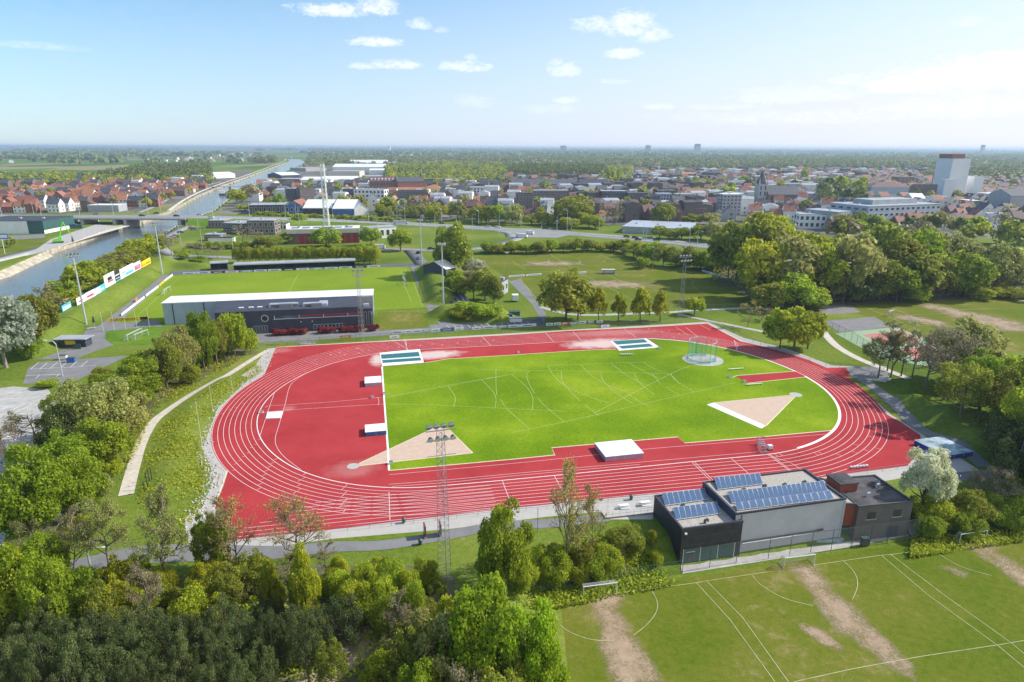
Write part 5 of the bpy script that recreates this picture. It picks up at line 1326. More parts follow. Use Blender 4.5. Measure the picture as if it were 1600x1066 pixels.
grid_sheet('forest_floor', [(-260, 1000), (-100, 930), (110, 905), (300, 892), (440, 884), (560, 880), (700, 900), (780, 948), (790, 1000), (640, 1500), (-400, 1500)], 'forest_floor', 0.10)
for pp in ([(1120, 440), (1190, 476), (1320, 478), (1560, 462), (1620, 440), (1300, 400), (1130, 400)], [(84, 492), (250, 396), (240, 388), (130, 438), (40, 490)], [(60, 700), (150, 600), (260, 560), (390, 540), (400, 550), (270, 612), (200, 680), (165, 760), (100, 850), (60, 820)]):
    grid_sheet('forest_floor', pp, 'forest_floor', 0.08, step=3)
# wildflower scrub and dead tufts scattered over banks and verges
def tufts(name, polys, n, size, leaf, seed, zoff=0.0, hgt=0.35):
    rng = np.random.default_rng(seed); C = []
    for poly in polys:
        P = [G(*q) for q in poly]; xs = [p[0] for p in P]; ys = [p[1] for p in P]
        c = np.c_[rng.uniform(min(xs), max(xs), n * 3), rng.uniform(min(ys), max(ys), n * 3)]; c = c[inside(c[:, 0], c[:, 1], P)][:n]
        # gather into drifts
        nn = np.sin(c[:, 0] * 0.35 + seed) * np.cos(c[:, 1] * 0.28) + rng.normal(0, 0.5, len(c)); C.append(c[nn > -0.1])
    C = np.concatenate(C); z = H(C[:, 0], C[:, 1]) + rng.uniform(0.02, hgt, len(C)); C = np.c_[C, z]
    V, F = leaves(C, np.tile([[0, -0.2, 0.8]], (len(C), 1)), size, rng, 0.6, 0.6)
    return tag(link(name, np_mesh(name, V, F, leaf)), kind='stuff')
tufts('rough_grass', [[(230, 700), (262, 655), (330, 612), (400, 568), (412, 580), (350, 620), (318, 660), (312, 700), (325, 745), (300, 820), (240, 830), (215, 780)]], 9000, 0.45, 'leaf_mid', 4)
tufts('rough_grass', [[(200, 740), (215, 690), (245, 640), (330, 585), (410, 545), (400, 540), (300, 585), (235, 625), (205, 680), (185, 760)]], 4000, 0.4, 'leaf_bud', 5)
tufts('undergrowth', [[(0, 900), (300, 900), (480, 905), (660, 905), (680, 960), (560, 1066), (0, 1066), (-200, 1066)]], 26000, 0.55, 'leaf_green', 6, hgt=1.3)
tufts('undergrowth', [[(600, 960), (800, 960), (900, 1150), (600, 1150)]], 14000, 0.5, 'leaf_olive', 7, hgt=1.4)
tufts('undergrowth', [[(800, 940), (1060, 890), (1030, 862), (980, 830), (860, 850), (800, 880)]], 12000, 0.45, 'leaf_green', 8, hgt=0.9)
tufts('undergrowth', [[(1425, 850), (1600, 825), (1640, 790), (1430, 800)]], 9000, 0.45, 'leaf_mid', 9, hgt=1.0)
tufts('undergrowth', [[(1110, 440), (1200, 474), (1320, 474), (1560, 458), (1600, 440), (1300, 400), (1130, 400)]], 16000, 1.3, 'leaf_olive', 10, hgt=4.0)
tufts('undergrowth', [[(60, 505), (250, 395), (240, 385), (130, 436), (40, 490)]], 9000, 0.8, 'leaf_green', 11, hgt=2.2)
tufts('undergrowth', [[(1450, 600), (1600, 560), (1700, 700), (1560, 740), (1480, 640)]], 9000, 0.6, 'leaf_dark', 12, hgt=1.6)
tufts('undergrowth', [[(120, 690), (230, 600), (380, 540), (400, 548), (240, 650), (200, 740), (120, 760)]], 9000, 0.5, 'leaf_mid', 13, hgt=0.9)
# bare earth path between the pines
drape('dirt_path', catmull([G(*p) for p in [(470, 1080), (520, 1040), (560, 1012), (610, 975), (650, 950)]], 8), [6, 5, 5, 4, 2.5], 'dirt', off=0.12)
drape('dirt_path', catmull([G(*p) for p in [(972, 850), (975, 866), (980, 886)]], 8), [1.2, 1.4, 1.2], 'dirt', off=0.1, step=1.0)

# ---------------------------------------------------------------- equipment on the track
def cover_box(name, label, cat, fl, fr, depth, hgt, top, side, parts=True, over=0.08):
    """a low box with a roof sheet that overhangs, standing on pixels fl (front left) and fr (front right)"""
    a, b = G(*fl), G(*fr); w = math.dist(a, b); rz = math.atan2(b[1] - a[1], b[0] - a[0])
    t = thing(name, label, cat, (a[0], a[1], 0.03), rz)
    link('mat', MB().box(0, w, 0, depth, 0, hgt).mesh('mat', side), t)
    m_ = MB(); m_.box(-over, w + over, -over, depth + over, hgt + 0.003, hgt + 0.07)
    if parts: m_.box(w / 2 - 0.03, w / 2 + 0.03, -over, depth + over, hgt + 0.072, hgt + 0.10)
    link('cover', m_.mesh('cover', top), t)
    m2 = MB()
    k = max(2, int(w / 2))
    for i in range(1, k): m2.box(w * i / k - 0.02, w * i / k + 0.02, -0.015, -0.003, 0.1, hgt - 0.05)
    link('seam', m2.mesh('seam', 'steel_white'), t)
    return t
cover_box('jumping_mat', 'small white topped jumping mat with purple shaded side on the red apron', 'mat', (570.5, 605), (596, 603.2), 5.0, 1.0, 'mat_white', 'mat_side_shade')
cover_box('jumping_mat', 'small white topped jumping mat with blue side above the pink sand', 'mat', (571.5, 682.5), (604, 679.5), 4.0, 1.0, 'mat_white', 'mat_blue')
cover_box('pole_vault_mat', 'large flat white covered pole vault bed beside the home straight', 'mat', (946, 722), (1005, 716), 6.6, 1.1, 'mat_white', 'mat_side_shade')
cover_box('high_jump_mat', 'royal blue jumping mat with grey cover past the right bend', 'mat', (1476, 719.5), (1519, 713), 7.6, 1.0, 'mat_cover_grey', 'mat_royal', parts=False)
m_ = MB(); P = [G(*p) for p in [(415, 655), (438.5, 654), (442, 643.5), (418, 645)]]; m_.prism(P, 0.03, 0.18)
tag(link('landing_board', m_.mesh('landing_board', 'mat_white')), 'flat white rectangular board on the red apron near the left kerb', 'board')
# small feet in front of the two mats, benches and marker blocks
def bench(px, label, w=3.0, mat='steel_white', rz=0.19, cat='bench', hgt=0.45):
    x, y, z = GH(*px); t = thing('long_bench', label, cat, (x, y, z), rz)
    link('seat', MB().box(-w / 2, w / 2, -0.18, 0.18, hgt - 0.05, hgt).mesh('seat', mat), t)
    for s in (-1, 1): link('leg', MB().box(s * w * 0.42 - 0.04, s * w * 0.42 + 0.04, -0.16, 0.16, 0, hgt - 0.052).mesh('leg', 'steel_dark'), t)
    return t
bench((1150, 578), 'white bench on the grass just right of the hammer cage', 4.8)
bench((1178, 602), 'white bench on the grass below the short red runway', 4.8)
for (px, lab) in (((1140, 590), 'pale marker block at the upper end of the short runway'), ((1163, 597), 'pale marker block at the lower corner of the short runway'), ((611, 725), 'white cone block at the lower corner of the pink sand'), ((601, 617), 'white cabinet at the field edge by the javelin lines'), ((582, 622), 'white post mount on the red apron near the javelin arc'), ((409, 645.5), 'tiny white block inside the left kerb'), ((810, 552), 'white block at the field edge by the back straight'), ((1030, 545), 'white peg block at the corner of the right sand pit')):
    x, y, z = GH(*px); t = thing('marker_block', lab, 'block', (x, y, 0.03), 0.2)
    link('body', MB().box(-0.35, 0.35, -0.3, 0.3, 0, 0.55).mesh('body', 'steel_white'), t); link('lid', MB().box(-0.4, 0.4, -0.34, 0.34, 0.553, 0.62).mesh('lid', 'galvanised'), t)
# white start blocks stacked by the fence and on the grass
def white_row(px0, px1, n, where, noun):
    for i in range(n):
        x, y, z = GH(px0[0] + (px1[0] - px0[0]) * i / (n - 1), px0[1] + (px1[1] - px0[1]) * i / (n - 1))
        o = thing(noun, None, 'marker', (x, y, 0.035), 0.19, 'white lane markers')
        link('base', MB().box(-0.28, 0.28, -0.22, 0.22, 0, 0.12).mesh('base', 'steel_dark'), o)
        link('block', MB().prism([(-0.25, -0.2), (0.25, -0.2), (0.2, 0.2), (-0.2, 0.2)], 0.123, 0.5).mesh('block', 'steel_white'), o)
        name_later(o, 'white lane marker block', where, px0[0] + i)
white_row((970, 555.5), (987, 555.3), 6, 'on the grass below the right sand pit', 'lane_marker')
white_row((1330, 732.5), (1354, 730), 6, 'near the lower right bend', 'lane_marker')

# hammer cage
def hammer_cage():
    c = G(1096, 562); t = thing('hammer_cage', 'tall round hammer throwing cage with teal nets on a concrete pad', 'cage', (c[0], c[1], 0.05))
    r = 4.2; hh = 6.0; n = 9; a0 = R(205) ; pts = []
    for i in range(n):
        a = a0 + R(310) * i / (n - 1) - R(180) + R(32); pts.append((r * math.cos(a), r * math.sin(a)))
    for p in pts:
        link('pole', MB().tube((p[0], p[1], 0), (p[0], p[1], hh), 0.07, 0.05, 6).tube((p[0], p[1], hh), (p[0] * 0.72, p[1] * 0.72, hh + 0.35), 0.04, 0.04, 5).mesh('pole', 'galvanised'), t)
    link('top_ring', MB().path([(p[0], p[1], hh) for p in pts], 0.045).mesh('top_ring', 'mat_white'), t)
    m2 = MB()
    for a, b in zip(pts, pts[1:]): m2.face([(a[0], a[1], 0.5), (b[0], b[1], 0.5), (b[0], b[1], hh - 0.1), (a[0], a[1], hh - 0.1)])
    link('net', m2.mesh('net', 'net_teal'), t)
    m3 = MB()
    for a, b in zip(pts, pts[1:]): m3.face([(a[0] * .99, a[1] * .99, 0.03), (b[0] * .99, b[1] * .99, 0.03), (b[0] * .99, b[1] * .99, 0.62), (a[0] * .99, a[1] * .99, 0.62)])
    link('net_hem', m3.mesh('net_hem', 'net_teal_dense'), t)
    for (i, k) in ((7, 1), (1, -1)):
        a = pts[i]; m4 = MB(); d = 0.9
        m4.face([(a[0], a[1], 0.1), (a[0] + d * k * 0.4, a[1] + d, 0.1), (a[0] + d * k * 0.3, a[1] + d * 0.7, hh - 1.6), (a[0], a[1], hh - 1.2)])
        link('gathered_net', m4.mesh('gathered_net', 'net_teal_dense'), t)
hammer_cage()

# steeplechase barrier cart
def hurdle_cart():
    a, b = G(1180, 706), G(1196, 706); x, y = G(1190, 702)
    t = thing('hurdle_trolley', 'grey metal trolley stacked with hurdles on the inner red strip', 'trolley', (x, y, 0.03), 1.35)
    link('frame', MB().box(-2.4, 2.4, -0.75, -0.68, 0.3, 0.38).box(-2.4, 2.4, 0.68, 0.75, 0.3, 0.38).box(-2.4, -2.3, -0.7, 0.7, 0.3, 0.38).box(2.3, 2.4, -0.7, 0.7, 0.3, 0.38).box(2.3, 2.38, -0.75, -0.68, 0.3, 1.9).box(2.3, 2.38, 0.68, 0.75, 0.3, 1.9).box(2.3, 2.38, -0.75, 0.75, 1.82, 1.9).mesh('frame', 'galvanised'), t)
    for i in range(9):
        u = -2.0 + i * 0.5
        link('hurdle', MB().tube((u, -0.6, 0.42), (u + 0.25, -0.6, 1.45), 0.03).tube((u, 0.6, 0.42), (u + 0.25, 0.6, 1.45), 0.03).box(u + 0.2, u + 0.27, -0.62, 0.62, 1.4, 1.5).tube((u, -0.6, 0.42), (u, 0.6, 0.42), 0.02).mesh('hurdle', 'steel_white' if i % 2 else 'galvanised'), t)
    for sx in (-1.8, 1.8):
        for sy in (-0.8, 0.8): link('wheel', MB().tube((sx, sy - 0.05, 0.2), (sx, sy + 0.05, 0.2), 0.2, n=10).mesh('wheel', 'tyre'), t)
hurdle_cart()
def small_trolley(px, lab):
    x, y = G(*px); t = thing('equipment_cart', lab, 'cart', (x, y, 0.03), 0.2)
    link('box', MB().box(-0.5, 0.5, -0.4, 0.4, 0.25, 1.1).mesh('box', 'steel_white'), t)
    for s in (-0.35, 0.35): link('wheel', MB().tube((s, -0.42, 0.14), (s, 0.42, 0.14), 0.14, n=8).mesh('wheel', 'tyre'), t)
small_trolley((1202.5, 703), 'small white wheeled box behind the hurdle trolley')

# ---------------------------------------------------------------- goals, masts, lamps, poles
def goal(px0, px1, hgt, zg, label, net='net_white', depth=1.8, r=0.06, cat='goal', dirn=1):
    a, b = G(*px0, zg), G(*px1, zg); w = math.dist(a, b); rz = math.atan2(b[1] - a[1], b[0] - a[0])
    t = thing('football_goal', label, cat, (a[0], a[1], zg + 0.03), rz)
    link('goal_frame', MB().tube((0, 0, 0), (0, 0, hgt), r).tube((w, 0, 0), (w, 0, hgt), r).tube((-r, 0, hgt), (w + r, 0, hgt), r).mesh('goal_frame', 'steel_white'), t)
    d = depth * dirn; e = 0.7 * dirn
    for s in (0, w): link('net_bracket', MB().path([(s, 0, hgt), (s, e, hgt - 0.03), (s, d, 0.04), (s, 0, 0.04)], r * 0.55).mesh('net_bracket', 'galvanised'), t)
    link('rear_bar', MB().tube((0, d, 0.05), (w, d, 0.05), r * 0.6).tube((0, e, hgt - 0.03), (w, e, hgt - 0.03), r * 0.6).mesh('rear_bar', 'galvanised'), t)
    m2 = MB(); m2.face([(0, 0, hgt), (w, 0, hgt), (w, e, hgt), (0, e, hgt)]); m2.face([(0, e, hgt), (w, e, hgt), (w, d, 0.05), (0, d, 0.05)])
    for s in (0, w): m2.face([(s, 0, 0.05), (s, 0, hgt), (s, e, hgt), (s, d, 0.05)])
    link('net', m2.mesh('net', net), t)
    return t
goal((911, 936), (963, 929), 2.1, LOW, 'white small goal on the lower pitch before the green shrubs', depth=1.6)
goal((1224, 890), (1271, 884), 2.1, LOW, 'white small goal on the lower pitch before the grey hall', depth=1.6)
goal((1498, 852), (1539, 846), 2.1, LOW, 'white small goal on the lower pitch at the right', depth=1.6)
goal((257, 462), (267, 456), 2.44, 0, 'white goal at the left end of the stadium pitch', depth=1.6)
goal((632, 447), (629, 437), 2.44, 0, 'white goal at the right end of the stadium pitch', depth=1.6, dirn=-1)
goal((828, 463), (846, 467), 2.2, 0, 'thin goal at the near left corner of the practice pitch', net='net_grey')
goal((992, 406), (1003, 407.5), 2.3, 0, 'thin goal at the far corner of the practice pitch', net='net_grey')
goal((1139, 442), (1154, 449), 2.3, 0, 'thin goal in the tree shadow of the practice pitch', net='net_grey')
goal((1418.5, 466), (1441, 464.5), 2.2, 0, 'pale goal at the far edge of the right practice pitch', net='net_white')
goal((1419, 505), (1432, 509), 2.0, 0, 'pale goal near the bare trees on the right practice pitch', net='net_white')
goal((1389, 495), (1396, 492), 2.0, 0, 'small pale goal beside the second tarmac court', net='net_white')
goal((200, 533), (222, 522), 2.0, 0, 'loose white goal lying on the front lawn, left one', net='net_white')
goal((212, 532), (232, 524), 2.0, 0, 'loose white goal lying on the front lawn, right one', net='net_white')
x, y, z = GH(950, 428)
t = thing('dugout', 'white curved team shelter between the two practice pitches', 'shelter', (x, y, 0), 0.0)
link('shell', MB().box(-3.4, 3.4, 0.5, 1.3, 0, 2.2).box(-3.4, -3.32, -0.9, 0.498, 0, 2.2).box(3.32, 3.4, -0.9, 0.498, 0, 2.2).mesh('shell', 'steel_white'), t)
link('roof', MB().box(-3.5, 3.5, -0.95, 1.35, 2.203, 2.3).mesh('roof', 'wall_cream'), t); link('bench', MB().box(-3.1, 3.1, 0, 0.4, 0.35, 0.45).mesh('bench', 'wood_weathered'), t)

def lattice(name, label, px, top, w0, w1, mat, panel=3.0, lamps=None, cat='floodlight mast', leg=0.06, side=3, head_w=5.5):
    x, y, z = GH(*px); hh = ztop(px[0], top, y) - z; t = thing(name, label, cat, (x, y, z), 0.3)
    n = max(4, int(hh / panel)); rings = []
    for i in range(n + 1):
        f = i / n; r_ = (w0 + (w1 - w0) * f) / 2 * 1.1
        rings.append([(r_ * math.cos(2 * math.pi * k / side + 0.5), r_ * math.sin(2 * math.pi * k / side + 0.5), hh * f) for k in range(side)])
    for k in range(side):
        link('mast_leg', MB().path([rg[k] for rg in rings], leg).mesh('mast_leg', mat), t)
    mb = MB()
    for i in range(n):
        for k in range(side):
            j = (k + 1) % side; mb.tube(rings[i][k], rings[i][j], leg * .5, n=4); mb.tube(rings[i][k], rings[i + 1][j], leg * (.5 if side == 3 else .9), n=4)
            if i % 2: mb.tube(rings[i][j], rings[i + 1][k], leg * .45, n=4)
    link('bracing', mb.mesh('bracing', mat), t)
    if lamps:
        rows, cols = lamps
        link('lamp_frame', MB().box(-head_w / 2, head_w / 2, -0.06, 0.06, hh - 0.1, hh).box(-head_w / 2, head_w / 2, -0.06, 0.06, hh - 1.6, hh - 1.5).box(-head_w / 2, head_w / 2, -0.04, 0.04, hh - 3.9, hh - 3.84).mesh('lamp_frame', 'galvanised'), t)
        for r_ in range(rows):
            for c in range(cols):
                lx = -head_w / 2 + head_w * (c + 0.5) / cols; lz = hh + 0.45 - r_ * 1.55; dy = -0.75 if r_ else 0.3
                l = link('floodlight', MB().tube((lx, dy, lz), (lx, dy * 0.3 + (0.65 if r_ == 0 else -0.1), lz + (0.28 if r_ else 0.12)), 0.48, 0.20, 12).mesh('floodlight', 'steel_dark' if r_ else 'galvanised'), t)
                link('lamp_glass', MB().tube((lx, dy - 0.005, lz), (lx, dy - 0.02, lz - 0.01), 0.45, 0.45, 12).mesh('lamp_glass', 'lamp_glass'), l)
    return t
lattice('floodlight_mast', 'tall lattice floodlight mast rising from the dark shrubs in front of the track', (696, 905), 672, 2.1, 1.1, 'galvanised', 1.1, (2, 4), head_w=4.2, leg=0.036)
lattice('floodlight_mast', 'grey lattice floodlight mast beside the end of the dark clubhouse', (566, 531), 424, 1.9, 1.0, 'galvanised', 1.6, (2, 3), head_w=4.2, leg=0.05)
lattice('floodlight_mast', 'grey lattice floodlight mast at the upper edge of the track near practice pitches', (1063, 505), 402, 1.9, 1.0, 'galvanised', 1.6, (2, 4), head_w=5.0, leg=0.05)
lattice('floodlight_mast', 'lattice floodlight mast at the right edge past the blue mat', (1588, 775), 590, 2.2, 1.2, 'galvanised', 1.3, (2, 4), head_w=4.4, leg=0.08)
lattice('transmission_mast', 'white steel lattice mast standing behind the fire station', (511, 354), 256, 4.8, 3.2, 'steel_white', 3.6, None, 'mast', leg=0.24, side=4)

def solid_mast(px, top, label):
    x, y, z = GH(*px); hh = ztop(px[0], top, y) - z; t = thing('stadium_floodlight', label, 'floodlight mast', (x, y, z), 0.9 if px[0] < 400 else -0.6)
    link('pole', MB().tube((0, 0, 0), (0, 0, hh * 0.5), 0.38, 0.30, 10).tube((0, 0, hh * 0.5), (0, 0, hh), 0.30, 0.20, 10).mesh('pole', 'steel_light'), t)
    link('cross_arm', MB().box(-1.9, 1.9, -0.1, 0.1, hh - 0.1, hh + 0.1).box(-0.1, 0.1, -1.4, 1.4, hh + 0.102, hh + 0.25).mesh('cross_arm', 'galvanised'), t)
    for i, (lx, ly) in enumerate(((-1.7, -0.4), (-0.6, -0.5), (0.6, -0.5), (1.7, -0.4), (0, 1.2))):
        l = link('floodlight', MB().tube((lx, ly, hh + 0.5), (lx, ly + 0.7, hh + 0.95), 0.5, 0.25, 10).mesh('floodlight', 'steel_dark'), t)
        link('lamp_glass', MB().tube((lx, ly - 0.012, hh + 0.492), (lx, ly - 0.03, hh + 0.48), 0.47, 0.47, 10).mesh('lamp_glass', 'lamp_glass'), l)
solid_mast((135, 507), 402, 'pale steel floodlight mast on the bank left of the stadium, nearest')
solid_mast((254, 428), 352, 'pale steel floodlight mast at the far left corner of the stadium')
solid_mast((693, 481), 384, 'pale steel floodlight mast on the dark terrace right of the stadium')
solid_mast((659, 414), 346, 'pale steel floodlight mast at the far right corner of the stadium')

def lamp_post():
    t = thing('street_lamp', 'x', 'street lamp')
    link('post', MB().tube((0, 0, 0), (0, 0, 9.2), 0.16, 0.10, 6).path([(0, 0, 9.2), (0.5, 0, 9.9), (1.5, 0, 10.2), (2.2, 0, 10.25)], 0.09, 5).mesh('post', 'steel_light'), t)
    link('lamp_head', MB().box(1.9, 2.8, -0.16, 0.16, 10.12, 10.3).mesh('lamp_head', 'steel_white'), t)
    return t
LP0 = lamp_post(); LP_used = [False]
def street_lamp(px, base, top, zg, where, rz=0.0):
    x, y = G(px, base, zg); hh = ztop(px, top, y) - zg
    o = LP0 if not LP_used[0] else copy_tree(LP0); LP_used[0] = True
    o.location = (x, y, zg); o.scale = (1.2, 1.2, max(4, hh) / 10.25); o.rotation_euler = (0, 0, rz); o['group'] = 'street lamps along the roads'
    o['category'] = 'street lamp'; name_later(o, 'curved pale street lamp', where, px)
for (px, b, t_, z, rz) in ((3, 337, 321, 5, 0), (53, 335, 316, 5, 3.1), (65, 338, 318, 5, 0), (125, 338, 316, 5, 0), (178, 338, 314, 5, 3.1), (200, 332, 312, 5, 0), (232, 338, 314, 5, 0), (251, 331, 311, 5, 3.1), (280, 338, 314, 5, 0), (297, 332, 311, 5, 3.1), (333, 338, 315, 5, 0), (346, 333, 311, 5, 3.1), (390, 338, 316, 5, 0)):
    street_lamp(px, b, t_, z, 'on the canal road bridge', rz)
for (px, b, t_, z, rz) in ((447, 347, 320, 2, 0), (463, 340, 317, 2, 3.1), (468, 352, 322, 1, 0), (520, 343, 320, 1, 3.1), (576, 346, 322, 1, 0), (621, 354, 328, 0, 0), (633, 348, 324, 0, 3.1), (680, 358, 332, 0, 0), (690, 350, 325, 0, 3.1), (738, 361, 335, 0, 0), (748, 352, 328, 0, 3.1), (780, 370, 332, 0, 0), (814, 355, 335, 0, 3.1), (846, 367, 350, 0, 0), (870, 366, 335, 0, 0), (886, 361, 327, 0, 3.1), (893, 360, 348, 0, 0), (936, 361, 338, 0, 0), (966, 392, 361, 0, 0), (1005, 372, 346, 0, 3.1), (1010, 374, 355, 0, 0), (1077, 379, 355, 0, 0), (1089, 387, 362, 0, 0)):
    street_lamp(px, b, t_, z, 'along the ring road', rz)
for (px, b, t_, z, rz) in ((283, 383, 350, 0, 3.1), (292, 360, 341, 0, 3.1), (310, 355, 335, 0, 3.1), (317, 391, 356, 0, 0), (365, 395, 370, 0, 0), (98, 588, 532, 0, 3.1), (144, 898, 855, 0, 0)):
    street_lamp(px, b, t_, z, 'on the near loop road and parking lots', rz)

def pole(px, base, top, mat, where, noun, desc, r=0.07, zg=None):
    x, y, z = GH(px, base); hh = ztop(px, top, y) - z; t = thing(noun, None, 'pole', (x, y, z))
    link('shaft', MB().tube((0, 0, 0), (0, 0, hh), r, r * 0.7, 6).mesh('shaft', mat), t)
    link('cap', MB().tube((0, 0, hh), (0, 0, hh + 0.12), r * 1.6, r * 1.2, 6).mesh('cap', mat), t)
    name_later(t, desc, where, px); return t
for px, b, t_ in ((162, 518, 489), (179, 517, 488), (197, 515.5, 487), (214.5, 514, 485), (233.5, 510.5, 483)): pole(px, b, t_, 'wall_cream', 'on the lawn left of the stadium', 'flagpole', 'slim cream flagpole')
for px, b, t_ in ((363, 609, 581), (332, 640, 605), (317, 704, 629)): pole(px, b, t_, 'wall_cream', 'on the pale border outside the left bend', 'tall_post', 'thin cream post')
for px, b, t_ in ((226, 769, 755), (231, 762, 740), (234, 755, 736), (237.5, 749, 732)): pole(px, b, t_, 'board_black', 'beside the end of the gravel path', 'timber_post', 'black upright timber post', 0.1)
for px, b, t_ in ((1224, 480, 408), (1317, 474, 412), (1019, 421, 372), (792, 430, 396), (1596, 420, 395)):
    o = pole(px, b, t_, 'galvanised', 'around the practice pitches', 'light_pole', 'thin grey pitch light pole', 0.12)
    h2 = ztop(px, t_, o.location.y) - o.location.z
    link('lamp_head', MB().box(-0.9, 0.9, -0.2, 0.2, h2 + 0.122, h2 + 0.5).mesh('lamp_head', 'steel_white'), o)
for px, b, t_ in ((840, 832, 795), (1420, 500, 478)): pole(px, b, t_, 'galvanised', 'beside the footpath', 'signal_post', 'short grey post', 0.06)

x, y, z = GH(1413, 468); t = thing('ball_stop_frame', 'wide dark ball stop frame with pale top bar before the wood', 'frame', (x, y, z), -0.03)
h2 = ztop(1413, 444, y)
for s in (-5.5, 0, 5.5): link('upright', MB().tube((s, 0, 0), (s, 0, h2), 0.09).mesh('upright', 'steel_dark'), t)
link('top_bar', MB().tube((-5.6, 0, h2), (5.6, 0, h2), 0.11).mesh('top_bar', 'kerb_yellowish'), t); m_ = MB(); m_.face([(-5.5, 0, 0.1), (5.5, 0, 0.1), (5.5, 0, h2), (-5.5, 0, h2)]); link('netting', m_.mesh('netting', 'net_grey'), t)
# fences: posts, rail, mesh
def fence(pts, z_of, hgt, gap, label, mat_post, mat_net=None, rails=(1.0,), r=0.04, cat='fence', name='mesh_fence'):
    P = dens(pts, gap); t = thing(name, label, cat, (P[0][0], P[0][1], 0)); ox, oy = P[0][:2]
    Q = [(p[0] - ox, p[1] - oy, z_of(p[0], p[1])) for p in P]
    proto = MB().tube((0, 0, -0.3), (0, 0, hgt), r, r, 5).mesh('post', mat_post)
    for q in Q[:100]:
        o = link('post', proto, t); o.location = q
    m_ = MB()
    for f in rails: m_.path([(q[0], q[1], q[2] + hgt * f) for q in Q], r * 0.8, 4)
    link('rail', m_.mesh('rail', mat_post), t)
    if mat_net:
        m_ = MB()
        for a, b in zip(Q, Q[1:]): m_.face([(a[0], a[1], a[2] + 0.05), (b[0], b[1], b[2] + 0.05), (b[0], b[1], b[2] + hgt), (a[0], a[1], a[2] + hgt)])
        link('netting', m_.mesh('netting', mat_net), t)
    return t
zH = lambda x, y: H1(x, y)
fence([G(x, y) for x, y in [(400, 843), (612, 822), (747, 806), (822, 798), (950, 785), (1020, 779)]], zH, 1.0, 3.3, 'low steel rail along the outside of the home straight, left of the dark building', 'galvanised', None, (1.0, 0.5), 0.035, 'rail', 'track_rail')
fence([G(x, y) for x, y in [(1318, 746), (1355, 740), (1402, 733.5), (1435, 729)]], zH, 1.0, 3.3, 'low steel rail outside the home straight, right of the solar roofed hall', 'galvanised', None, (1.0, 0.5), 0.035, 'rail', 'track_rail')
fence([G(x, y, LOW) for x, y in [(815, 937), (900, 921), (1000, 903), (1063, 893)]], lambda x, y: LOW, 2.0, 3.0, 'green mesh fence behind the small goal in front of the shrubs', 'wall_green', 'net_green', (1.0,), 0.045)
fence([G(x, y, LOW) for x, y in [(1066, 896), (1150, 880), (1200, 874), (1330, 856), (1440, 842)]], lambda x, y: LOW, 4.0, 3.4, 'high mesh fence in front of the grey hall and dark annexe', 'steel_dark', 'net_grey', (1.0,), 0.05)
fence([G(x, y, LOW) for x, y in [(1440, 842), (1520, 832), (1640, 818)]], lambda x, y: LOW, 2.6, 3.0, 'green mesh fence in front of the shrubs at the right edge', 'wall_green', 'net_green', (1.0,), 0.05)
fence([G(x, y) for x, y in [(400, 546), (430, 542), (500, 534), (612, 527), (700, 522), (800, 517.5), (900, 512), (1000, 508), (1055, 504)]], zH, 1.6, 3.5, 'dark mesh fence along the upper edge of the track', 'steel_dark', 'net_grey', (1.0,), 0.035)
fence([G(x, y) for x, y in [(1060, 496), (1100, 500), (1130, 512), (1165, 530), (1200, 545), (1240, 560), (1290, 572), (1380, 582)]], zH, 1.3, 3.5, 'low dark fence round the upper right bend of the track', 'steel_dark', 'net_grey', (1.0,), 0.035)
fence([G(x, y) for x, y in [(1290, 512), (1330, 532), (1375, 562), (1430, 578)]], zH, 3.0, 4.0, 'tall dark fence round the green ball court', 'steel_dark', 'net_grey', (1.0,), 0.05)
fence([G(x, y) for x, y in [(1300, 472), (1400, 468), (1520, 462)]], zH, 1.1, 4.0, 'white rail along the wood edge of the right practice pitch', 'steel_white', None, (1.0,), 0.04, 'rail', 'pitch_rail')
fence([G(x, y) for x, y in [(1050, 481), (1120, 480), (1210, 474)]], zH, 1.2, 3.5, 'low fence beside the path below the practice pitch', 'galvanised', 'net_grey', (1.0,), 0.035)
fence([G(x, y) for x, y in [(640, 418), (655, 442), (667, 476)]], zH, 1.1, 3.0, 'dark barrier along the right touchline of the stadium pitch', 'steel_dark', 'net_grey', (1.0,), 0.05)

# advertising boards
def board(p0, p1, zb, hgt, mats, label, post=0.0, cat='billboard', name='billboard', th=0.12, group=None):
    """a board from ground point p0 to p1 with coloured print on the face towards the pitch"""
    w = math.dist(p0, p1); rz = math.atan2(p1[1] - p0[1], p1[0] - p0[0]); t = thing(name, label, cat, (p0[0], p0[1], zb), rz, group)
    link('panel', MB().box(0.03, w - 0.03, -th / 2, th / 2, post, post + hgt).mesh('panel', mats[0]), t)
    n = max(2, int(w / 3) + 1)
    for i in range(n):
        s = 0.15 + (w - 0.3) * i / (n - 1)
        link('post', MB().tube((s, th / 2 + 0.06, -0.4), (s, th / 2 + 0.06, post + hgt * 0.9), 0.05, n=5).mesh('post', 'galvanised'), t)
    for (mat, a, b, c, d) in mats[1:]:
        link('print', MB().box(w * a, w * b, -th / 2 - 0.012, -th / 2 - 0.004, post + hgt * c, post + hgt * d).mesh('print', mat), t)
    return t
def H_at(px): x, y, z = GH(*px); return (x, y), z
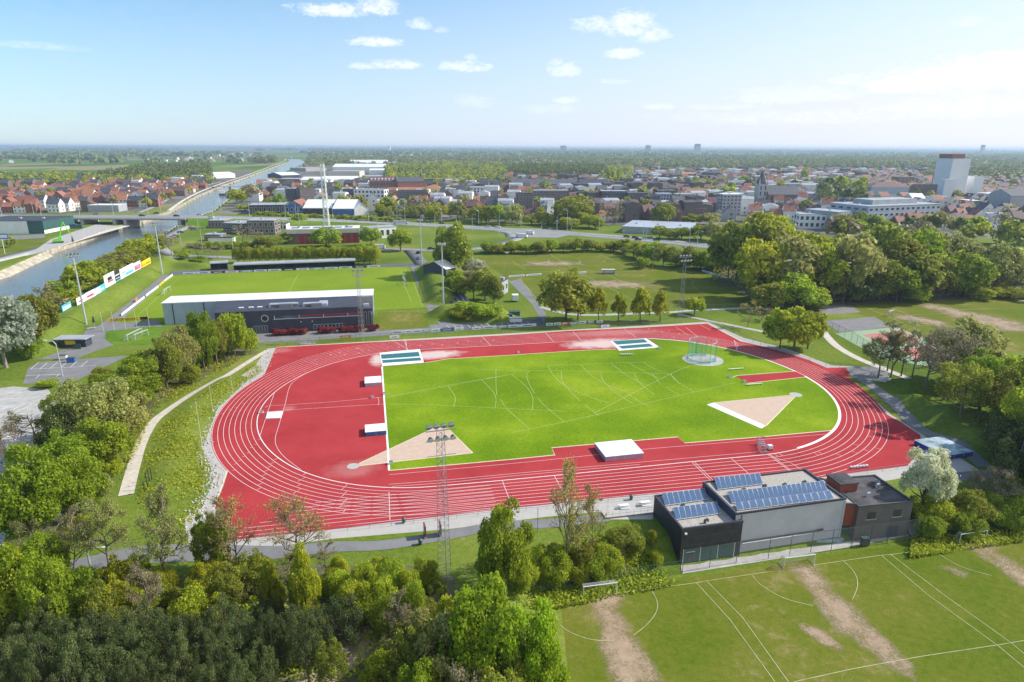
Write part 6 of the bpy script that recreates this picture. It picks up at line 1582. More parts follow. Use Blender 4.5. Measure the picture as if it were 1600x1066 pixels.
BB = [((98, 489), (112, 481), 2.6, ('board_cyan', ('mat_white', .1, .9, .12, .62), ('board_cyan', .2, .5, .3, .45)), 'small cyan and white billboard standing alone at the left end of the row'),
      ((121, 479), (135, 471), 3.0, ('mat_white', ('board_red', .2, .7, .3, .5)), 'low white billboard at the left end of the long row'),
      ((135, 471), (150, 463), 3.2, ('mat_white', ('board_magenta', .12, .8, .25, .55)), 'white billboard with pinkish print, second of the long row'),
      ((150, 463), (165, 454), 3.2, ('board_cyan', ('mat_white', .0, .55, .1, .9), ('mat_white', .6, .85, .3, .5)), 'white and turquoise billboard left of the tall white one'),
      ((165, 452), (181, 443), 6.0, ('mat_white', ('board_black', .3, .72, .45, .72), ('board_red', .28, .8, .3, .43)), 'tall white billboard with dark and red emblem'),
      ((181, 443), (189, 438), 5.0, ('board_black', ('mat_white', .1, .9, .6, .7), ('mat_white', .15, .85, .3, .36), ('board_cyan', .0, 1, .02, .14)), 'black billboard with white lettering'),
      ((189, 438), (210, 426), 5.0, ('mat_white', ('board_blue', .1, .4, .5, .58), ('board_cyan', .35, .95, .12, .4)), 'wide white billboard with blue and turquoise print'),
      ((210, 426), (221, 420), 4.4, ('mat_white', ('board_magenta', .1, .9, .12, .62), ('mat_white', .2, .8, .28, .5)), 'white billboard with magenta framed panel'),
      ((222, 420), (236, 412), 3.4, ('board_yellow', ('board_orange', .1, .4, .25, .45), ('board_black', .45, .9, .3, .45)), 'bright yellow billboard at the right end of the row')]
for a, b, hh, mats, lab in BB:
    p0, p1 = G(*a, 3.3), G(*b, 3.3)
    board(p0, p1, 3.3, hh * 0.9, mats, lab, 0.3)
# boards along the stadium touchlines
fx = [((190, 494), (208, 480)), ((208, 480), (226, 466)), ((228, 464), (248, 449)), ((249, 448), (258, 440)), ((258, 440), (270, 431))]
labs = ['white touchline board nearest the flagpoles', 'white touchline board, second from the flagpoles', 'white touchline board past the orange one', 'yellow touchline board on the left side', 'white touchline board at the far left corner']
for (a, b), lab in zip(fx, labs):
    board(G(*a), G(*b), 0.03, 0.9, ('board_yellow' if 'yellow' in lab else 'mat_white', ('board_blue', .2, .5, .35, .6)), lab, 0.05, 'board', 'touchline_board')
board(G(212, 472.5), G(215, 470.5), 0.03, 1.5, ('board_orange',), 'small orange touchline board on the left side', 0.0, 'board', 'touchline_board')
te = board(G(168, 503.5), G(232, 499.5), 0.03, 1.2, ('board_yellow', ('board_black', .80, .99, .05, .95)), 'yellow board with dark capital lettering at the near left end of the stadium', 0.05, 'board', 'lettered_board')
def lettering(txt, parent, size, loc, mat, rot=(R(90), 0, 0)):
    cu = bpy.data.curves.new('lettering', 'FONT'); cu.body = txt; cu.size = size; cu.extrude = 0.01; cu.align_x = 'CENTER'; cu.align_y = 'CENTER'
    tmp = bpy.data.objects.new('tmp_text', cu); COL.objects.link(tmp); dg = bpy.context.evaluated_depsgraph_get()
    me = bpy.data.meshes.new_from_object(tmp.evaluated_get(dg)); bpy.data.objects.remove(tmp); me.materials.clear(); me.materials.append(MATS[mat]); me.name = 'lettering'
    o = link('lettering', me, parent); o.location = loc; o.rotation_euler = rot; return o
w_ = math.dist(G(168, 503.5), G(232, 499.5))
lettering('EUROPABANK', te, 1.35, (w_ * 0.42, -0.09, 0.68), 'board_black')
n = 14
for i in range(n):
    x0 = 286 + (596 - 286) * i / n; x1 = 286 + (596 - 286) * (i + 0.93) / n
    y0 = 429 - (x0 - 286) * 0.037; y1 = 429 - (x1 - 286) * 0.037
    mt = ('mat_white', 'mat_white', 'board_black', 'mat_white', 'mat_cover_grey')[i % 5]
    o = board(G(x0, y0), G(x1, y1), 0.03, 1.0, (mt, (('board_blue', 'board_black', 'mat_white', 'board_red', 'mat_white')[i % 5], .2, .8, .3, .65)), None, 0.0, 'board', 'touchline_board', group='boards on the far touchline')
    name_later(o, {'mat_white': 'white', 'board_black': 'black', 'mat_cover_grey': 'grey'}[mt] + ' board', 'on the far touchline of the stadium', x0)
tb = [(464, 494, 540, 538.5, 'mat_cover_grey'), (531, 549, 530, 529, 'board_orange'), (609, 624, 530, 529, 'mat_white'), (611, 632, 522.5, 521.5, 'mat_white'), (632, 645, 521.5, 520.5, 'mat_white'), (645, 660, 521, 520, 'mat_white'), (660, 673, 520, 519, 'mat_cover_grey'), (674, 688, 519.5, 518.5, 'mat_white'), (688, 710, 519, 517.5, 'board_blue'), (710, 724, 517.5, 516.5, 'mat_white'), (738, 752, 516.5, 515.5, 'mat_white'), (754, 776, 515, 514, 'mat_white'), (778, 793, 514, 513, 'mat_cover_grey'), (794, 812, 513, 512, 'mat_white'), (812, 838, 512, 510.5, 'mat_white'),
      (853, 864, 510, 509.5, 'mat_white'), (865, 877, 509.5, 508.5, 'mat_white'), (878, 889, 509, 508, 'board_orange'), (890, 903, 508.5, 507.5, 'mat_cover_grey'), (904, 916, 507, 506.5, 'mat_white'), (918, 928, 506.5, 506, 'mat_cover_grey'), (932, 942, 506, 505, 'mat_white'), (939, 952, 513, 512, 'mat_white')]
for x0, x1, y0, y1, mt in tb:
    o = board(G(x0, y0), G(x1, y1), 0.03, 1.0, (mt, ('board_blue' if mt == 'mat_white' else 'mat_white', .2, .75, .35, .6)), None, 0.15, 'board', 'fence_board', group='boards on the upper track fence')
    name_later(o, {'mat_white': 'white printed board', 'board_orange': 'orange board', 'mat_cover_grey': 'grey green board', 'board_blue': 'blue board'}[mt], 'on the upper track fence', x0)
for x0, x1, y0, y1 in ((795, 820, 434, 432), (822, 846, 432, 430), (904, 916, 428, 427), (1097, 1112, 424.5, 429), (1113, 1128, 429.5, 434.5), (1188, 1200, 457, 462), (1200, 1212, 463, 468)):
    o = board(G(x0, y0), G(x1, y1), 0.03, 0.9, ('mat_white', ('board_blue', .1, .9, .35, .6)), None, 0.1, 'board', 'pitch_board', group='boards round the practice pitches'); name_later(o, 'white and blue board', 'round the practice pitches', x0)
# ---------------------------------------------------------------- the athletics building with solar roofs
def fitted(pxs, z):
    return [G(x, y, z) for x, y in pxs]
def outline_inset(P, d):
    c = (sum(p[0] for p in P) / len(P), sum(p[1] for p in P) / len(P)); out = []
    for p in P:
        l = math.dist(p, c); out.append((p[0] + (c[0] - p[0]) * d / l, p[1] + (c[1] - p[1]) * d / l))
    return out
def flat_block(t, org, P, z0, z1, wall, roof, coping='steel_dark', par=0.35, n1='wall', n2='roof'):
    """walls with a raised parapet round a roof deck; returns the wall object"""
    L = [(p[0] - org[0], p[1] - org[1]) for p in P]
    I = outline_inset(L, 0.35)
    w = link(n1, MB().prism(L, z0, z1 - 0.02).mesh(n1, wall), t)
    link(n2, MB().prism(I, z1 - 0.018, z1 + 0.04).mesh(n2, roof), t)
    m_ = MB(); k = len(L)
    a = sum(L[i][0] * L[(i + 1) % k][1] - L[(i + 1) % k][0] * L[i][1] for i in range(k))
    O = outline_inset(L, -0.06)
    for i in range(k):
        j = (i + 1) % k; m_.prism([O[i], O[j], I[j], I[i]], z1 - 0.017, z1 + par)
    link('parapet', m_.mesh('parapet', coping), t)
    return w
def bil(P, u, v):
    """point in a quad P = front left, front right, back right, back left"""
    a = lerp(P[0], P[1], u); b = lerp(P[3], P[2], u); return lerp(a, b, v)
def solar_row(t, org, pxs, z, n):
    """pxs: back left, back right, front right, front left of the array as seen"""
    BL, BR, FR, FL = fitted(pxs, z + 0.5)
    for i in range(n):
        u0, u1 = (i + 0.04) / n, (i + 0.96) / n
        q = [lerp(FL, FR, u0), lerp(FL, FR, u1), lerp(BL, BR, u1), lerp(BL, BR, u0)]
        q = [(p[0] - org[0], p[1] - org[1]) for p in q]
        o = thing('tmp', None, None); bpy.data.objects.remove(o)
        m_ = MB()
        def sl(pts, a, b): # sloping slab
            n_ = len(m_.v); m_.v += [(pts[0][0], pts[0][1], a), (pts[1][0], pts[1][1], a), (pts[2][0], pts[2][1], b), (pts[3][0], pts[3][1], b)] + [(pts[0][0], pts[0][1], a + .05), (pts[1][0], pts[1][1], a + .05), (pts[2][0], pts[2][1], b + .05), (pts[3][0], pts[3][1], b + .05)]
            for f in ((0, 3, 2, 1), (4, 5, 6, 7), (0, 1, 5, 4), (1, 2, 6, 5), (2, 3, 7, 6), (3, 0, 4, 7)): m_.f.append(tuple(n_ + k for k in f)); m_.mi.append(m_.cur)
        sl(q, z + 0.18, z + 0.72)
        p_ = link('solar_panel', m_.mesh('solar_panel', 'steel_white'), t)
        c = (sum(x[0] for x in q) / 4, sum(x[1] for x in q) / 4); qi = [(c[0] + (x[0] - c[0]) * 0.90, c[1] + (x[1] - c[1]) * 0.955) for x in q]
        m_ = MB(); sl(qi, z + 0.20 + 0.025, z + 0.72 + 0.0)
        m_.v = [(v[0], v[1], v[2] + 0.012) for v in m_.v]
        link('cell_field', m_.mesh('cell_field', 'solar_cell'), p_)
    m_ = MB(); a = (FL[0] - org[0], FL[1] - org[1]); b = (FR[0] - org[0], FR[1] - org[1]); c = (BL[0] - org[0], BL[1] - org[1]); d = (BR[0] - org[0], BR[1] - org[1])
    m_.tube((*c, z + 0.5), (*d, z + 0.5), 0.05, n=4).tube((*a, z + 0.12), (*b, z + 0.12), 0.04, n=4)
    for i in range(5):
        u = i / 4; p = lerp(c, d, u); m_.tube((*p, z + 0.03), (*p, z + 0.5), 0.04, n=4)
    link('panel_rack', m_.mesh('panel_rack', 'steel_dark'), t)
def roof_vent(t, org, px, z, mat='steel_dark', s=0.35):
    x, y = G(*px, z); x -= org[0]; y -= org[1]
    link('roof_vent', MB().tube((x, y, z), (x, y, z + 0.6), s * .6, n=8).tube((x, y, z + 0.6), (x + 0.5, y + 0.1, z + 0.75), s * .6, n=8).tube((x + .5, y + .1, z + .75), (x + 0.52, y + 0.1, z + 0.35), s * .55, n=8).mesh('roof_vent', mat), t)
def wall_item(t, org, A, B, u0, u1, z0, z1, mat, name, out=0.05):
    """a thing part on the wall running from ground point A to B, seen from the outside (right-hand normal)"""
    dx, dy = B[0] - A[0], B[1] - A[1]; l = math.hypot(dx, dy); nx, ny = dy / l, -dx / l
    a = lerp(A, B, u0); b = lerp(A, B, u1)
    P = [(a[0] - org[0] - nx * .02, a[1] - org[1] - ny * .02), (b[0] - org[0] - nx * .02, b[1] - org[1] - ny * .02), (b[0] - org[0] + nx * out, b[1] - org[1] + ny * out), (a[0] - org[0] + nx * out, a[1] - org[1] + ny * out)]
    return link(name, MB().prism(P, z0, z1).mesh(name, mat), t)

def near_building():
    z0 = LOW + 0.01; Z1, Z2, Z3 = 3.4, 4.6, 3.7
    org = G(1066, 889, LOW)
    t = thing('sports_hall', 'dark and grey flat roofed sports hall with five rows of solar panels', 'building', (org[0], org[1], 0))
    P1 = fitted([(1066, 829), (1161, 816.5), (1108, 765), (1021, 778)], Z1)
    P2 = fitted([(1150, 805), (1322, 781), (1272, 741), (1086, 749)], Z2)
    # square the blocks up on their front edges
    def rect(P):
        a, b = P[0], P[1]; dx, dy = b[0] - a[0], b[1] - a[1]; l = math.hypot(dx, dy); ux, uy = dx / l, dy / l; nx, ny = -uy, ux
        dep = max(0.5 * ((P[2][0] - b[0]) * nx + (P[2][1] - b[1]) * ny + (P[3][0] - a[0]) * nx + (P[3][1] - a[1]) * ny), 3)
        return [a, b, (b[0] + nx * dep, b[1] + ny * dep), (a[0] + nx * dep, a[1] + ny * dep)], (ux, uy), (nx, ny)
    P1, u1, n1 = rect(P1); P2, u2, n2 = rect(P2)
    flat_block(t, org, P1, z0, Z1, 'wood_dark', 'roof_gravel', 'wall_dark')
    flat_block(t, org, P2, z0, Z2, 'plaster_grey', 'roof_gravel', 'wall_dark', n1='hall_wall', n2='hall_roof')
    # left side shade of the hall painted as a dark skin above block one
    wall_item(t, org, P2[3], P2[0], 0.0, 1.0, Z1 + 0.04, Z2 - 0.03, 'wall_dark', 'shaded_side', 0.06)
    for a in (0.22, 0.55, 0.8): wall_item(t, org, P1[0], P1[1], 0.03, 0.97, z0 + a * 6.2, z0 + a * 6.2 + 0.03, 'steel_dark', 'cladding_joint', 0.012)
    # garage glazing at the foot of block one
    g = wall_item(t, org, P1[0], P1[1], 0.05, 0.90, z0 + 0.3, z0 + 2.7, 'wall_green', 'glazed_front', 0.04)
    for k in (0.05, 0.33, 0.62, 0.90): wall_item(t, org, P1[0], P1[1], k - 0.006, k + 0.006, z0 + 0.2, z0 + 2.75, 'steel_light', 'mullion', 0.09)
    d = wall_item(t, org, P1[0], P1[1], 0.12, 0.22, z0 + 0.2, z0 + 2.1, 'glass', 'door', 0.07)
    wall_item(t, org, P1[0], P1[1], 0.10, 0.24, z0 + 2.11, z0 + 2.2, 'steel_light', 'door_frame', 0.08)
    wall_item(t, org, P2[0], P2[1], 0.985, 1.0, z0, Z2 - 0.1, 'steel_light', 'downpipe', 0.10)
    wall_item(t, org, P2[0], P2[1], 0.05, 0.055, z0, Z2 - 0.1, 'steel_dark', 'downpipe', 0.10)
    # long steel gutter arm fixed low on the grey wall
    wall_item(t, org, P2[0], P2[1], 0.08, 0.82, z0 + 2.35, z0 + 2.55, 'steel_dark', 'wall_rail', 0.25)
    wall_item(t, org, P2[0], P2[1], 0.08, 0.82, z0 + 2.14, z0 + 2.22, 'steel_white', 'wall_rail', 0.35)
    solar_row(t, org, [(1033, 773), (1101, 765), (1107, 778), (1039, 788)], Z1, 8)
    solar_row(t, org, [(1051, 795), (1120, 786), (1127, 800), (1056, 810)], Z1, 8)
    solar_row(t, org, [(1115, 748), (1187, 741), (1193, 754), (1121, 763)], Z2, 9)
    solar_row(t, org, [(1136, 770), (1287, 753), (1294, 766), (1143, 784)], Z2, 20)
    solar_row(t, org, [(1147, 787.5), (1297, 768.5), (1304, 777), (1152, 795)], Z2, 14)
    for q in ((1064, 795), (1101, 818)): roof_vent(t, org, q, Z1)
    for q in ((1159, 770), (1192, 764), (1223, 762), (1254, 758)): roof_vent(t, org, q, Z2)
    l1 = wall_item(t, org, P1[0], P1[1], 0.04, 0.075, Z1 - 0.75, Z1 - 0.5, 'steel_white', 'wall_lamp', 0.3)
    # annexe
    o2 = G(1338, 838, LOW)
    t2 = thing('dark_annexe', 'dark brick annexe with orange red stair block and black roof', 'building', (o2[0], o2[1], 0))
    e1, e2 = P2[1], P2[2]
    Zr = 3.6
    A = fitted([(1342, 793), (1427, 785), (1369, 744), (1300, 748)], Zr); A, ua, na = rect(A)
    flat_block(t2, o2, A, z0, Zr, 'brick_dark', 'roof_bitumen', 'steel_dark', 0.25)
    L_ = [(e1[0] + 0.05, e1[1]), (A[0][0] - 0.05, A[0][1] + 0.6), (A[3][0] - 0.05, A[3][1]), (e2[0] + 0.05, e2[1])]
    flat_block(t2, o2, L_, z0 + 2.6, Zr + 0.1, 'wall_orange', 'roof_gravel', 'wall_dark', 0.2, n1='link_wall', n2='link_roof')
    L2 = outline_inset(L_, 0.25); L2[0] = (L2[0][0], L2[0][1] + 0.5); L2[1] = (L2[1][0], L2[1][1] + 0.5)
    link('link_glazing', MB().prism([(p[0] - o2[0], p[1] - o2[1]) for p in L2], z0, z0 + 2.58).mesh('link_glazing', 'wall_green'), t2)
    S = fitted([(1314, 758), (1341, 755), (1318, 740), (1291, 742)], Zr + 1.7); S, us, ns = rect(S)
    link('stair_block', MB().prism([(p[0] - o2[0], p[1] - o2[1]) for p in S], Zr + 0.15, Zr + 1.6).mesh('stair_block', 'wall_orange'), t2)
    link('stair_roof', MB().prism([(p[0] - o2[0], p[1] - o2[1]) for p in outline_inset(S, -0.2)], Zr + 1.603, Zr + 1.85).mesh('stair_roof', 'roof_bitumen'), t2)
    for u in (0.19, 0.66):
        w = wall_item(t2, o2, A[0], A[1], u, u + 0.15, z0 + 4.1, z0 + 5.4, 'glass', 'window', 0.03)
        wall_item(w, (0, 0), (0, 0), (0, 0), 0, 0, 0, 0, 'glass', 'x') if False else None
        wall_item(t2, o2, A[0], A[1], u - 0.02, u + 0.17, z0 + 3.98, z0 + 4.08, 'concrete', 'sill', 0.14)
    wall_item(t2, o2, A[0], A[1], 0.60, 0.82, z0 + 0.05, z0 + 2.2, 'wall_dark', 'garage_door', 0.03)
    for k in range(5): wall_item(t2, o2, A[0], A[1], 0.0, 1.0, z0 + 1.2 * (k + 0.9), z0 + 1.2 * (k + 0.9) + 0.02, 'steel_dark', 'cladding_joint', 0.012)
    for q in ((1369, 762), (1354, 776)): roof_vent(t2, o2, q, Zr + 0.04, 'steel_light', 0.3)
    # outside stair to the upper level
    c = A[1]; st = thing('outdoor_stair', 'grey outdoor steps climbing beside the right wall of the dark annexe', 'stairs', (c[0] + 0.6, c[1] - 0.5, LOW), math.atan2(ua[1], ua[0]))
    for k in range(12): link('step', MB().box(0.2, 2.0, k * 0.42, k * 0.42 + 0.46, k * 0.25, k * 0.25 + 0.2).mesh('step', 'concrete'), st)
    link('stair_wall', MB().prism([(0, -0.3), (0.17, -0.3), (0.17, 5.2), (0, 5.2)], 0, 0.2).mesh('stair_wall', 'steel_dark'), st)
    # forecourt strip and bins
    struct('hall_pavement', flat_mesh('hall_pavement', [[G(*p, LOW) for p in [(1066, 897), (1150, 884), (1330, 855), (1425, 836), (1425, 822), (1300, 838), (1150, 868), (1064, 884)]]], LOW + 0.05, 'concrete'))
    b = thing('waste_container', 'dark upright container standing at the fence before the annexe', 'container', (*G(1350, 853, LOW), LOW + 0.05), 0.1)
    link('body', MB().box(-0.6, 0.6, -0.35, 0.35, 0.1, 1.5).mesh('body', 'steel_dark'), b); link('lid', MB().box(-0.63, 0.63, -0.38, 0.38, 1.503, 1.6).mesh('lid', 'wall_green'), b)
    b = thing('stacked_boards', 'pale green boards lying on the pavement below the grey wall', 'boards', (*G(1292, 846, LOW), LOW + 0.06), 0.12)
    for k in range(3): link('board', MB().box(-2.6 + k * .3, 2.4 + k * .3, -0.5 + 0.1 * k, 0.4, 0.05 + k * 0.08, 0.11 + k * 0.08).mesh('board', 'mat_cover_grey'), b)
near_building()

# scaffold-like ramp and terrace behind the hall
t = thing('access_ramp', 'pale metal railed ramp at the back left corner of the solar roofed building', 'ramp', (*G(985, 802), 0.02), 0.2)
link('deck', MB().box(-5, 5.5, -1.0, 1.0, 0.15, 0.3).mesh('deck', 'concrete_pale'), t)
for i in range(9): link('baluster', MB().tube((-5 + i * 1.3, -1.0, 0.3), (-5 + i * 1.3, -1.0, 1.35), 0.03, n=4).mesh('baluster', 'steel_white'), t)
link('handrail', MB().tube((-5, -1.0, 1.35), (5.5, -1.0, 1.35), 0.035, n=5).tube((-5, -1.0, 0.85), (5.5, -1.0, 0.85), 0.03, n=5).mesh('handrail', 'steel_white'), t)
sheet('hall_terrace', [(950, 788), (1024, 780), (1020, 812), (948, 812)], 0.03, 'concrete_pale')
for q, lab in (((975, 795), 'white picnic bench on the terrace left of the solar building, nearer one'), ((1008, 790), 'white picnic bench on the terrace beside the dark wall')):
    x, y = G(*q); b = thing('picnic_bench', lab, 'bench', (x, y, 0.04), 0.2)
    link('table_top', MB().box(-0.9, 0.9, -0.35, 0.35, 0.7, 0.75).mesh('table_top', 'steel_white'), b)
    for s in (-0.7, 0.7): link('seat', MB().box(-0.9, 0.9, s - 0.13, s + 0.13, 0.42, 0.46).mesh('seat', 'steel_white'), b)
    for s in (-0.6, 0.6): link('leg', MB().tube((s, -0.6, 0), (s, 0.1, 0.7), 0.03).tube((s, 0.6, 0), (s, -0.1, 0.7), 0.03).mesh('leg', 'galvanised'), b)
# two red sign pillars on the front path
for q, lab in (((664, 839), 'dark red information pillar on the pavement, left of two'), ((688, 836), 'dark red information pillar beside the lattice mast, right of two')):
    x, y = G(*q); b = thing('information_pillar', lab, 'sign pillar', (x, y, 0.05), 0.3)
    link('panel', MB().box(-0.12, 0.12, -0.7, 0.7, 0.25, 2.3).mesh('panel', 'wall_orange'), b); link('foot', MB().box(-0.2, 0.2, -0.75, 0.75, 0, 0.248).mesh('foot', 'concrete'), b); link('print', MB().box(-0.15, -0.123, -0.55, 0.55, 0.9, 2.1).mesh('print', 'mat_white'), b)
for q, lab in (((631, 817), 'green bin on the pavement left of the lattice mast'), ((657, 851), 'small dark bin on the verge of the footpath'), ((986, 781), 'green bin near the terrace by the track rail')):
    x, y, z = GH(*q); b = thing('litter_bin', lab, 'bin', (x, y, z + 0.03))
    link('body', MB().tube((0, 0, 0.1), (0, 0, 0.9), 0.3, 0.34, 10).mesh('body', 'wall_green'), b); link('lid', MB().tube((0, 0, 0.903), (0, 0, 1.05), 0.36, 0.2, 10).mesh('lid', 'steel_dark'), b)

# ---------------------------------------------------------------- generic buildings
def window_mesh(w, h_, frame='steel_white', glass='glass'):
    key = ('win', round(w, 2), round(h_, 2), frame, glass)
    if key not in PROTO:
        m_ = MB(); m_.box(-w / 2, w / 2, -0.06, 0.02, 0, h_); m_.cur = 1; f = max(0.05, min(w, h_) * 0.07)
        m_.box(-w / 2 + f, w / 2 - f, -0.075, -0.062, f, h_ - f)
        PROTO[key] = m_.mesh('window', [frame, glass])
    return PROTO[key]
def place_wins(t, A, B, z0, z1, rows, cols, wf=0.55, hf=0.5, frame='steel_white', glass='glass', skip=()):
    """a grid of windows on the local wall A->B (outside on the right hand)"""
    dx, dy = B[0] - A[0], B[1] - A[1]; l = math.hypot(dx, dy); rz = math.atan2(dy, dx); cw = l / cols; ch = (z1 - z0) / rows
    me = window_mesh(cw * wf, ch * hf, frame, glass)
    for r_ in range(rows):
        for c in range(cols):
            if (r_, c) in skip: continue
            o = link('window', me, t); u = (c + 0.5) / cols
            o.location = (A[0] + dx * u, A[1] + dy * u, z0 + ch * (r_ + (1 - hf) * 0.5)); o.rotation_euler = (0, 0, rz)
def block(name, label, cat, pl, pr, top, depth, wall, roof='roof_grey', kind='flat', rows=0, cols=0, side=0, ridge=0.35, frame='steel_white', glass='glass', wf=0.55, hf=0.5, zg=0.0, extra=None, wtop=None):
    """front left ground pixel, front right ground pixel, roof-edge row above pl"""
    a, b = G(*pl, zg), G(*pr, zg); w = math.dist(a, b); hh = ztop(pl[0], top, a[1]) - zg; rz = math.atan2(b[1] - a[1], b[0] - a[0])
    t = thing(name, label, cat, (a[0], a[1], zg), rz)
    wz = hh
    if kind == 'flat':
        link('wall', MB().box(0, w, 0, depth, -0.5, hh).mesh('wall', wall), t)
        m_ = MB(); m_.box(-0.2, w + 0.2, -0.2, depth + 0.2, hh + 0.003, hh + 0.28); link('roof', m_.mesh('roof', roof), t)
        m_ = MB()
        for k in range(max(1, int(w / 14))):
            x = w * (k + 0.4) / max(1, int(w / 14)); m_.box(x, x + 1.8, depth * .4, depth * .4 + 1.5, hh + 0.283, hh + 1.3)
        link('roof_unit', m_.mesh('roof_unit', 'steel_light'), t)
    elif kind in ('gable', 'gable_end', 'hip'):
        dd = depth if kind != 'gable_end' else w; rh = min(dd * ridge, 4 + dd * .06); wz = hh
        m_ = MB(); m_.box(0, w, 0, depth, -0.5, hh)
        if kind == 'gable':
            for x in (0, w): m_.face([(x, 0, hh), (x, depth, hh), (x, depth / 2, hh + rh)] if x else [(x, depth, hh), (x, 0, hh), (x, depth / 2, hh + rh)])
        if kind == 'gable_end':
            for y in (0, depth): m_.face([(0, y, hh), (w, y, hh), (w / 2, y, hh + rh)])
        link('wall', m_.mesh('wall', wall), t)
        m_ = MB(); e = 0.35; h0, h1 = hh + 0.02, hh + rh + 0.05
        if kind == 'gable':
            for s in (0, 1):
                y0, y1 = (-e, depth / 2) if s == 0 else (depth + e, depth / 2)
                m_.face([(-e, y0, h0 - e * .7), (w + e, y0, h0 - e * .7), (w + e, y1, h1), (-e, y1, h1)]); m_.face([(-e, y0, h0 - e * .7 - .2), (-e, y1, h1 - .2), (w + e, y1, h1 - .2), (w + e, y0, h0 - e * .7 - .2)])
                m_.face([(-e, y0, h0 - e * .7 - .2), (w + e, y0, h0 - e * .7 - .2), (w + e, y0, h0 - e * .7), (-e, y0, h0 - e * .7)])
        elif kind == 'gable_end':
            for s in (0, 1):
                x0, x1 = (-e, w / 2) if s == 0 else (w + e, w / 2)
                m_.face([(x0, -e, h0 - e * .7), (x0, depth + e, h0 - e * .7), (x1, depth + e, h1), (x1, -e, h1)]); m_.face([(x0, -e, h0 - e * .7 - .2), (x1, -e, h1 - .2), (x1, -e, h1), (x0, -e, h0 - e * .7)])
        else:
            q = min(w, depth) / 2; c1, c2 = ((q, depth / 2), (w - q, depth / 2)) if w > depth else ((w / 2, q), (w / 2, depth - q))
            pts = [(-e, -e, h0), (w + e, -e, h0), (w + e, depth + e, h0), (-e, depth + e, h0), (*c1, h1), (*c2, h1)]
            if w > depth: fs = ((0, 1, 5, 4), (1, 2, 5), (2, 3, 4, 5), (3, 0, 4))
            else: fs = ((0, 1, 4), (1, 2, 5, 4), (2, 3, 5), (3, 0, 4, 5))
            for f in fs: m_.face([pts[i] for i in f])
        link('roof', m_.mesh('roof', roof), t)
    if rows and cols: place_wins(t, (0, 0), (w, 0), 0.5, wz - 0.3, rows, cols, wf, hf, frame, glass)
    if rows and side:
        if a[0] > 0: place_wins(t, (0, depth), (0, 0), 0.5, wz - 0.3, rows, side, wf, hf, frame, glass)
        else: place_wins(t, (w, 0), (w, depth), 0.5, wz - 0.3, rows, side, wf, hf, frame, glass)
    if extra: extra(t, w, depth, hh)
    fo = 20 if a[1] > 600 else 0; ux, uy = (b[0] - a[0]) / w, (b[1] - a[1]) / w
    OCC.append([(a[0] + uy * fo, a[1] - ux * fo), (b[0] + uy * fo, b[1] - ux * fo), (b[0] - (b[1] - a[1]) / w * depth, b[1] + (b[0] - a[0]) / w * depth), (a[0] - (b[1] - a[1]) / w * depth, a[1] + (b[0] - a[0]) / w * depth)])
    return t
OCC = []

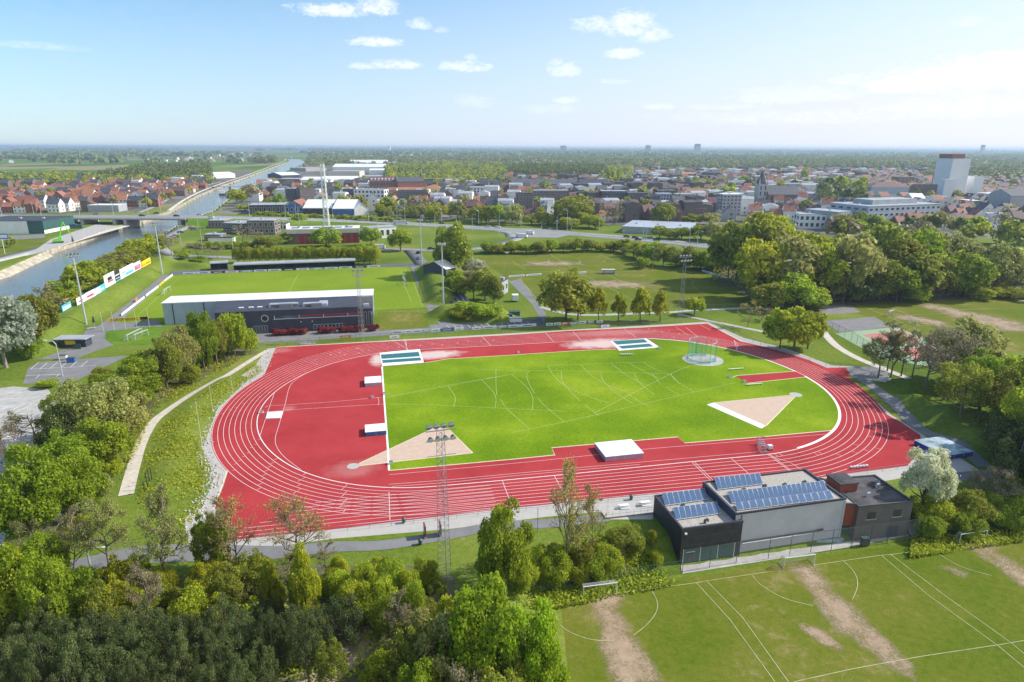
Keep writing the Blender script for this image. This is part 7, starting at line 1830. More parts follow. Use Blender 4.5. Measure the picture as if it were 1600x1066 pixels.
# football stand with clubhouse
def stadium_building():
    zt = 8.0
    FL, FR = G(253, 474, zt), G(582, 461.5, zt); w = math.dist(FL, FR); rz = math.atan2(FR[1] - FL[1], FR[0] - FL[0])
    t = thing('grandstand', 'long football grandstand with white roof and pale blue side walls', 'grandstand', (FL[0], FL[1], 0), rz); d = 10.5
    m_ = MB(); m_.box(0, w, 0, 0.3, 0, zt - 0.2).box(0, 0.3, 0.303, d, 0, zt - 0.2).box(w - 0.3, w, 0.303, d, 0, zt - 0.2)
    link('back_wall', m_.mesh('back_wall', 'wall_blue_grey'), t)
    link('roof', MB().box(-0.3, w + 0.3, -0.2, d + 0.8, zt - 0.197, zt + 0.1).mesh('roof', 'roof_white'), t)
    m_ = MB()
    for k in range(8): m_.box(0.4, w - 0.4, d - 1 - k * 0.9, d - 0.15 - k * 0.9, 0, 0.5 + k * 0.42)
    link('seating_terrace', m_.mesh('seating_terrace', 'wall_grey'), t)
    for k in range(7):
        u = w * (k + 0.3) / 7.0; link('buttress', MB().box(u, u + 0.25, -0.25, -0.003, 0, zt - 0.2).mesh('buttress', 'wall_dark'), t)
    # end bay, taller light panels
    link('end_panel', MB().box(w - 7, w + 0.05, -0.4, -0.03, 3.5, zt - 0.25).mesh('end_panel', 'wall_grey'), t)
    A, B = G(335, 489, zt), G(560, 479.5, zt); w2 = math.dist(A, B); rz2 = math.atan2(B[1] - A[1], B[0] - A[0])
    c = thing('clubhouse', 'long dark football clubhouse with red window band against the grandstand', 'clubhouse', (A[0], A[1], 0), rz2); d2 = 9.5
    def loc(p): dx, dy = p[0] - A[0], p[1] - A[1]; return (dx * math.cos(rz2) + dy * math.sin(rz2), -dx * math.sin(rz2) + dy * math.cos(rz2))
    def onl(u): q = lerp(FL, FR, u); l = loc(q); return (l[0], l[1] - 0.3)
    bl, brr = onl(0.25), onl(0.925); foot = [(0, 0), (w2, 0), brr, bl]
    link('wall', MB().prism(foot, 0, zt - 0.25).mesh('wall', 'wall_dark'), c)
    link('roof', MB().prism(foot, zt - 0.247, zt + 0.02).mesh('roof', 'roof_dark_blue'), c)
    x0 = w2 * 0.40
    link('window_band', MB().box(x0, w2 - 0.5, -0.06, -0.005, 5.0, 5.9).mesh('window_band', 'glass_blue'), c)
    link('red_rail', MB().box(x0 + 9, w2 - 0.4, -0.14, -0.08, 5.55, 5.95).mesh('red_rail', 'door_red'), c)
    link('sill_band', MB().box(x0 - 0.3, w2 - 0.3, -0.25, -0.065, 4.75, 4.95).mesh('sill_band', 'steel_light'), c)
    for k in range(7): link('band_post', MB().box(x0 + k * 8.2, x0 + k * 8.2 + 0.14, -0.2, -0.085, 4.96, 5.95).mesh('band_post', 'steel_white'), c)
    place_wins(c, (w2 * 0.665, 0), (w2 * 0.88, 0), 0.4, 2.6, 1, 8, 0.8, 0.75)
    place_wins(c, (w2 * 0.25, 0), (w2 * 0.35, 0), 0.2, 2.9, 1, 5, 0.7, 0.9)
    link('round_window', MB().tube((w2 * 0.335, -0.06, 5.3), (w2 * 0.335, -0.003, 5.3), 1.25, n=20).mesh('round_window', 'steel_light'), c)
    link('round_pane', MB().tube((w2 * 0.335, -0.09, 5.3), (w2 * 0.335, -0.065, 5.3), 0.95, n=20).mesh('round_pane', 'glass'), c)
    for u in (0.58, 0.66): link('wall_lamp', MB().box(w2 * u, w2 * u + 0.35, -0.2, -0.004, 3.4, 3.7).mesh('wall_lamp', 'steel_white'), c)
    for (u, v, L_) in ((0.36, 5.2, 9.5), (0.60, 4.2, 8.0)):
        x = w2 * u; m_ = MB(); m_.tube((x, v, zt + 0.9), (x + L_, v + 0.3, zt + 0.9), 0.42, n=8).tube((x, v + 1.6, zt + 0.7), (x + L_ * .9, v + 1.8, zt + 0.7), 0.35, n=8).tube((x, v, zt), (x, v, zt + 0.9), 0.42, n=8).tube((x, v, zt + .9), (x + .2, v + 1.6, zt + 0.7), 0.35, n=8)
        link('ventilation_duct', m_.mesh('ventilation_duct', 'steel_light'), c)
        link('ventilation_unit', MB().box(x + L_ * .35, x + L_ * .8, v - 1.5, v - 0.45, zt - 0.046, zt + 1.2).mesh('ventilation_unit', 'galvanised'), c)
    link('roof_box', MB().box(w2 * 0.71, w2 * 0.77, 3, 8.0, zt - 0.046, zt + 1.0).mesh('roof_box', 'steel_light'), c)
    for u in (0.14, 0.21, 0.27): link('roof_light', MB().box(w2 * u, w2 * u + 1.6, 5, 6, zt - 0.046, zt + 0.25).mesh('roof_light', 'steel_white'), c)
    # small service block at the right end
    s = block('service_block', 'small dark block with white doors at the right end of the grandstand', 'outbuilding', (561, 513), (583, 512), 484, 6, 'wall_dark', 'roof_dark_blue', rows=1, cols=3, hf=.8)
stadium_building()

def small_stand(name, label, pl, pr, top, depth, roof, steps):
    a, b = G(*pl), G(*pr); w = math.dist(a, b); hh = ztop(pl[0], top, a[1]); rz = math.atan2(b[1] - a[1], b[0] - a[0])
    t = thing(name, label, 'stand', (a[0], a[1], 0), rz)
    m_ = MB(); m_.box(0, w, depth, depth + 0.25, 0, hh - 0.3)
    for x in (0, w - 0.2): m_.box(x, x + 0.2, 0.5, depth - 0.003, 0, hh - 0.3)
    link('back_wall', m_.mesh('back_wall', 'wall_dark'), t)
    link('roof', MB().box(-0.4, w + 0.4, -0.2, depth + 0.5, hh - 0.28, hh).mesh('roof', roof), t)
    link('roof_edge', MB().box(-0.42, w + 0.42, -0.3, -0.203, hh - 0.5, hh + 0.05).mesh('roof_edge', 'steel_light'), t)
    for i in range(steps): link('terrace_step', MB().box(0.25, w - 0.25, 1.0 + i * (depth - 1.2) / steps, depth - 0.01 - 0.002 * i, 0.3 * i, 0.3 * i + 0.3).mesh('terrace_step', 'wall_dark'), t)
    n = max(2, int(w / 6))
    for i in range(n + 1):
        link('column', MB().box(w * i / n - 0.08, w * i / n + 0.08, 0.0, 0.16, 0, hh - 0.3).mesh('column', 'steel_dark'), t)
    return t
small_stand('covered_stand', 'long dark covered stand along the far touchline under the clipped trees', (366, 425.5), (555, 418), 413.5, 6.5, 'roof_grey', 5)
small_stand('covered_stand', 'short grey roofed stand left of the long dark covered stand', (330, 423), (356, 421.5), 411, 5, 'roof_grey', 4)
sheet('stand_paving', [(262, 431), (268, 424), (360, 420), (560, 414), (660, 411), (664, 416), (560, 418.5), (366, 426.5)], 0.04, 'asphalt_dark')
# terraces on the right of the stadium
def terraces():
    a, b = G(664, 416), G(704, 490); w = math.dist(a, b); rz = math.atan2(b[1] - a[1], b[0] - a[0])
    t = thing('spectator_terrace', 'dark stepped concrete terrace down the right side of the stadium', 'terrace', (a[0], a[1], 0), rz)
    for i in range(8): link('terrace_step', MB().box(0, w, 0.9 + i * 0.95, 8.6 - 0.003 * i, 0.0, 0.25 + 0.38 * i).mesh('terrace_step', 'wall_dark' if i % 2 else 'asphalt_dark'), t)
    for i in range(12): link('crush_barrier', MB().path([(w * (i + .5) / 12 - 1, 3.2, 0.9), (w * (i + .5) / 12 - 1, 3.2, 2.1), (w * (i + .5) / 12 + 1, 3.2, 2.1), (w * (i + .5) / 12 + 1, 3.2, 0.9)], 0.05).mesh('crush_barrier', 'galvanised'), t)
terraces()
block('mound_kiosk', 'small hut with white sloping roof on the terrace mound', 'hut', (697, 440), (712, 436), 420, 14, 'wall_dark', 'roof_white', 'gable', ridge=0.2)
block('changing_hut', 'small dark hut with pale band beside the mound trees', 'hut', (772, 461), (784, 462), 440, 8, 'wall_grey', 'roof_bitumen', rows=1, cols=2, side=2)
t = thing('white_trailer', 'white box trailer parked on the path right of the mound', 'trailer', (*G(805, 471), 0.05), 0.1)
link('box', MB().box(-1.3, 1.3, -1.6, 1.6, 0.55, 2.9).mesh('box', 'steel_white'), t)
for s in (-1.2, 1.2): link('wheel', MB().tube((s - .1, 0, 0.35), (s + .1, 0, 0.35), 0.35, n=10).mesh('wheel', 'tyre'), t)
for q, lab, mt in (((791, 497), 'green skip container beside the yard behind the ad boards', 'wall_green'), ((803, 493), 'dark green hedge coloured container right of the skip', 'wall_green'), ((806, 503), 'small white tank trailer in the shaded yard', 'steel_white')):
    t = thing('skip_container', lab, 'container', (*G(*q), 0.05), 0.1)
    link('hull', MB().prism([(-2.2, -1), (2.2, -1), (2.4, 1), (-2.4, 1)], 0.1, 1.5).mesh('hull', mt), t); link('rim', MB().box(-2.45, 2.45, -1.1, -1.0, 1.4, 1.6).box(-2.45, 2.45, 1.0, 1.1, 1.4, 1.6).mesh('rim', 'steel_dark'), t)
# kiosk and ticket shelter by the left forecourt
def kiosk():
    x, y = G(92, 543); t = thing('ticket_kiosk', 'dark flat roofed kiosk with yellow panel and green gate by the forecourt', 'kiosk', (x, y, 0.03), 0.05)
    link('wall', MB().box(0, 8.5, 0, 3.5, 0, 2.7).mesh('wall', 'wall_dark'), t); link('roof', MB().box(-1.0, 9.4, -1.2, 3.9, 2.703, 2.95).mesh('roof', 'roof_grey'), t)
    link('yellow_panel', MB().box(2.2, 5.4, -0.08, -0.004, 0.9, 2.2).mesh('yellow_panel', 'board_yellow'), t); link('hatch', MB().box(0.4, 1.7, -0.06, -0.004, 1.0, 2.0).mesh('hatch', 'glass'), t)
    link('green_gate', MB().box(5.8, 8.2, -2.2, -2.05, 0.1, 1.7).mesh('green_gate', 'wall_green'), t)
kiosk()
for q, mt, lab in (((112, 566), 'board_blue', 'blue container on the parking verge below the kiosk'), ((99, 562), 'steel_white', 'white cabinet on the parking verge below the kiosk')):
    t = thing('waste_container', lab, 'container', (*G(*q), 0.05), 0.1); link('body', MB().box(-1.1, 1.1, -0.5, 0.5, 0.12, 1.3).mesh('body', mt), t); link('lid', MB().box(-1.15, 1.15, -0.55, 0.55, 1.303, 1.4).mesh('lid', 'steel_dark'), t)
t = thing('sun_parasol', 'closed dark parasol standing on the forecourt by the mast foot', 'parasol', (*G(148, 511), 0.05)); link('pole', MB().tube((0, 0, 0), (0, 0, 4), 0.06).mesh('pole', 'steel_light'), t); link('canopy', MB().tube((0, 0, 1.7), (0, 0, 3.9), 0.5, 0.15, 8).mesh('canopy', 'board_black'), t)
t = thing('park_bench', 'pale stone bench on the forecourt by the parasol', 'bench', (*G(143, 514.5), 0.05), 0.5); link('seat', MB().box(-1.4, 1.4, -0.4, 0.4, 0.35, 0.5).mesh('seat', 'concrete_pale'), t)
for s in (-1, 1): link('leg', MB().box(s - .15, s + .15, -0.35, 0.35, 0, 0.348).mesh('leg', 'concrete'), t)

# ---------------------------------------------------------------- canal side: bridge, warehouse, machine, barge
def slab_road(name, pts, w, mat='road_surface', thick=1.2, embank=0.0, z_label=None, kind='structure', side_mat='grass_bank', step=10):
    """a road carried at its own height (x, y, z), with sloping verges down to the ground"""
    P = dens(pts, step); L, Rr = ribbon_pts(P, w); V = []; F = []; mi = []
    for i, p in enumerate(P):
        z = p[2]; ex = embank * max(z, 0); l, r_ = L[i], Rr[i]; ux, uy = (l[0] - r_[0]) / w, (l[1] - r_[1]) / w; zb = -0.3 if embank else z - thick
        V += [(l[0] + ux * ex, l[1] + uy * ex, zb), (l[0], l[1], z), (r_[0], r_[1], z), (r_[0] - ux * ex, r_[1] - uy * ex, zb)]
    for i in range(len(P) - 1):
        a = 4 * i
        for j, m_ in ((0, 1), (1, 0), (2, 1)): F.append((a + j, a + j + 1, a + 5 + j, a + 4 + j)); mi.append(m_)
        if not embank: F.append((a + 3, a, a + 4, a + 7)); mi.append(1)
    return np_mesh(name, np.array(V), np.array(F)[:, ::-1], [mat, side_mat], mi)
ROADZ = 5.2
b0, b1 = G(98, 344, 0), G(300, 346, 0)
def gz(px, py, z): return (*G(px, py, z), z)
RB = [gz(-150, 338, 5.0), gz(0, 338.5, 5.2), gz(100, 339, 5.4), gz(200, 339.3, 5.6), gz(300, 340, 5.4), gz(380, 341.5, 4.6), gz(450, 343, 3.0), gz(520, 345.5, 1.2), gz(600, 349, 0.35), gz(700, 354.5, 0.12), gz(790, 360, 0.1), gz(870, 365, 0.1), gz(950, 371, 0.1), gz(1030, 378, 0.1), gz(1115, 387, 0.1), gz(1250, 398, 0.1), gz(1500, 418, 0.1), gz(1700, 432, 0.1)]
def offset_path(P, d):
    L, Rr = ribbon_pts([p[:2] for p in P], abs(d) * 2); Q = L if d > 0 else Rr
    return [(q[0], q[1], p[2]) for q, p in zip(Q, P)]
RBs = [tuple(p) for p in catmull(RB, 6)]
road_a = offset_path(RBs, 9.0)
# on land: embanked roads; over the canal: a bridge
ia = max(i for i, p in enumerate(RBs) if proj(*p)[0] < 96); ib = min(i for i, p in enumerate(RBs) if proj(*p)[0] > 296)
struct('ring_road', slab_road('ring_road', RBs[ib:], 11, embank=1.6)); struct('ring_road', slab_road('ring_road', road_a[ib:], 11, embank=1.6))
struct('ring_road', slab_road('ring_road', RBs[:ia + 1], 11, embank=1.6)); struct('ring_road', slab_road('ring_road', road_a[:ia + 1], 11, embank=1.6))
br = thing('road_bridge', 'long grey concrete road bridge crossing the canal at the left', 'bridge', (0, 0, 0))
link('deck', slab_road('deck', RBs[ia:ib + 1], 12.0, thick=1.7, side_mat='concrete'), br); link('deck', slab_road('deck', road_a[ia:ib + 1], 11.5, thick=1.7, side_mat='concrete'), br)
for off in (-6.2, 15.0):
    Q = dens(offset_path(RBs[ia:ib + 1], off), 3.0); m_ = MB(); m_.path([(p[0], p[1], p[2] + 1.0) for p in Q], 0.07, 4); m_.path([(p[0], p[1], p[2] + 0.5) for p in Q], 0.05, 4)
    for q in Q: m_.tube(q, (q[0], q[1], q[2] + 1.0), 0.05, n=4)
    link('railing', m_.mesh('railing', 'steel_light'), br)
for px in (136, 184, 205, 283):
    j = min(range(len(RBs)), key=lambda i: abs(proj(*RBs[i])[0] - px)); p = RBs[j]
    link('pier', MB().box(p[0] - 1.3, p[0] + 1.3, p[1] - 5.5, p[1] + 15, -5.5, p[2] - 1.72).mesh('pier', 'concrete'), br)
j = min(range(len(RBs)), key=lambda i: abs(proj(*RBs[i])[0] - 104)); p = RBs[j]
link('abutment', MB().box(p[0] - 6, p[0] + 2, p[1] - 5.5, p[1] + 15, -1, p[2] - 1.72).mesh('abutment', 'concrete'), br)
lm = Lines()
for P in (RBs, road_a):
    for off in (-5.0, 5.0): Q = offset_path(P, off); [lm.v.extend([(q[0] - .1, q[1] - .12, q[2] + .03), (q[0] - .1, q[1] + .12, q[2] + .03)]) for q in []]
    for d_ in (-5.0, 5.0, 0.0):
        Q = dens(offset_path(P, d_) if d_ else P, 6.0)
        for k in range(0, len(Q) - 1, 1 if d_ else 2):
            a, b = Q[k], Q[k + 1]; n = len(lm.v); w2 = 0.16
            lm.v += [(a[0], a[1] - w2, a[2] + .03), (b[0], b[1] - w2, b[2] + .03), (b[0], b[1] + w2, b[2] + .03), (a[0], a[1] + w2, a[2] + .03)]; lm.f.append((n, n + 1, n + 2, n + 3))
lm.build('road_markings', 'white_paint')
# loop roads and the junction
def road(name, pts, w, off=0.06, mat='road_surface'):
    P = dens(catmull([G(*p) for p in pts], 8), 6); L, Rr = ribbon_pts(P, 1.0)
    me = slab_road(name, [(p[0], p[1], off) for p in P], w if not isinstance(w, list) else w[0], mat, 0.3, 0.0, step=50, side_mat=mat)
    return struct(name, me)
road('loop_road', [(560, 392), (600, 390), (680, 391), (735, 389), (775, 383), (805, 374), (815, 366)], 9, 0.08)
road('loop_road', [(800, 371), (795, 364), (775, 361)], 9, 0.085)
road('loop_road', [(255, 402), (300, 401), (360, 403), (380, 405)], 8, 0.08)
road('loop_road', [(258, 372), (275, 362), (290, 355), (310, 350)], 9, 0.08)
road('loop_road', [(255, 374), (248, 384), (262, 396), (300, 401)], 8, 0.083)
road('access_road', [(640, 391), (652, 404), (660, 414)], 8, 0.087, 'asphalt_dark')
road('side_road', [(1530, 420), (1600, 425), (1700, 431)], 9, 0.08)
road('side_road', [(1500, 428), (1560, 434), (1640, 441)], 9, 0.083)
sheet('junction', [(795, 357), (860, 358), (910, 364), (870, 372), (815, 371), (800, 366)], 0.13, 'road_surface')
road('quay_road', [(-30, 412), (30, 398), (80, 385), (140, 367), (190, 353)], 12, 0.08, 'concrete')
sheet('quay_apron', [(40, 401), (70, 393), (126, 374), (182, 353.5), (150, 351), (80, 374)], 0.10, 'concrete')
sheet('warehouse_yard', [(-60, 372), (70, 366), (70, 372), (-60, 380)], 0.07, 'asphalt')
sheet('canal_lawn', [(-60, 384), (75, 371), (60, 388), (20, 398), (-60, 408)], 0.06, 'grass_worn')
road('towpath', [(262, 329), (300, 305), (345, 287), (400, 268.5), (446, 251)], 5, 0.08, 'gravel_path')
road('village_road', [(215, 332), (245, 320), (275, 303), (300, 295), (345, 284)], 7, 0.08)

w = block('green_warehouse', 'dark roofed warehouse with white side and dark green end wall', 'warehouse', (-40, 366), (70, 365.5), 346, 38, 'wall_white', 'roof_dark_blue', 'flat')
def gw(t):
    a, b = G(-40, 366), G(70, 365.5); W_ = math.dist(a, b); hh = ztop(-40, 346, a[1])
    link('green_cladding', MB().box(W_ - 11, W_ + 0.05, -0.06, -0.004, 0.1, hh - 0.05).mesh('green_cladding', 'wall_green'), t)
    link('end_cladding', MB().box(W_ + 0.004, W_ + 0.08, 0.0, 38.05, 2.6, hh - 0.02).mesh('end_cladding', 'wall_green'), t)
gw(w)
block('white_canopy', 'white flat canopy on slim posts beyond the canal bridge', 'canopy', (138, 331), (186, 331), 321, 16, 'wall_grey', 'roof_white')
def excavator():
    x, y = G(91, 380); t = thing('crane_excavator', 'bright green long armed material handler standing on the quay', 'excavator', (x, y, 0.12), 0.5)
    for s in (-1.5, 1.5): link('track', MB().box(-3, 3, s - .45, s + .45, 0, 1.0).mesh('track', 'steel_dark'), t)
    link('cab', MB().box(-2.6, 2.4, -1.4, 1.4, 1.1, 2.6).box(0.8, 2.4, -1.4, 0.1, 2.603, 4.2).mesh('cab', 'machine_green'), t)
    link('boom', MB().tube((0.8, 0.4, 2.5), (4.4, 0.4, 13.5), 0.55, 0.35, 6).mesh('boom', 'machine_green'), t)
    link('arm', MB().tube((4.4, 0.4, 13.5), (8.2, 0.4, 4.0), 0.35, 0.25, 6).mesh('arm', 'machine_green'), t)
    link('grab', MB().tube((8.2, 0.4, 4.0), (8.3, 0.4, 0.4), 0.25, 0.9, 6).mesh('grab', 'steel_dark'), t)
excavator()
t = thing('work_container', 'blue grey container beside the bridge abutment on the quay', 'container', (*G(120, 357), 0.05), 0.3); link('body', MB().box(-4, 4, -1.5, 1.5, 0, 3).mesh('body', 'wall_green'), t); link('tarpaulin', MB().box(-4.2, 0, -1.7, 1.7, 3.003, 3.5).mesh('tarpaulin', 'board_blue'), t)
t = thing('information_screen', 'pale blue sign on a post at the left edge of the quay lawn', 'sign', (*G(8, 397), 0), 0.0); link('post', MB().tube((0, 0, 0), (0, 0, 9), 0.15).mesh('post', 'steel_white'), t); link('panel', MB().box(-5, 4, -0.1, 0.1, 9, 12).mesh('panel', 'board_blue'), t); link('print', MB().box(-4.6, 3.6, -0.13, -0.103, 9.6, 11.4).mesh('print', 'mat_white'), t)
def barge():
    x, y = G(348, 303.5, WATER_Z); t = thing('barge', 'white canal barge on the water beyond the road bridge', 'boat', (x, y, WATER_Z), 1.95)
    link('hull', MB().prism([(-24, -4), (18, -4), (24, 0), (18, 4), (-24, 4)], -0.4, 2.2).mesh('hull', 'wall_dark'), t)
    link('hold_cover', MB().box(-13, 17, -3.2, 3.2, 2.203, 3.4).mesh('hold_cover', 'steel_light'), t)
    link('wheelhouse', MB().box(-22, -15, -3, 3, 2.203, 6.5).mesh('wheelhouse', 'steel_white'), t)
barge()
t = thing('footbridge', 'slim low bridge across the canal beyond the barge', 'bridge', (0, 0, 0)); A, B = G(325, 294), G(400, 293.5)
link('deck', slab_road('deck', [(*A, 2.2), (*B, 2.2)], 5, thick=0.8, side_mat='concrete'), t)
for u in (0.1, 0.45, 0.8): c = lerp(A, B, u); link('pier', MB().box(c[0] - 1, c[0] + 1, c[1] - 2, c[1] + 2, -5, 1.35).mesh('pier', 'concrete'), t)

# ---------------------------------------------------------------- vehicles
def car_proto():
    t = thing('car', 'x', 'car')
    body = MB(); prof = [(-2.1, 0.35), (-2.15, 0.75), (-1.9, 0.95), (-1.3, 1.0), (1.0, 0.98), (1.9, 0.85), (2.15, 0.6), (2.1, 0.3)]
    n = len(prof); k = len(body.v)
    body.v += [(x, -0.85, z) for x, z in prof] + [(x, 0.85, z) for x, z in prof]
    body.f.append(tuple(range(n))); body.f.append(tuple(range(2 * n - 1, n - 1, -1))); body.mi += [0, 0]
    for i in range(n): j = (i + 1) % n; body.f.append((j, i, n + i, n + j)); body.mi.append(0)
    b = link('body', body.mesh('body', 'car_grey'), t)
    cab = MB(); pr = [(-1.75, 0.96), (-1.2, 1.42), (0.2, 1.45), (0.95, 0.97)]; n = 4
    cab.v += [(x, -0.76 if z < 1 else -0.6, z) for x, z in pr] + [(x, 0.76 if z < 1 else 0.6, z) for x, z in pr]
    cab.f += [(0, 1, 2, 3), (7, 6, 5, 4)]; cab.mi += [0, 0]
    for i in range(n): j = (i + 1) % n; cab.f.append((j, i, n + i, n + j)); cab.mi.append(0)
    link('glasshouse', cab.mesh('glasshouse', 'glass'), t)
    link('roof', MB().box(-1.15, 0.15, -0.58, 0.58, 1.44, 1.475).mesh('roof', 'car_grey'), t)
    wm = MB().tube((0, -0.1, 0), (0, 0.1, 0), 0.32, n=10).mesh('wheel', 'tyre')
    for sx in (-1.3, 1.35):
        for sy in (-0.8, 0.8): o = link('wheel', wm, t); o.location = (sx, sy, 0.32)
    return t
CARS = {}
def car(px, py, col, z, rz, where):
    if 'p' not in CARS: CARS['p'] = car_proto(); o = CARS['p']
    else: o = copy_tree(CARS['p'])
    x, y = G(px, py, z); o.location = (x, y, z + 0.03); o.rotation_euler = (0, 0, rz); o.scale = (1.12, 1.12, 1.12)
    o['group'] = 'cars on the roads'; o['category'] = 'car'
    for ch in o.children:
        if ch.name.split('.')[0] in ('body', 'roof'):
            key = (ch.name.split('.')[0], col)
            if key not in CARS: me = ch.data.copy(); me.materials.clear(); me.materials.append(MATS['car_' + col]); CARS[key] = me
            ch.data = CARS[key]
    name_later(o, col.replace('silver', 'silver grey') + ' car', where, px)
for px, py, col, z, rz in ((222, 338, 'black', 5.6, 0), (244, 334.5, 'black', 5.6, 3.1), (276, 338.5, 'black', 5.5, 0), (312, 337, 'silver', 5.4, 0), (150, 336, 'grey', 5.5, 3.1), (330, 341, 'white', 5.2, 0)): car(px, py, col, z, rz, 'on the canal bridge')
for px, py, col, rz in ((269, 372, 'silver', 0.7), (274, 371, 'black', 0.7), (282, 364, 'black', 0.7), (299, 357, 'red', 0.6), (302, 359, 'blue', 0.6)): car(px, py, col, 0.1, rz, 'on the slip road by the canal')
for px, py, col, z, rz in ((658, 347.5, 'black', .1, 0), (670, 349, 'grey', .1, 0), (690, 350, 'black', .1, -0.1), (748, 353, 'black', .15, -0.1), (762, 355, 'silver', .15, -0.1), (778, 356, 'white', .15, -0.1), (852, 358, 'black', .15, -0.1), (950, 352, 'white', .05, 0), (979, 371, 'black', .12, -.2), (992, 372.5, 'black', .12, -.2), (997, 375.5, 'black', .12, -.2), (1026, 376, 'black', .12, -.2), (1058, 373, 'white', .05, -.2), (674, 390, 'black', .1, 0), (655, 396, 'black', .1, 1.2), (655, 405, 'grey', .1, 1.3), (596, 386.5, 'white', .1, 0)): car(px, py, col, z, rz, 'on the ring road and its loop')
def van(px, py, label, L_, mat, z=0.1, rz=0.0):
    x, y = G(px, py, z); t = thing('delivery_van', label, 'van', (x, y, z + .03), rz)
    link('body', MB().box(-L_ / 2, L_ / 2 - 1.2, -1.05, 1.05, 0.5, 2.7).mesh('body', mat), t); link('cab', MB().prism([(L_ / 2 - 1.197, -1.0), (L_ / 2, -0.95), (L_ / 2, 0.95), (L_ / 2 - 1.197, 1.0)], 0.5, 2.1).mesh('cab', mat), t)
    link('windscreen', MB().box(L_ / 2 - 1.19, L_ / 2 - 0.3, -0.9, 0.9, 2.103, 2.5).mesh('windscreen', 'glass'), t)
    wm = MB().tube((0, -0.12, 0), (0, 0.12, 0), 0.42, n=10).mesh('wheel', 'tyre')
    for sx in (-L_ / 2 + 1.1, L_ / 2 - 1.1):
        for sy in (-0.95, 0.95): o = link('wheel', wm, t); o.location = (sx, sy, 0.42)
van(594, 388.5, 'white camper van on the loop road by the hedge end', 6.5, 'car_white')
van(626, 350, 'dark windowed coach passing on the ring road', 12, 'car_silver', 0.3)
van(815, 371, 'white lorry on the curve of the junction', 9, 'car_white', 0.15, -0.5); van(828, 366, 'white lorry cab leading at the junction curve', 6, 'car_white', 0.15, -0.5)
van(1150, 413.5 - 80 + 60, 'white delivery van on the road behind the wood', 6, 'car_white', 0.1, -0.2) if False else None
# ---------------------------------------------------------------- the town
def doors(t, w, d, hh):
    for i in range(9):
        x = w * (0.16 + i * 0.093); link('bay_door', MB().box(x, x + w * 0.07, -0.08, -0.004, 0.1, hh * 0.62).mesh('bay_door', 'door_red'), t)
    link('fascia', MB().box(-0.3, w + 0.3, -0.9, -0.085, hh * 0.72, hh * 0.98).mesh('fascia', 'wall_cream'), t)
    for i in range(6): link('solar_panel', MB().box(w * (.05 + .15 * i), w * (.05 + .15 * i) + 5, 3, 9, hh + .283, hh + .6).mesh('solar_panel', 'solar_cell'), t)
def penthouse(t, w, d, hh): link('penthouse', MB().box(w * .18, w * .80, d * .25, d * .75, hh + .283, hh + 4).mesh('penthouse', 'roof_grey'), t)
def cap(t, w, d, hh): link('brick_cap', MB().box(0.5, w * .72, 3, d - 3, hh + .283, hh + 5.5).mesh('brick_cap', 'brick_red'), t)
def dormers(t, w, d, hh):
    for i in range(8): x = w * (i + .5) / 8; link('dormer', MB().box(x - 1, x + 1, d * .12, d * .3, hh + 1, hh + 3.6).mesh('dormer', 'wall_white'), t)
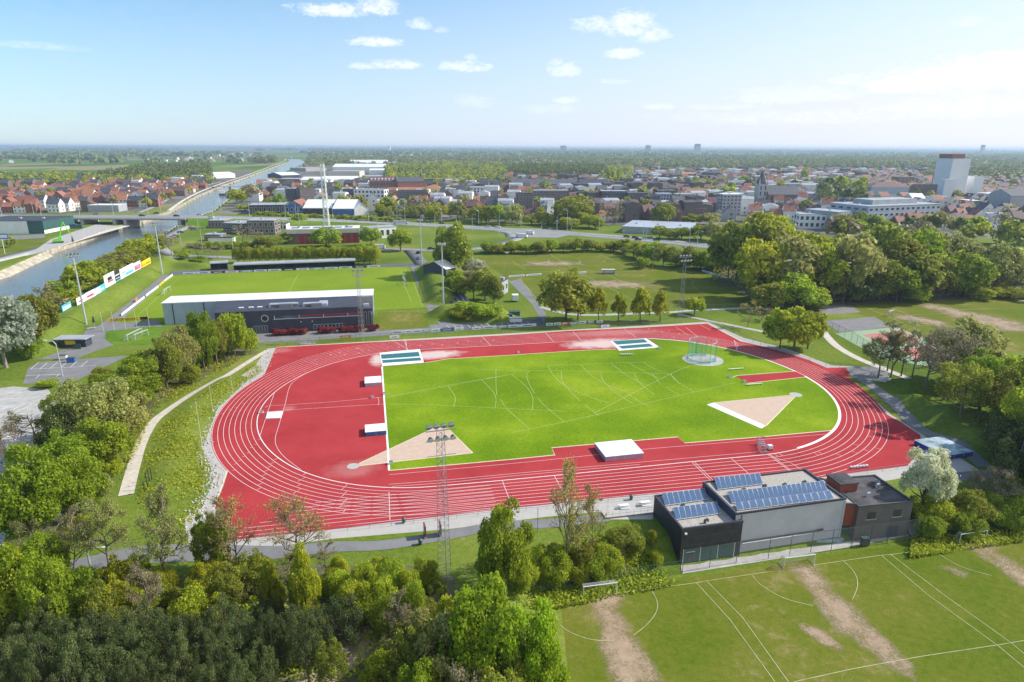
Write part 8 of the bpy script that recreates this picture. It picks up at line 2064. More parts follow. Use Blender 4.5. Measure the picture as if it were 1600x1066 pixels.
BL = [
 ('fire_station', 'long low fire station with red bay doors and pale fascia', 'fire station', (450, 382), (562, 379.5), 359, 15, 'brick_brown', 'roof_white', 'flat', 0, 0, 0, doors),
 ('office_wing', 'angular white wing right of the fire station', 'building', (575, 374), (620, 371), 357, 12, 'wall_white', 'roof_grey', 'flat', 1, 5, 0),
 ('school_block', 'reddish brown two storey block with large dark windows near the canal', 'building', (388, 367), (430, 367), 345, 14, 'brick_brown', 'roof_grey', 'flat', 2, 5, 2),
 ('annex', 'small white flat annex beside the reddish two storey block', 'building', (432, 361), (448, 361), 350, 9, 'wall_white', 'roof_bitumen', 'flat', 1, 3, 0),
 ('dark_wing', 'dark striped wing left of the reddish two storey block', 'building', (350, 365), (387, 366), 349, 18, 'wall_dark', 'roof_grey', 'flat', 2, 7, 0),
 ('brown_wing', 'brown flat wing at the left end of the canal side complex', 'building', (326, 357), (352, 357), 345, 16, 'brick_brown', 'roof_grey', 'flat', 1, 5, 0),
 ('low_annex', 'low purple brown annex in front of the brown wing', 'building', (320, 377), (347, 377), 367, 8, 'brick_brown', 'roof_grey', 'flat', 1, 4, 0),
 ('garage_row', 'long white garage in front of the canal side complex', 'garage', (326, 380), (363, 380), 372, 6, 'wall_white', 'roof_bitumen', 'flat', 0, 0, 0),
 ('dark_warehouse', 'long dark warehouse behind the ring road hedge, left part', 'warehouse', (390, 335), (446, 334), 321, 25, 'wall_dark', 'roof_grey', 'flat', 1, 8, 0),
 ('brick_hall', 'brick hall with pale gabled roof left of the dark blue warehouse', 'warehouse', (446, 334), (474, 334), 322, 30, 'wall_blue', 'tile_red', 'gable_end', 1, 4, 0),
 ('dark_warehouse', 'dark warehouse with white roof between brick hall and blue hall', 'warehouse', (474, 335), (518, 335), 325, 40, 'wall_dark', 'roof_white', 'gable', 0, 0, 0),
 ('blue_hall', 'blue walled hall with wide white roof behind the ring road', 'warehouse', (520, 337), (553, 337), 326, 45, 'wall_blue', 'roof_white', 'gable', 0, 0, 0),
 ('white_hall', 'white gabled hall at the right end of the blue hall', 'warehouse', (554, 337), (576, 336), 326, 45, 'wall_white', 'roof_white', 'gable_end', 0, 0, 0),
 ('apartment_block', 'dark glazed apartment block left of the brown flats', 'apartment block', (447, 314), (468, 314), 295, 14, 'wall_dark', 'roof_grey', 'flat', 4, 4, 2),
 ('apartment_block', 'brown brick flats left of the white lattice mast', 'apartment block', (470, 316), (494, 315), 294, 14, 'brick_brown', 'roof_bitumen', 'flat', 4, 7, 2),
 ('white_house', 'tall white house just left of the white lattice mast', 'house', (492, 310), (500, 310), 296, 9, 'wall_white', 'roof_white', 'flat', 3, 2, 0),
 ('town_house', 'grey roofed house with teal front right of the white lattice mast', 'house', (512, 312), (531, 312), 302, 16, 'wall_blue_grey', 'slate', 'gable', 2, 3, 0),
 ('apartment_block', 'dark gabled block left of the white framed flats', 'apartment block', (537, 314), (553, 314), 296, 14, 'wall_dark', 'slate', 'flat', 3, 3, 0),
 ('apartment_block', 'white framed flats with tall dark windows below the red convent', 'apartment block', (554, 316), (601, 317), 296, 14, 'wall_white', 'roof_grey', 'flat', 3, 8, 2),
 ('convent', 'long red roofed brick convent with small dormers', 'convent', (578, 302), (622, 302), 283, 22, 'brick_red', 'tile_purple', 'gable', 2, 12, 0, dormers),
 ('convent_church', 'brick convent church with red and grey roof', 'church', (622, 303), (664, 302), 284, 24, 'brick_red', 'slate', 'gable', 0, 0, 0),
 ('flat_roof_hall', 'wide pale roofed hall behind the red roofed convent', 'hall', (572, 281), (650, 280), 276, 60, 'wall_grey', 'roof_grey', 'flat', 0, 0, 0),
 ('orange_roof_house', 'orange roofed building under the convent church', 'building', (622, 306), (665, 306), 299, 14, 'brick_brown', 'tile_orange', 'gable', 0, 0, 0),
 ('orange_roof_house', 'orange roofed building right of the convent', 'building', (665, 304), (690, 304), 295, 18, 'wall_white', 'tile_orange', 'hip', 1, 5, 0),
 ('apartment_block', 'wide brown flats with balconies below the convent church', 'apartment block', (622, 320), (668, 320), 298, 14, 'brick_dark', 'roof_bitumen', 'flat', 5, 10, 2),
 ('low_shed', 'low black flat building beside the orange crane', 'building', (671, 315), (708, 315), 309, 14, 'wall_dark', 'roof_bitumen', 'flat', 0, 0, 0),
 ('apartment_block', 'white terraced flats right of the park trees', 'apartment block', (734, 306), (777, 306), 293, 16, 'wall_white', 'roof_grey', 'flat', 3, 8, 2),
 ('brown_house', 'square brown windowless block below the white terraced flats', 'building', (725, 318), (744, 318), 302, 12, 'brick_brown', 'roof_bitumen', 'flat', 0, 0, 0),
 ('slate_hall', 'large slate roofed hall with shallow gables, leftmost', 'hall', (800, 296), (852, 296), 287, 40, 'wall_dark', 'slate', 'gable', 1, 12, 0),
 ('slate_hall', 'slate roofed hall between the two other slate halls', 'hall', (853, 297), (905, 297), 288, 40, 'brick_dark', 'slate', 'gable', 1, 12, 0),
 ('slate_hall', 'brick walled slate roofed hall, rightmost of three', 'hall', (907, 298), (952, 298), 288, 40, 'brick_red', 'roof_dark_blue', 'gable', 2, 12, 0),
 ('long_flat_block', 'pale blue roofed block before the conifer row', 'building', (882, 282), (928, 282), 276, 30, 'wall_blue_grey', 'roof_grey', 'flat', 0, 0, 0),
 ('long_flat_block', 'pale flat block at the left of the conifer row', 'building', (803, 281), (840, 281), 275, 30, 'wall_grey', 'roof_grey', 'flat', 0, 0, 0),
 ('apartment_block', 'tall dark flats left of the big olive tree, left one', 'apartment block', (806, 332), (832, 332), 302, 14, 'brick_dark', 'roof_bitumen', 'flat', 5, 5, 2),
 ('apartment_block', 'wide grey brown flats behind the big olive tree', 'apartment block', (834, 320), (888, 320), 298, 14, 'brick_brown', 'roof_grey', 'flat', 5, 12, 0),
 ('white_house', 'white gabled house at the foot of the dark flats', 'house', (846, 336), (855, 336), 319, 12, 'wall_white', 'slate', 'gable_end', 3, 2, 0),
 ('apartment_block', 'dark flats right of the big olive tree', 'apartment block', (903, 316), (939, 316), 301, 14, 'brick_dark', 'roof_bitumen', 'flat', 3, 8, 0),
 ('apartment_block', 'grey flats with pale balcony bands, left of centre pair', 'apartment block', (940, 323), (978, 323), 299, 14, 'wall_dark', 'roof_grey', 'flat', 5, 8, 0),
 ('apartment_block', 'dark brick flats with small windows, right of centre pair', 'apartment block', (980, 324), (1011, 324), 302, 14, 'brick_dark', 'slate', 'flat', 5, 8, 0),
 ('apartment_block', 'blue grey flats behind the twiggy trees', 'apartment block', (1026, 324), (1049, 324), 303, 14, 'wall_blue_grey', 'roof_grey', 'flat', 4, 5, 0),
 ('apartment_block', 'narrow flats with white side wall above the twiggy trees', 'apartment block', (1057, 326), (1073, 326), 304, 16, 'wall_grey', 'roof_grey', 'flat', 5, 3, 0),
 ('brick_villa', 'square brick villa with brown hipped roof above the shop', 'house', (976, 344), (996, 344), 331, 12, 'brick_yellow', 'tile_brown', 'hip', 2, 4, 2),
 ('long_house', 'long purple tiled house row below the pinkish halls', 'house', (1080, 330), (1128, 331), 316, 14, 'brick_dark', 'tile_purple', 'gable', 1, 10, 0),
 ('pink_building', 'pinkish roofed building behind the purple tiled row', 'building', (1074, 310), (1112, 310), 302, 18, 'wall_cream', 'tile_orange', 'gable', 1, 8, 0),
 ('apartment_block', 'white balconied six storey flats left of the big wood', 'apartment block', (1127, 338), (1156, 338), 304, 15, 'wall_grey', 'roof_white', 'flat', 6, 5, 2),
 ('orange_roof_hall', 'long bright orange roofed hall near the horizon trees', 'hall', (1067, 280), (1103, 280), 274, 30, 'brick_red', 'tile_orange', 'gable', 1, 8, 0),
 ('supermarket', 'low white supermarket with flat roof behind the parked cars', 'supermarket', (972, 364), (1078, 369), 354, 45, 'wall_grey', 'steel_light', 'flat', 0, 0, 0),
 ('flat_block', 'long grey blue school block right of the church', 'school', (1206, 299), (1280, 300), 287, 24, 'wall_blue_grey', 'roof_grey', 'flat', 2, 14, 0),
 ('flat_block', 'long grey block left of the church', 'school', (1142, 291), (1176, 291), 283, 24, 'wall_grey', 'roof_grey', 'flat', 1, 8, 0),
 ('white_office', 'white two storey office with dark openings right of the wood', 'office', (1247, 357), (1289, 358), 335, 18, 'wall_white', 'roof_grey', 'flat', 2, 5, 2),
 ('grey_office', 'grey narrow office left of the pale green office', 'office', (1306, 360), (1328, 358), 332, 30, 'wall_grey', 'roof_grey', 'flat', 2, 5, 4),
 ('green_office', 'large pale green grey office with rows of dark windows and roof storey', 'office', (1352, 360), (1464, 354), 323, 38, 'wall_blue_grey', 'roof_grey', 'flat', 4, 14, 5, penthouse),
 ('round_hall', 'broad blue walled hall with brown roof behind the green office', 'hall', (1358, 314), (1417, 314), 293, 30, 'wall_blue_grey', 'tile_brown', 'hip', 0, 0, 0),
 ('brick_mill', 'red brick mill with dark pitched roof and many windows', 'mill', (1428, 312), (1484, 313), 295, 20, 'brick_red', 'tile_brown', 'gable', 3, 12, 0),
 ('brick_mill', 'square dark red brick block left of the mill', 'mill', (1402, 292), (1427, 292), 277, 20, 'brick_red', 'slate', 'flat', 3, 5, 0),
 ('white_silo', 'tallest white grain silo tower with red cap', 'silo', (1477, 312), (1505, 312), 248, 30, 'silo_white', 'roof_grey', 'flat', 0, 0, 0, cap),
 ('white_silo', 'low white silo block in front of the tallest tower', 'silo', (1471, 314), (1489, 314), 281, 12, 'silo_white', 'roof_grey', 'flat', 0, 0, 0),
 ('white_silo', 'slender white silo right of the tallest tower', 'silo', (1516, 312), (1531, 312), 276, 16, 'silo_white', 'roof_grey', 'flat', 0, 0, 0),
 ('brick_tower', 'small brick tower beside the tallest silo', 'mill', (1460, 300), (1470, 300), 272, 10, 'brick_red', 'tile_brown', 'flat', 0, 0, 0),
 ('dark_house', 'black fronted gabled house with white bands below the silo', 'house', (1512, 333), (1530, 333), 314, 16, 'wall_dark', 'roof_white', 'flat', 3, 3, 0),
 ('white_house', 'white house with steep white roof left of the mill front', 'house', (1424, 322), (1444, 322), 310, 16, 'wall_white', 'roof_white', 'gable', 1, 3, 0),
 ('flat_block', 'grey flats below the brick mill', 'apartment block', (1452, 320), (1482, 320), 308, 14, 'wall_grey', 'roof_grey', 'flat', 2, 8, 0),
 ('white_school', 'white building with arched windows right of the silos', 'building', (1542, 317), (1573, 317), 303, 20, 'wall_white', 'roof_white', 'flat', 1, 6, 0),
 ('grey_theatre', 'large blank grey building at the right edge', 'building', (1574, 334), (1640, 334), 306, 30, 'wall_grey', 'slate', 'gable', 0, 0, 0),
 ('brick_school', 'long low brown brick school at the right edge', 'school', (1541, 351), (1620, 353), 335, 18, 'brick_brown', 'roof_grey', 'flat', 2, 14, 0),
 ('long_house', 'long brown tiled building above the white building, right edge', 'building', (1550, 304), (1620, 305), 297, 20, 'brick_brown', 'tile_brown', 'gable', 1, 12, 0),
 ('red_roof_house', 'red tiled house right of the black fronted house', 'house', (1532, 326), (1562, 327), 319, 16, 'wall_white', 'tile_red', 'hip', 1, 6, 0),
]
HG = [((436, 288), (468, 288), 280, 40, 'brick_red', 'roof_grey', 'brick walled grey roofed hangar by the canal bank'), ((470, 288), (498, 288), 281, 50, 'wall_white', 'roof_white', 'white gabled hangar left of the lattice mast top'), ((500, 290), (556, 290), 281, 60, 'wall_blue_grey', 'roof_white', 'wide white roofed hangar right of the lattice mast'), ((514, 277), (562, 277), 268, 70, 'wall_cream', 'roof_grey', 'cream walled long hangar behind the wide white roof'), ((440, 279), (470, 278), 274, 60, 'wall_dark', 'roof_white', 'dark walled hangar near the canal bend'), ((520, 267), (600, 267), 261, 90, 'wall_white', 'roof_white', 'farthest but one white industrial hall'), ((545, 259), (604, 259), 255, 120, 'wall_white', 'roof_white', 'farthest white industrial hall near the horizon'), ((478, 268), (510, 267), 263, 70, 'wall_grey', 'roof_grey', 'grey hangar between the canal and white halls'), ((318, 280), (368, 278), 273, 40, 'wall_white', 'roof_white', 'long white hall on the left canal bank'), ((577, 272), (602, 272), 266, 40, 'wall_white', 'roof_white', 'small white hall right of the cream hangar')]
for (a, b, top, dep, wl_, rf, lab) in HG: block('industrial_hall', lab, 'warehouse', a, b, top, dep, wl_, rf, 'gable' if rf == 'roof_white' else 'flat', ridge=0.08)
for r_ in BL:
    n, lab, cat, a, b, top, dep, wl_, rf, kd, rows, cols, side = r_[:13]
    block(n, lab, cat, a, b, top, dep, wl_, rf, kd, rows, cols, side, extra=r_[13] if len(r_) > 13 else None, wf=0.6 if cols < 20 else .7, hf=0.6 if n != 'green_office' else 0.5)

def church():
    x, y = G(1186, 322); hw = ztop(1186, 287, y); hs = ztop(1186, 265, y)
    t = thing('parish_church', 'grey stone church with tall dark pointed spire', 'church', (x, y, 0), 0.1)
    link('tower', MB().box(-5, 5, -5, 5, 0, hw).mesh('tower', 'wall_grey'), t)
    m_ = MB(); 
    for i in range(8): a, b = i * math.pi / 4 + .39, (i + 1) * math.pi / 4 + .39; m_.face([(5.6 * math.cos(a), 5.6 * math.sin(a), hw + .05), (5.6 * math.cos(b), 5.6 * math.sin(b), hw + .05), (0, 0, hs)])
    link('spire', m_.mesh('spire', 'slate'), t)
    for s in (-4.6, 4.6):
        for q in (-4.6, 4.6): link('pinnacle', MB().tube((s, q, hw), (s, q, hw + 8), 0.9, 0.05, 5).mesh('pinnacle', 'wall_grey'), t)
    link('nave', MB().box(5.05, 42, -8, 8, 0, 13).mesh('nave', 'brick_brown'), t)
    m_ = MB(); m_.face([(5.05, -8.6, 12.8), (42.5, -8.6, 12.8), (42.5, 0, 22), (5.05, 0, 22)]); m_.face([(42.5, 8.6, 12.8), (5.05, 8.6, 12.8), (5.05, 0, 22), (42.5, 0, 22)]); m_.face([(42.5, -8.6, 12.8), (42.5, 8.6, 12.8), (42.5, 0, 22)]); link('nave_roof', m_.mesh('nave_roof', 'slate'), t)
    for z in (0.45, 0.7): place_wins(t, (-5, -5), (5, -5), hw * z, hw * z + 6, 1, 2, 0.4, 0.8)
    for k in range(6): link('window', MB().box(9 + k * 5.5, 11 + k * 5.5, -8.06, -8.004, 4, 11).mesh('window', 'glass'), t)
    OCC.append([(x - 8, y - 10), (x + 44, y - 10), (x + 44, y + 10), (x - 8, y + 10)])
    x, y = G(657, 301); hs = ztop(657, 267, y); t = thing('convent_turret', 'slim dark turret spire on the convent church', 'turret', (x, y + 8, 0)); link('turret_wall', MB().box(-2, 2, -2, 2, 0, hs * .62).mesh('turret_wall', 'brick_red'), t); link('turret_spire', MB().tube((0, 0, hs * .62), (0, 0, hs), 2.4, 0.1, 8).mesh('turret_spire', 'slate'), t)
church()
def tower_crane():
    x, y = G(684, 322); h_ = ztop(684, 284, y); t = thing('tower_crane', 'orange and yellow tower crane with long level jib', 'crane', (x, y, 0), 0.1)
    link('mast', MB().box(-.7, .7, -.7, .7, 0, h_).mesh('mast', 'board_yellow'), t); link('slewing_unit', MB().box(-1.5, 1.5, -1.2, 1.2, h_, h_ + 3).mesh('slewing_unit', 'crane_orange'), t)
    link('jib', MB().box(-12, 32, -.4, .4, h_ + 3.003, h_ + 3.7).mesh('jib', 'steel_light'), t); link('apex', MB().tube((0, 0, h_ + 3.7), (0, 0, h_ + 9), .5, .1, 4).mesh('apex', 'crane_orange'), t)
tower_crane()

# ------------------------------------------------------------ houses
def house_proto(wall, roof, w, d, he, rise, seed):
    t = thing('house', 'x', 'house')
    m_ = MB(); m_.box(0, w, 0, d, -0.3, he)
    for x in (0, w): m_.face([(x, 0, he), (x, d, he), (x, d / 2, he + rise)] if x else [(x, d, he), (x, 0, he), (x, d / 2, he + rise)])
    m_.cur = 1; rg = random.Random(seed)
    for fl in range(2 if he > 4.5 else 1):
        for k in range(3):
            x = w * (k + .5) / 3 + rg.uniform(-.2, .2); z = 0.9 + fl * 2.8
            m_.box(x - .55, x + .55, -0.04, -0.004, z, z + 1.3); m_.box(x - .55, x + .55, d + 0.004, d + 0.04, z, z + 1.3)
        m_.box(-0.04, -0.004, d * .3, d * .45, 1 + fl * 2.8, 2.2 + fl * 2.8); m_.box(w + 0.004, w + 0.04, d * .55, d * .7, 1 + fl * 2.8, 2.2 + fl * 2.8)
    link('wall', m_.mesh('wall', [wall, 'glass']), t)
    m_ = MB(); e = .4; m_.face([(-.1, -e, he - e * .7 + .06), (w + .1, -e, he - e * .7 + .06), (w + .1, d / 2, he + rise + .08), (-.1, d / 2, he + rise + .08)]); m_.face([(w + .1, d + e, he - e * .7 + .06), (-.1, d + e, he - e * .7 + .06), (-.1, d / 2, he + rise + .08), (w + .1, d / 2, he + rise + .08)])
    m_.box(w * .7, w * .7 + .7, d / 2 - .35, d / 2 + .35, he + rise - .6, he + rise + 1.2)
    link('roof', m_.mesh('roof', roof), t)
    return t
HP = []
NM = {'tile_red': 'red', 'tile_orange': 'orange', 'tile_brown': 'brown', 'slate': 'slate', 'tile_purple': 'purple', 'wall_white': 'white', 'wall_cream': 'cream', 'brick_red': 'brick', 'brick_brown': 'brown brick', 'wall_grey': 'grey', 'roof_grey': 'flat grey', 'roof_bitumen': 'flat black', 'brick_dark': 'dark'}
for i, (wl_, rf, w, d, he, rs) in enumerate([('brick_red', 'tile_red', 9, 9, 5.4, 3.6), ('wall_white', 'tile_orange', 10, 9, 5.2, 3.8), ('brick_brown', 'tile_brown', 9, 10, 5.6, 4), ('wall_cream', 'tile_red', 9, 9, 5.2, 3.6), ('brick_red', 'slate', 11, 9, 6, 4), ('wall_white', 'slate', 10, 10, 6.2, 3.8), ('brick_brown', 'tile_purple', 10, 9, 5.6, 3.8), ('wall_grey', 'tile_brown', 11, 10, 5.8, 3.4), ('brick_red', 'tile_orange', 9, 9, 5.2, 3.8), ('wall_white', 'tile_red', 9, 10, 8.4, 3.6), ('brick_brown', 'slate', 10, 10, 8.6, 3.6), ('wall_white', 'roof_grey', 14, 12, 10.5, 1.2), ('brick_dark', 'roof_bitumen', 16, 12, 12, 1.0)]):
    HP.append((house_proto(wl_, rf, w, d, he, rs, i), f"{NM[wl_]} house with {NM[rf]} roof", w, d, he, rs, wl_, rf))
hr = random.Random(11)
CAN_N = np.array(CANAL); ROAD_N = [p[:2] for p in RBs]
def blocked(xs, ys, pad=8):
    xs = np.asarray(xs); ys = np.asarray(ys); r_ = np.zeros(xs.shape, bool)
    for o in OCC:
        c = (sum(p[0] for p in o) / 4, sum(p[1] for p in o) / 4); q = [(c[0] + (p[0] - c[0]) * 1.0 + (pad if p[0] > c[0] else -pad), c[1] + (p[1] - c[1]) + (pad if p[1] > c[1] else -pad)) for p in o]
        r_ |= inside(xs, ys, q)
    d, _ = seg_dist(xs, ys, ROAD_N); r_ |= d < 34
    for bank in (CAN_L, CAN_R): d, _ = seg_dist(xs, ys, bank); r_ |= d < 16
    r_ |= inside(xs, ys, CANAL)
    return r_
PARKS = [[(604, 296), (604, 262), (700, 258), (790, 262), (785, 288), (730, 296), (690, 292)], [(795, 276), (795, 262), (950, 262), (945, 278)], [(1275, 330), (1272, 290), (1350, 290), (1345, 322)], [(425, 300), (425, 258), (605, 258), (600, 288), (500, 292)], [(950, 286), (945, 262), (985, 262), (985, 280)]]
PARKW = [[G(*p) for p in a] for a in PARKS]
def rows_in(poly_px, ang, gap, step, depth_gap):
    P = [G(*p) for p in poly_px]; c = (sum(p[0] for p in P) / len(P), sum(p[1] for p in P) / len(P)); rad = max(math.dist(p, c) for p in P); out = []
    ca, sa = math.cos(ang), math.sin(ang); v = -rad; k = 0
    while v < rad:
        u = -rad + hr.uniform(0, step)
        while u < rad:
            x, y = c[0] + u * ca - v * sa, c[1] + u * sa + v * ca; out.append((x, y, ang + (math.pi if k % 2 else 0))); u += step * (1 if hr.random() < .8 else hr.uniform(1.6, 3))
        v += gap if k % 2 else depth_gap; k += 1
    xs = np.array([o[0] for o in out]); ys = np.array([o[1] for o in out]); ok = inside(xs, ys, P) & ~blocked(xs, ys)
    for w_ in PARKW: ok &= ~inside(xs, ys, w_)
    return [o for o, q in zip(out, ok) if q]
DIST = [([(-120, 335), (60, 333), (215, 330), (270, 312), (322, 296), (300, 292), (-120, 304)], 0.12, (0, 1, 3, 4, 0, 8, 2, 5), 'in the village by the canal'),
        ([(400, 318), (560, 322), (700, 336), (860, 345), (880, 300), (640, 285), (420, 290)], -0.08, (1, 3, 2, 4, 8, 5, 6, 10, 11), 'in town behind the fire station'),
        ([(880, 346), (1120, 350), (1130, 280), (890, 285)], 0.2, (2, 6, 4, 10, 7, 0, 6, 12, 11, 1, 2), 'in town left of the church'),
        ([(1120, 350), (1330, 365), (1330, 275), (1130, 280)], -0.25, (6, 2, 0, 5, 9, 7, 11), 'between church and green office'),
        ([(1330, 365), (1700, 368), (1700, 280), (1330, 278)], 0.1, (0, 5, 9, 2, 6, 4), 'round the silos at the right')]
far_houses = []
for poly, ang, pick, where in DIST:
    L = rows_in(poly, ang, 32, 10.3, 22); L.sort(key=lambda o: o[1])
    L = [o for o in L if 0 - 40 < proj(o[0], o[1], 0)[0] < 1640]
    cnt = 62 if 'village' in where else 55
    for i, (x, y, rz) in enumerate(L):
        k = pick[hr.randrange(len(pick))]; rz += hr.choice((0, 0, 0, math.pi / 2)) + hr.uniform(-.04, .04)
        if i < cnt:
            p = HP[k]; o = copy_tree(p[0]); o.location = (x, y, 0); o.rotation_euler = (0, 0, rz); s = hr.uniform(.92, 1.15); o.scale = (s, s, s * hr.uniform(1.0, 1.35)); o['group'] = 'houses ' + where
            name_later(o, p[1], where, proj(x, y, 0)[0])
        else: far_houses.append((x, y, rz, k))
# everything farther: rows out to the horizon villages
for poly, ang in (([(400, 292), (1000, 285), (1700, 280), (1700, 266), (400, 272)], 0.15), ([(-100, 298), (322, 292), (340, 284), (-100, 290)], .1), ([(1200, 266), (1700, 266), (1700, 258), (1200, 262)], -.2), ([(440, 262), (780, 262), (1200, 262), (1200, 256), (500, 256)], .3)):
    for x, y, rz in rows_in(poly, ang, 46, 13, 26):
        if hr.random() < .75: far_houses.append((x, y, rz, hr.randrange(len(HP))))
for _ in range(2600):
    y = math.exp(hr.uniform(math.log(1900), math.log(9000))); x = hr.uniform(-.95, .95) * y
    if y > 2100 and math.sin(x * .0041 + 1) * math.cos(y * .0023 + x * .001) > .28 and not blocked([x], [y])[0]: far_houses.append((x, y, hr.uniform(0, 3), hr.randrange(len(HP))))
for p in HP:
    for ch in list(p[0].children): bpy.data.objects.remove(ch)
    bpy.data.objects.remove(p[0])
def far_house_mesh():
    mats = []; V = []; F = []; MI = []; n = 0
    for x, y, rz, k in far_houses:
        _, _, w, d, he, rs, wl_, rf = HP[k]
        for m_ in (wl_, rf):
            if m_ not in mats: mats.append(m_)
        c, s = math.cos(rz), math.sin(rz); f = hr.uniform(.85, 1.3)
        v = [(0, 0, 0), (w, 0, 0), (w, d, 0), (0, d, 0), (0, 0, he), (w, 0, he), (w, d, he), (0, d, he), (0, d / 2, he + rs), (w, d / 2, he + rs), (-.2, -.4, he - .1), (w + .2, -.4, he - .1), (w + .2, d / 2, he + rs + .1), (-.2, d / 2, he + rs + .1), (-.2, d + .4, he - .1), (w + .2, d + .4, he - .1)]
        V += [(x + (a * c - b * s) * f, y + (a * s + b * c) * f, z * f) for a, b, z in v]
        for q, m_ in (((0, 1, 5, 4), wl_), ((1, 2, 6, 5), wl_), ((2, 3, 7, 6), wl_), ((3, 0, 4, 7), wl_), ((5, 6, 9, 9), wl_), ((7, 4, 8, 8), wl_), ((10, 11, 12, 13), rf), ((15, 14, 13, 12), rf)):
            F.append(tuple(n + i for i in (q if q[2] != q[3] else q[:3]))); MI.append(mats.index(m_))
        n += 16
    me = bpy.data.meshes.new('distant_houses'); me.from_pydata(V, [], F)
    for m_ in mats: me.materials.append(MATS[m_])
    me.polygons.foreach_set('material_index', MI); me.update()
    tag(link('distant_houses', me), kind='stuff')
far_house_mesh()
# landmarks on the horizon
for px, top, w, lab in ((1089, 225.5, 26, 'tall block on the horizon right of centre'), (608, 228.5, 16, 'small pale water tower on the horizon left of centre'), (880, 228, 30, 'faint tower group on the horizon above the town centre'), (1012, 227.5, 24, 'faint block on the horizon left of the tall block'), (1534, 227, 14, 'faint mast like tower on the horizon above the silos')):
    y = 7000.0; x, _ = G(px, 239.3); d_ = ray(px, 239.3); x = d_[0] * y / d_[1]; hh = ztop(px, top, y)
    t = thing('horizon_tower', lab, 'tower', (x, y, 0)); link('shaft', MB().box(-w, w, -w, w, 0, hh).mesh('shaft', 'wall_white' if px == 608 else 'wall_grey'), t); link('roof', MB().box(-w * .5, w * .5, -w * .5, w * .5, hh, hh * 1.04).mesh('roof', 'roof_grey'), t)

# ------------------------------------------------------------ town trees one by one, then the woods
TK_ = ['mid', 'olive', 'green', 'greygreen', 'bare', 'yellow', 'dark']
tr = random.Random(21)
def scatter(poly_px, n, hmin, hmax, where, kinds):
    P = [G(*p) for p in poly_px]; xs = [p[0] for p in P]; ys = [p[1] for p in P]; k = 0; tries = 0
    while k < n and tries < n * 30:
        tries += 1; x, y = tr.uniform(min(xs), max(xs)), tr.uniform(min(ys), max(ys))
        if not inside([x], [y], P)[0] or blocked([x], [y], 2)[0]: continue
        h_ = tr.uniform(hmin, hmax); px, py = proj(x, y, 0); _, tp = proj(x, y, h_)
        plant(px, py, tp, h_ * tr.uniform(.6, .9) * FOC / y, tr.choice(kinds), where, lod=2, base=(x, y)); k += 1
scatter([(-20, 334), (215, 331), (322, 297), (-20, 300)], 34, 7, 14, 'among the village houses left of the canal', TK_)
scatter([(400, 332), (700, 342), (870, 348), (870, 296), (420, 292)], 34, 8, 16, 'among the town houses at centre left', TK_)
scatter([(880, 350), (1130, 352), (1130, 285), (880, 290)], 30, 8, 16, 'among the town houses at centre', TK_)
scatter([(1130, 350), (1340, 368), (1340, 285), (1130, 285)], 26, 10, 20, 'near the church and school', TK_)
scatter([(1290, 330), (1345, 330), (1345, 300), (1290, 300)], 10, 18, 26, 'in the dark clump before the round hall', ['dark', 'green', 'poplar'])
scatter([(1400, 362), (1640, 366), (1640, 290), (1380, 300)], 30, 8, 16, 'round the silos', TK_)
scatter([(1300, 385), (1640, 400), (1640, 372), (1330, 362)], 22, 12, 19, 'behind the wood on the right', TK_)
scatter([(30, 420), (-100, 440), (-100, 340), (60, 345)], 3, 6, 9, 'on the canal lawn', ['bush'])
for q in ((1255, 288, 262, 9, 'poplar'), (1303, 292, 278, 10, 'poplar'), (949, 290, 262, 5, 'poplar'), (957, 290, 263, 5, 'poplar'), (965, 291, 262, 5, 'poplar'), (1461, 285, 252, 5, 'poplar')): plant(*q, 'standing tall above the town roofs', lod=2)

thicken([(590, 342), (800, 352), (960, 352), (960, 346), (800, 345), (590, 334)], 34, 8, 14, 'along the town side of the ring road', ['greygreen', 'mid', 'ybush', 'bare', 'yellow'], 14)
def wood_mesh(name, items, leaf, nq=64, seed=1, q=0.22):
    """items: x, y, radius, height"""
    rng = np.random.default_rng(seed); A = np.array(items); n = len(A); Cs = []; Ns = []; S = []
    for i in range(nq):
        d = rng.normal(size=(n, 3)); d[:, 2] = np.abs(d[:, 2]) * 1.1 - .35; d[:, 1] -= .25; d /= np.linalg.norm(d, axis=1, keepdims=True)
        rr = rng.uniform(.75, 1.05, n); C = np.c_[A[:, 0] + d[:, 0] * A[:, 2] * rr, A[:, 1] + d[:, 1] * A[:, 2] * rr, A[:, 3] * .52 + d[:, 2] * A[:, 3] * .48 * rr]
        Cs.append(C); Ns.append(d); S.append(A[:, 2] * q * 2 * rng.uniform(.7, 1.3, n))
    C = np.concatenate(Cs); N = np.concatenate(Ns); S = np.concatenate(S)[:, None]
    t, b = rot_frames(N + rng.normal(0, .45, N.shape), rng); a = t * S * .5; c = b * S * .42
    V = np.stack([C - a, C - c, C + a, C + c], 1).reshape(-1, 3)
    tag(link(name, np_mesh(name, V, np.arange(len(V)).reshape(-1, 4), leaf)), kind='stuff')
wr = np.random.default_rng(77)
def fill(poly_px, spacing, rad, hgt, jitter=.5, drop=0.0):
    P = [G(*p) for p in poly_px]; xs = [p[0] for p in P]; ys = [p[1] for p in P]
    X, Y = np.meshgrid(np.arange(min(xs), max(xs), spacing), np.arange(min(ys), max(ys), spacing)); X = X.ravel() + wr.uniform(-jitter, jitter, X.size) * spacing; Y = Y.ravel() + wr.uniform(-jitter, jitter, Y.size) * spacing
    k = inside(X, Y, P) & ~blocked(X, Y, 2) & (wr.random(X.size) > drop); X, Y = X[k], Y[k]
    return np.c_[X, Y, rad * wr.uniform(.7, 1.3, len(X)), hgt * wr.uniform(.75, 1.2, len(X))]
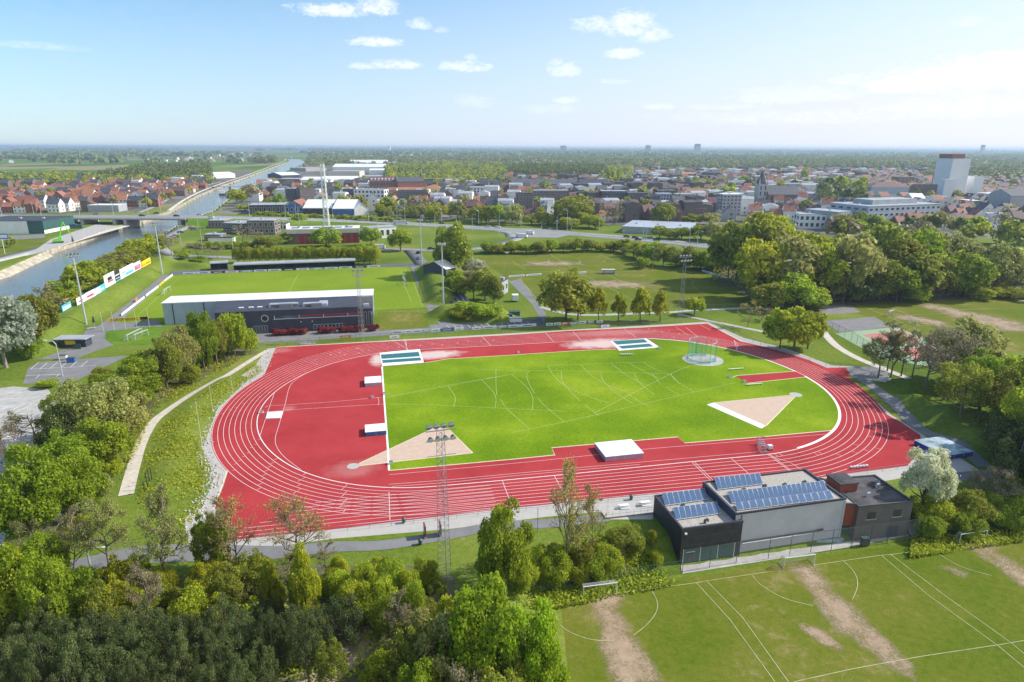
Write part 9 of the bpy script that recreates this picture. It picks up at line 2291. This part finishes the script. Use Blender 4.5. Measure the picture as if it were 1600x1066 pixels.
T1 = np.concatenate([fill([(604, 296), (604, 264), (700, 258), (795, 262), (790, 288), (730, 298), (690, 294)], 13, 7, 17), fill([(-40, 295), (330, 288), (335, 276), (250, 272), (-40, 282)], 15, 8, 13, drop=.4),
    fill([(400, 330), (860, 345), (1640, 345), (1640, 268), (960, 270), (620, 285), (410, 290)], 26, 5.5, 11, drop=.35), fill([(940, 292), (985, 290), (985, 266), (940, 266)], 14, 8, 16)])
ch_ = wr.integers(0, 3, len(T1))
for q_, lf in enumerate(('leaf_olive', 'leaf_far', 'leaf_mid')): wood_mesh('park_trees', T1[ch_ == q_], lf, 70, 1 + q_ * 9)
T2 = np.concatenate([fill([(795, 280), (795, 270), (945, 268), (948, 280)], 9, 4.5, 22), fill([(150, 283), (330, 286), (330, 262), (225, 264)], 13, 6, 18, drop=.2), fill([(400, 256), (430, 257), (430, 250), (400, 250)], 25, 12, 20), fill([(1272, 330), (1300, 328), (1300, 302), (1280, 300)], 14, 7, 20)])
wood_mesh('conifer_wood', T2, 'leaf_dark', 64, 2)
T3 = np.concatenate([fill([(1190, 267), (1450, 268), (1440, 250), (1200, 248)], 17, 9, 20), fill([(690, 262), (1200, 266), (1200, 246), (690, 247)], 24, 11, 17, drop=.3), fill([(1440, 285), (1700, 290), (1700, 248), (1470, 250)], 22, 10, 18, drop=.3), fill([(480, 262), (700, 258), (700, 246), (480, 250)], 26, 11, 17, drop=.35)])
wood_mesh('far_wood', T3, 'leaf_far', 56, 3)
# hedgerow country and wooded horizon
n = 15000; Y = np.exp(wr.uniform(np.log(2300), np.log(26000), n)); X = wr.uniform(-1.05, 1.05, n) * Y
dn = np.sin(X * .0011 + 2) * np.cos(Y * .0009 + X * .0004) + .5 * np.sin(X * .0035) * np.sin(Y * .0051 + 1) + (X > -Y * .30) * .50 - (X < -Y * .30) * .35 + wr.normal(0, .35, n)
k = (dn > .38) & ~blocked(X, Y); X, Y = X[k], Y[k]
wood_mesh('far_wood', np.c_[X, Y, np.minimum(11 + Y * .0042, 75) * wr.uniform(.7, 1.4, len(X)), (13 + np.minimum(Y * .0007, 9)) * wr.uniform(.7, 1.2, len(X))], 'leaf_far', 34, 4, q=.34)
# ---------------------------------------------------------------- the air between
def build_haze():
    mb = MB(); mb.box(-52000, 52000, -900, 62000 + 4000, -8.0, 78.0)
    m_ = bpy.data.materials.new('haze_air'); m_.use_nodes = True; nt = m_.node_tree; nt.nodes.clear()
    out = nt.nodes.new("ShaderNodeOutputMaterial"); v = nt.nodes.new("ShaderNodeVolumePrincipled")
    v.inputs['Color'].default_value = (0.66, 0.82, 1.0, 1); v.inputs['Density'].default_value = HAZE_DENSITY; v.inputs['Anisotropy'].default_value = 0.25
    nt.links.new(v.outputs[0], out.inputs['Volume']); MATS['haze_air'] = m_
    o = link('haze', mb.mesh('haze', 'haze_air')); tag(o, kind='stuff')
HAZE_DENSITY = 0.0001
build_haze()
settle_labels()
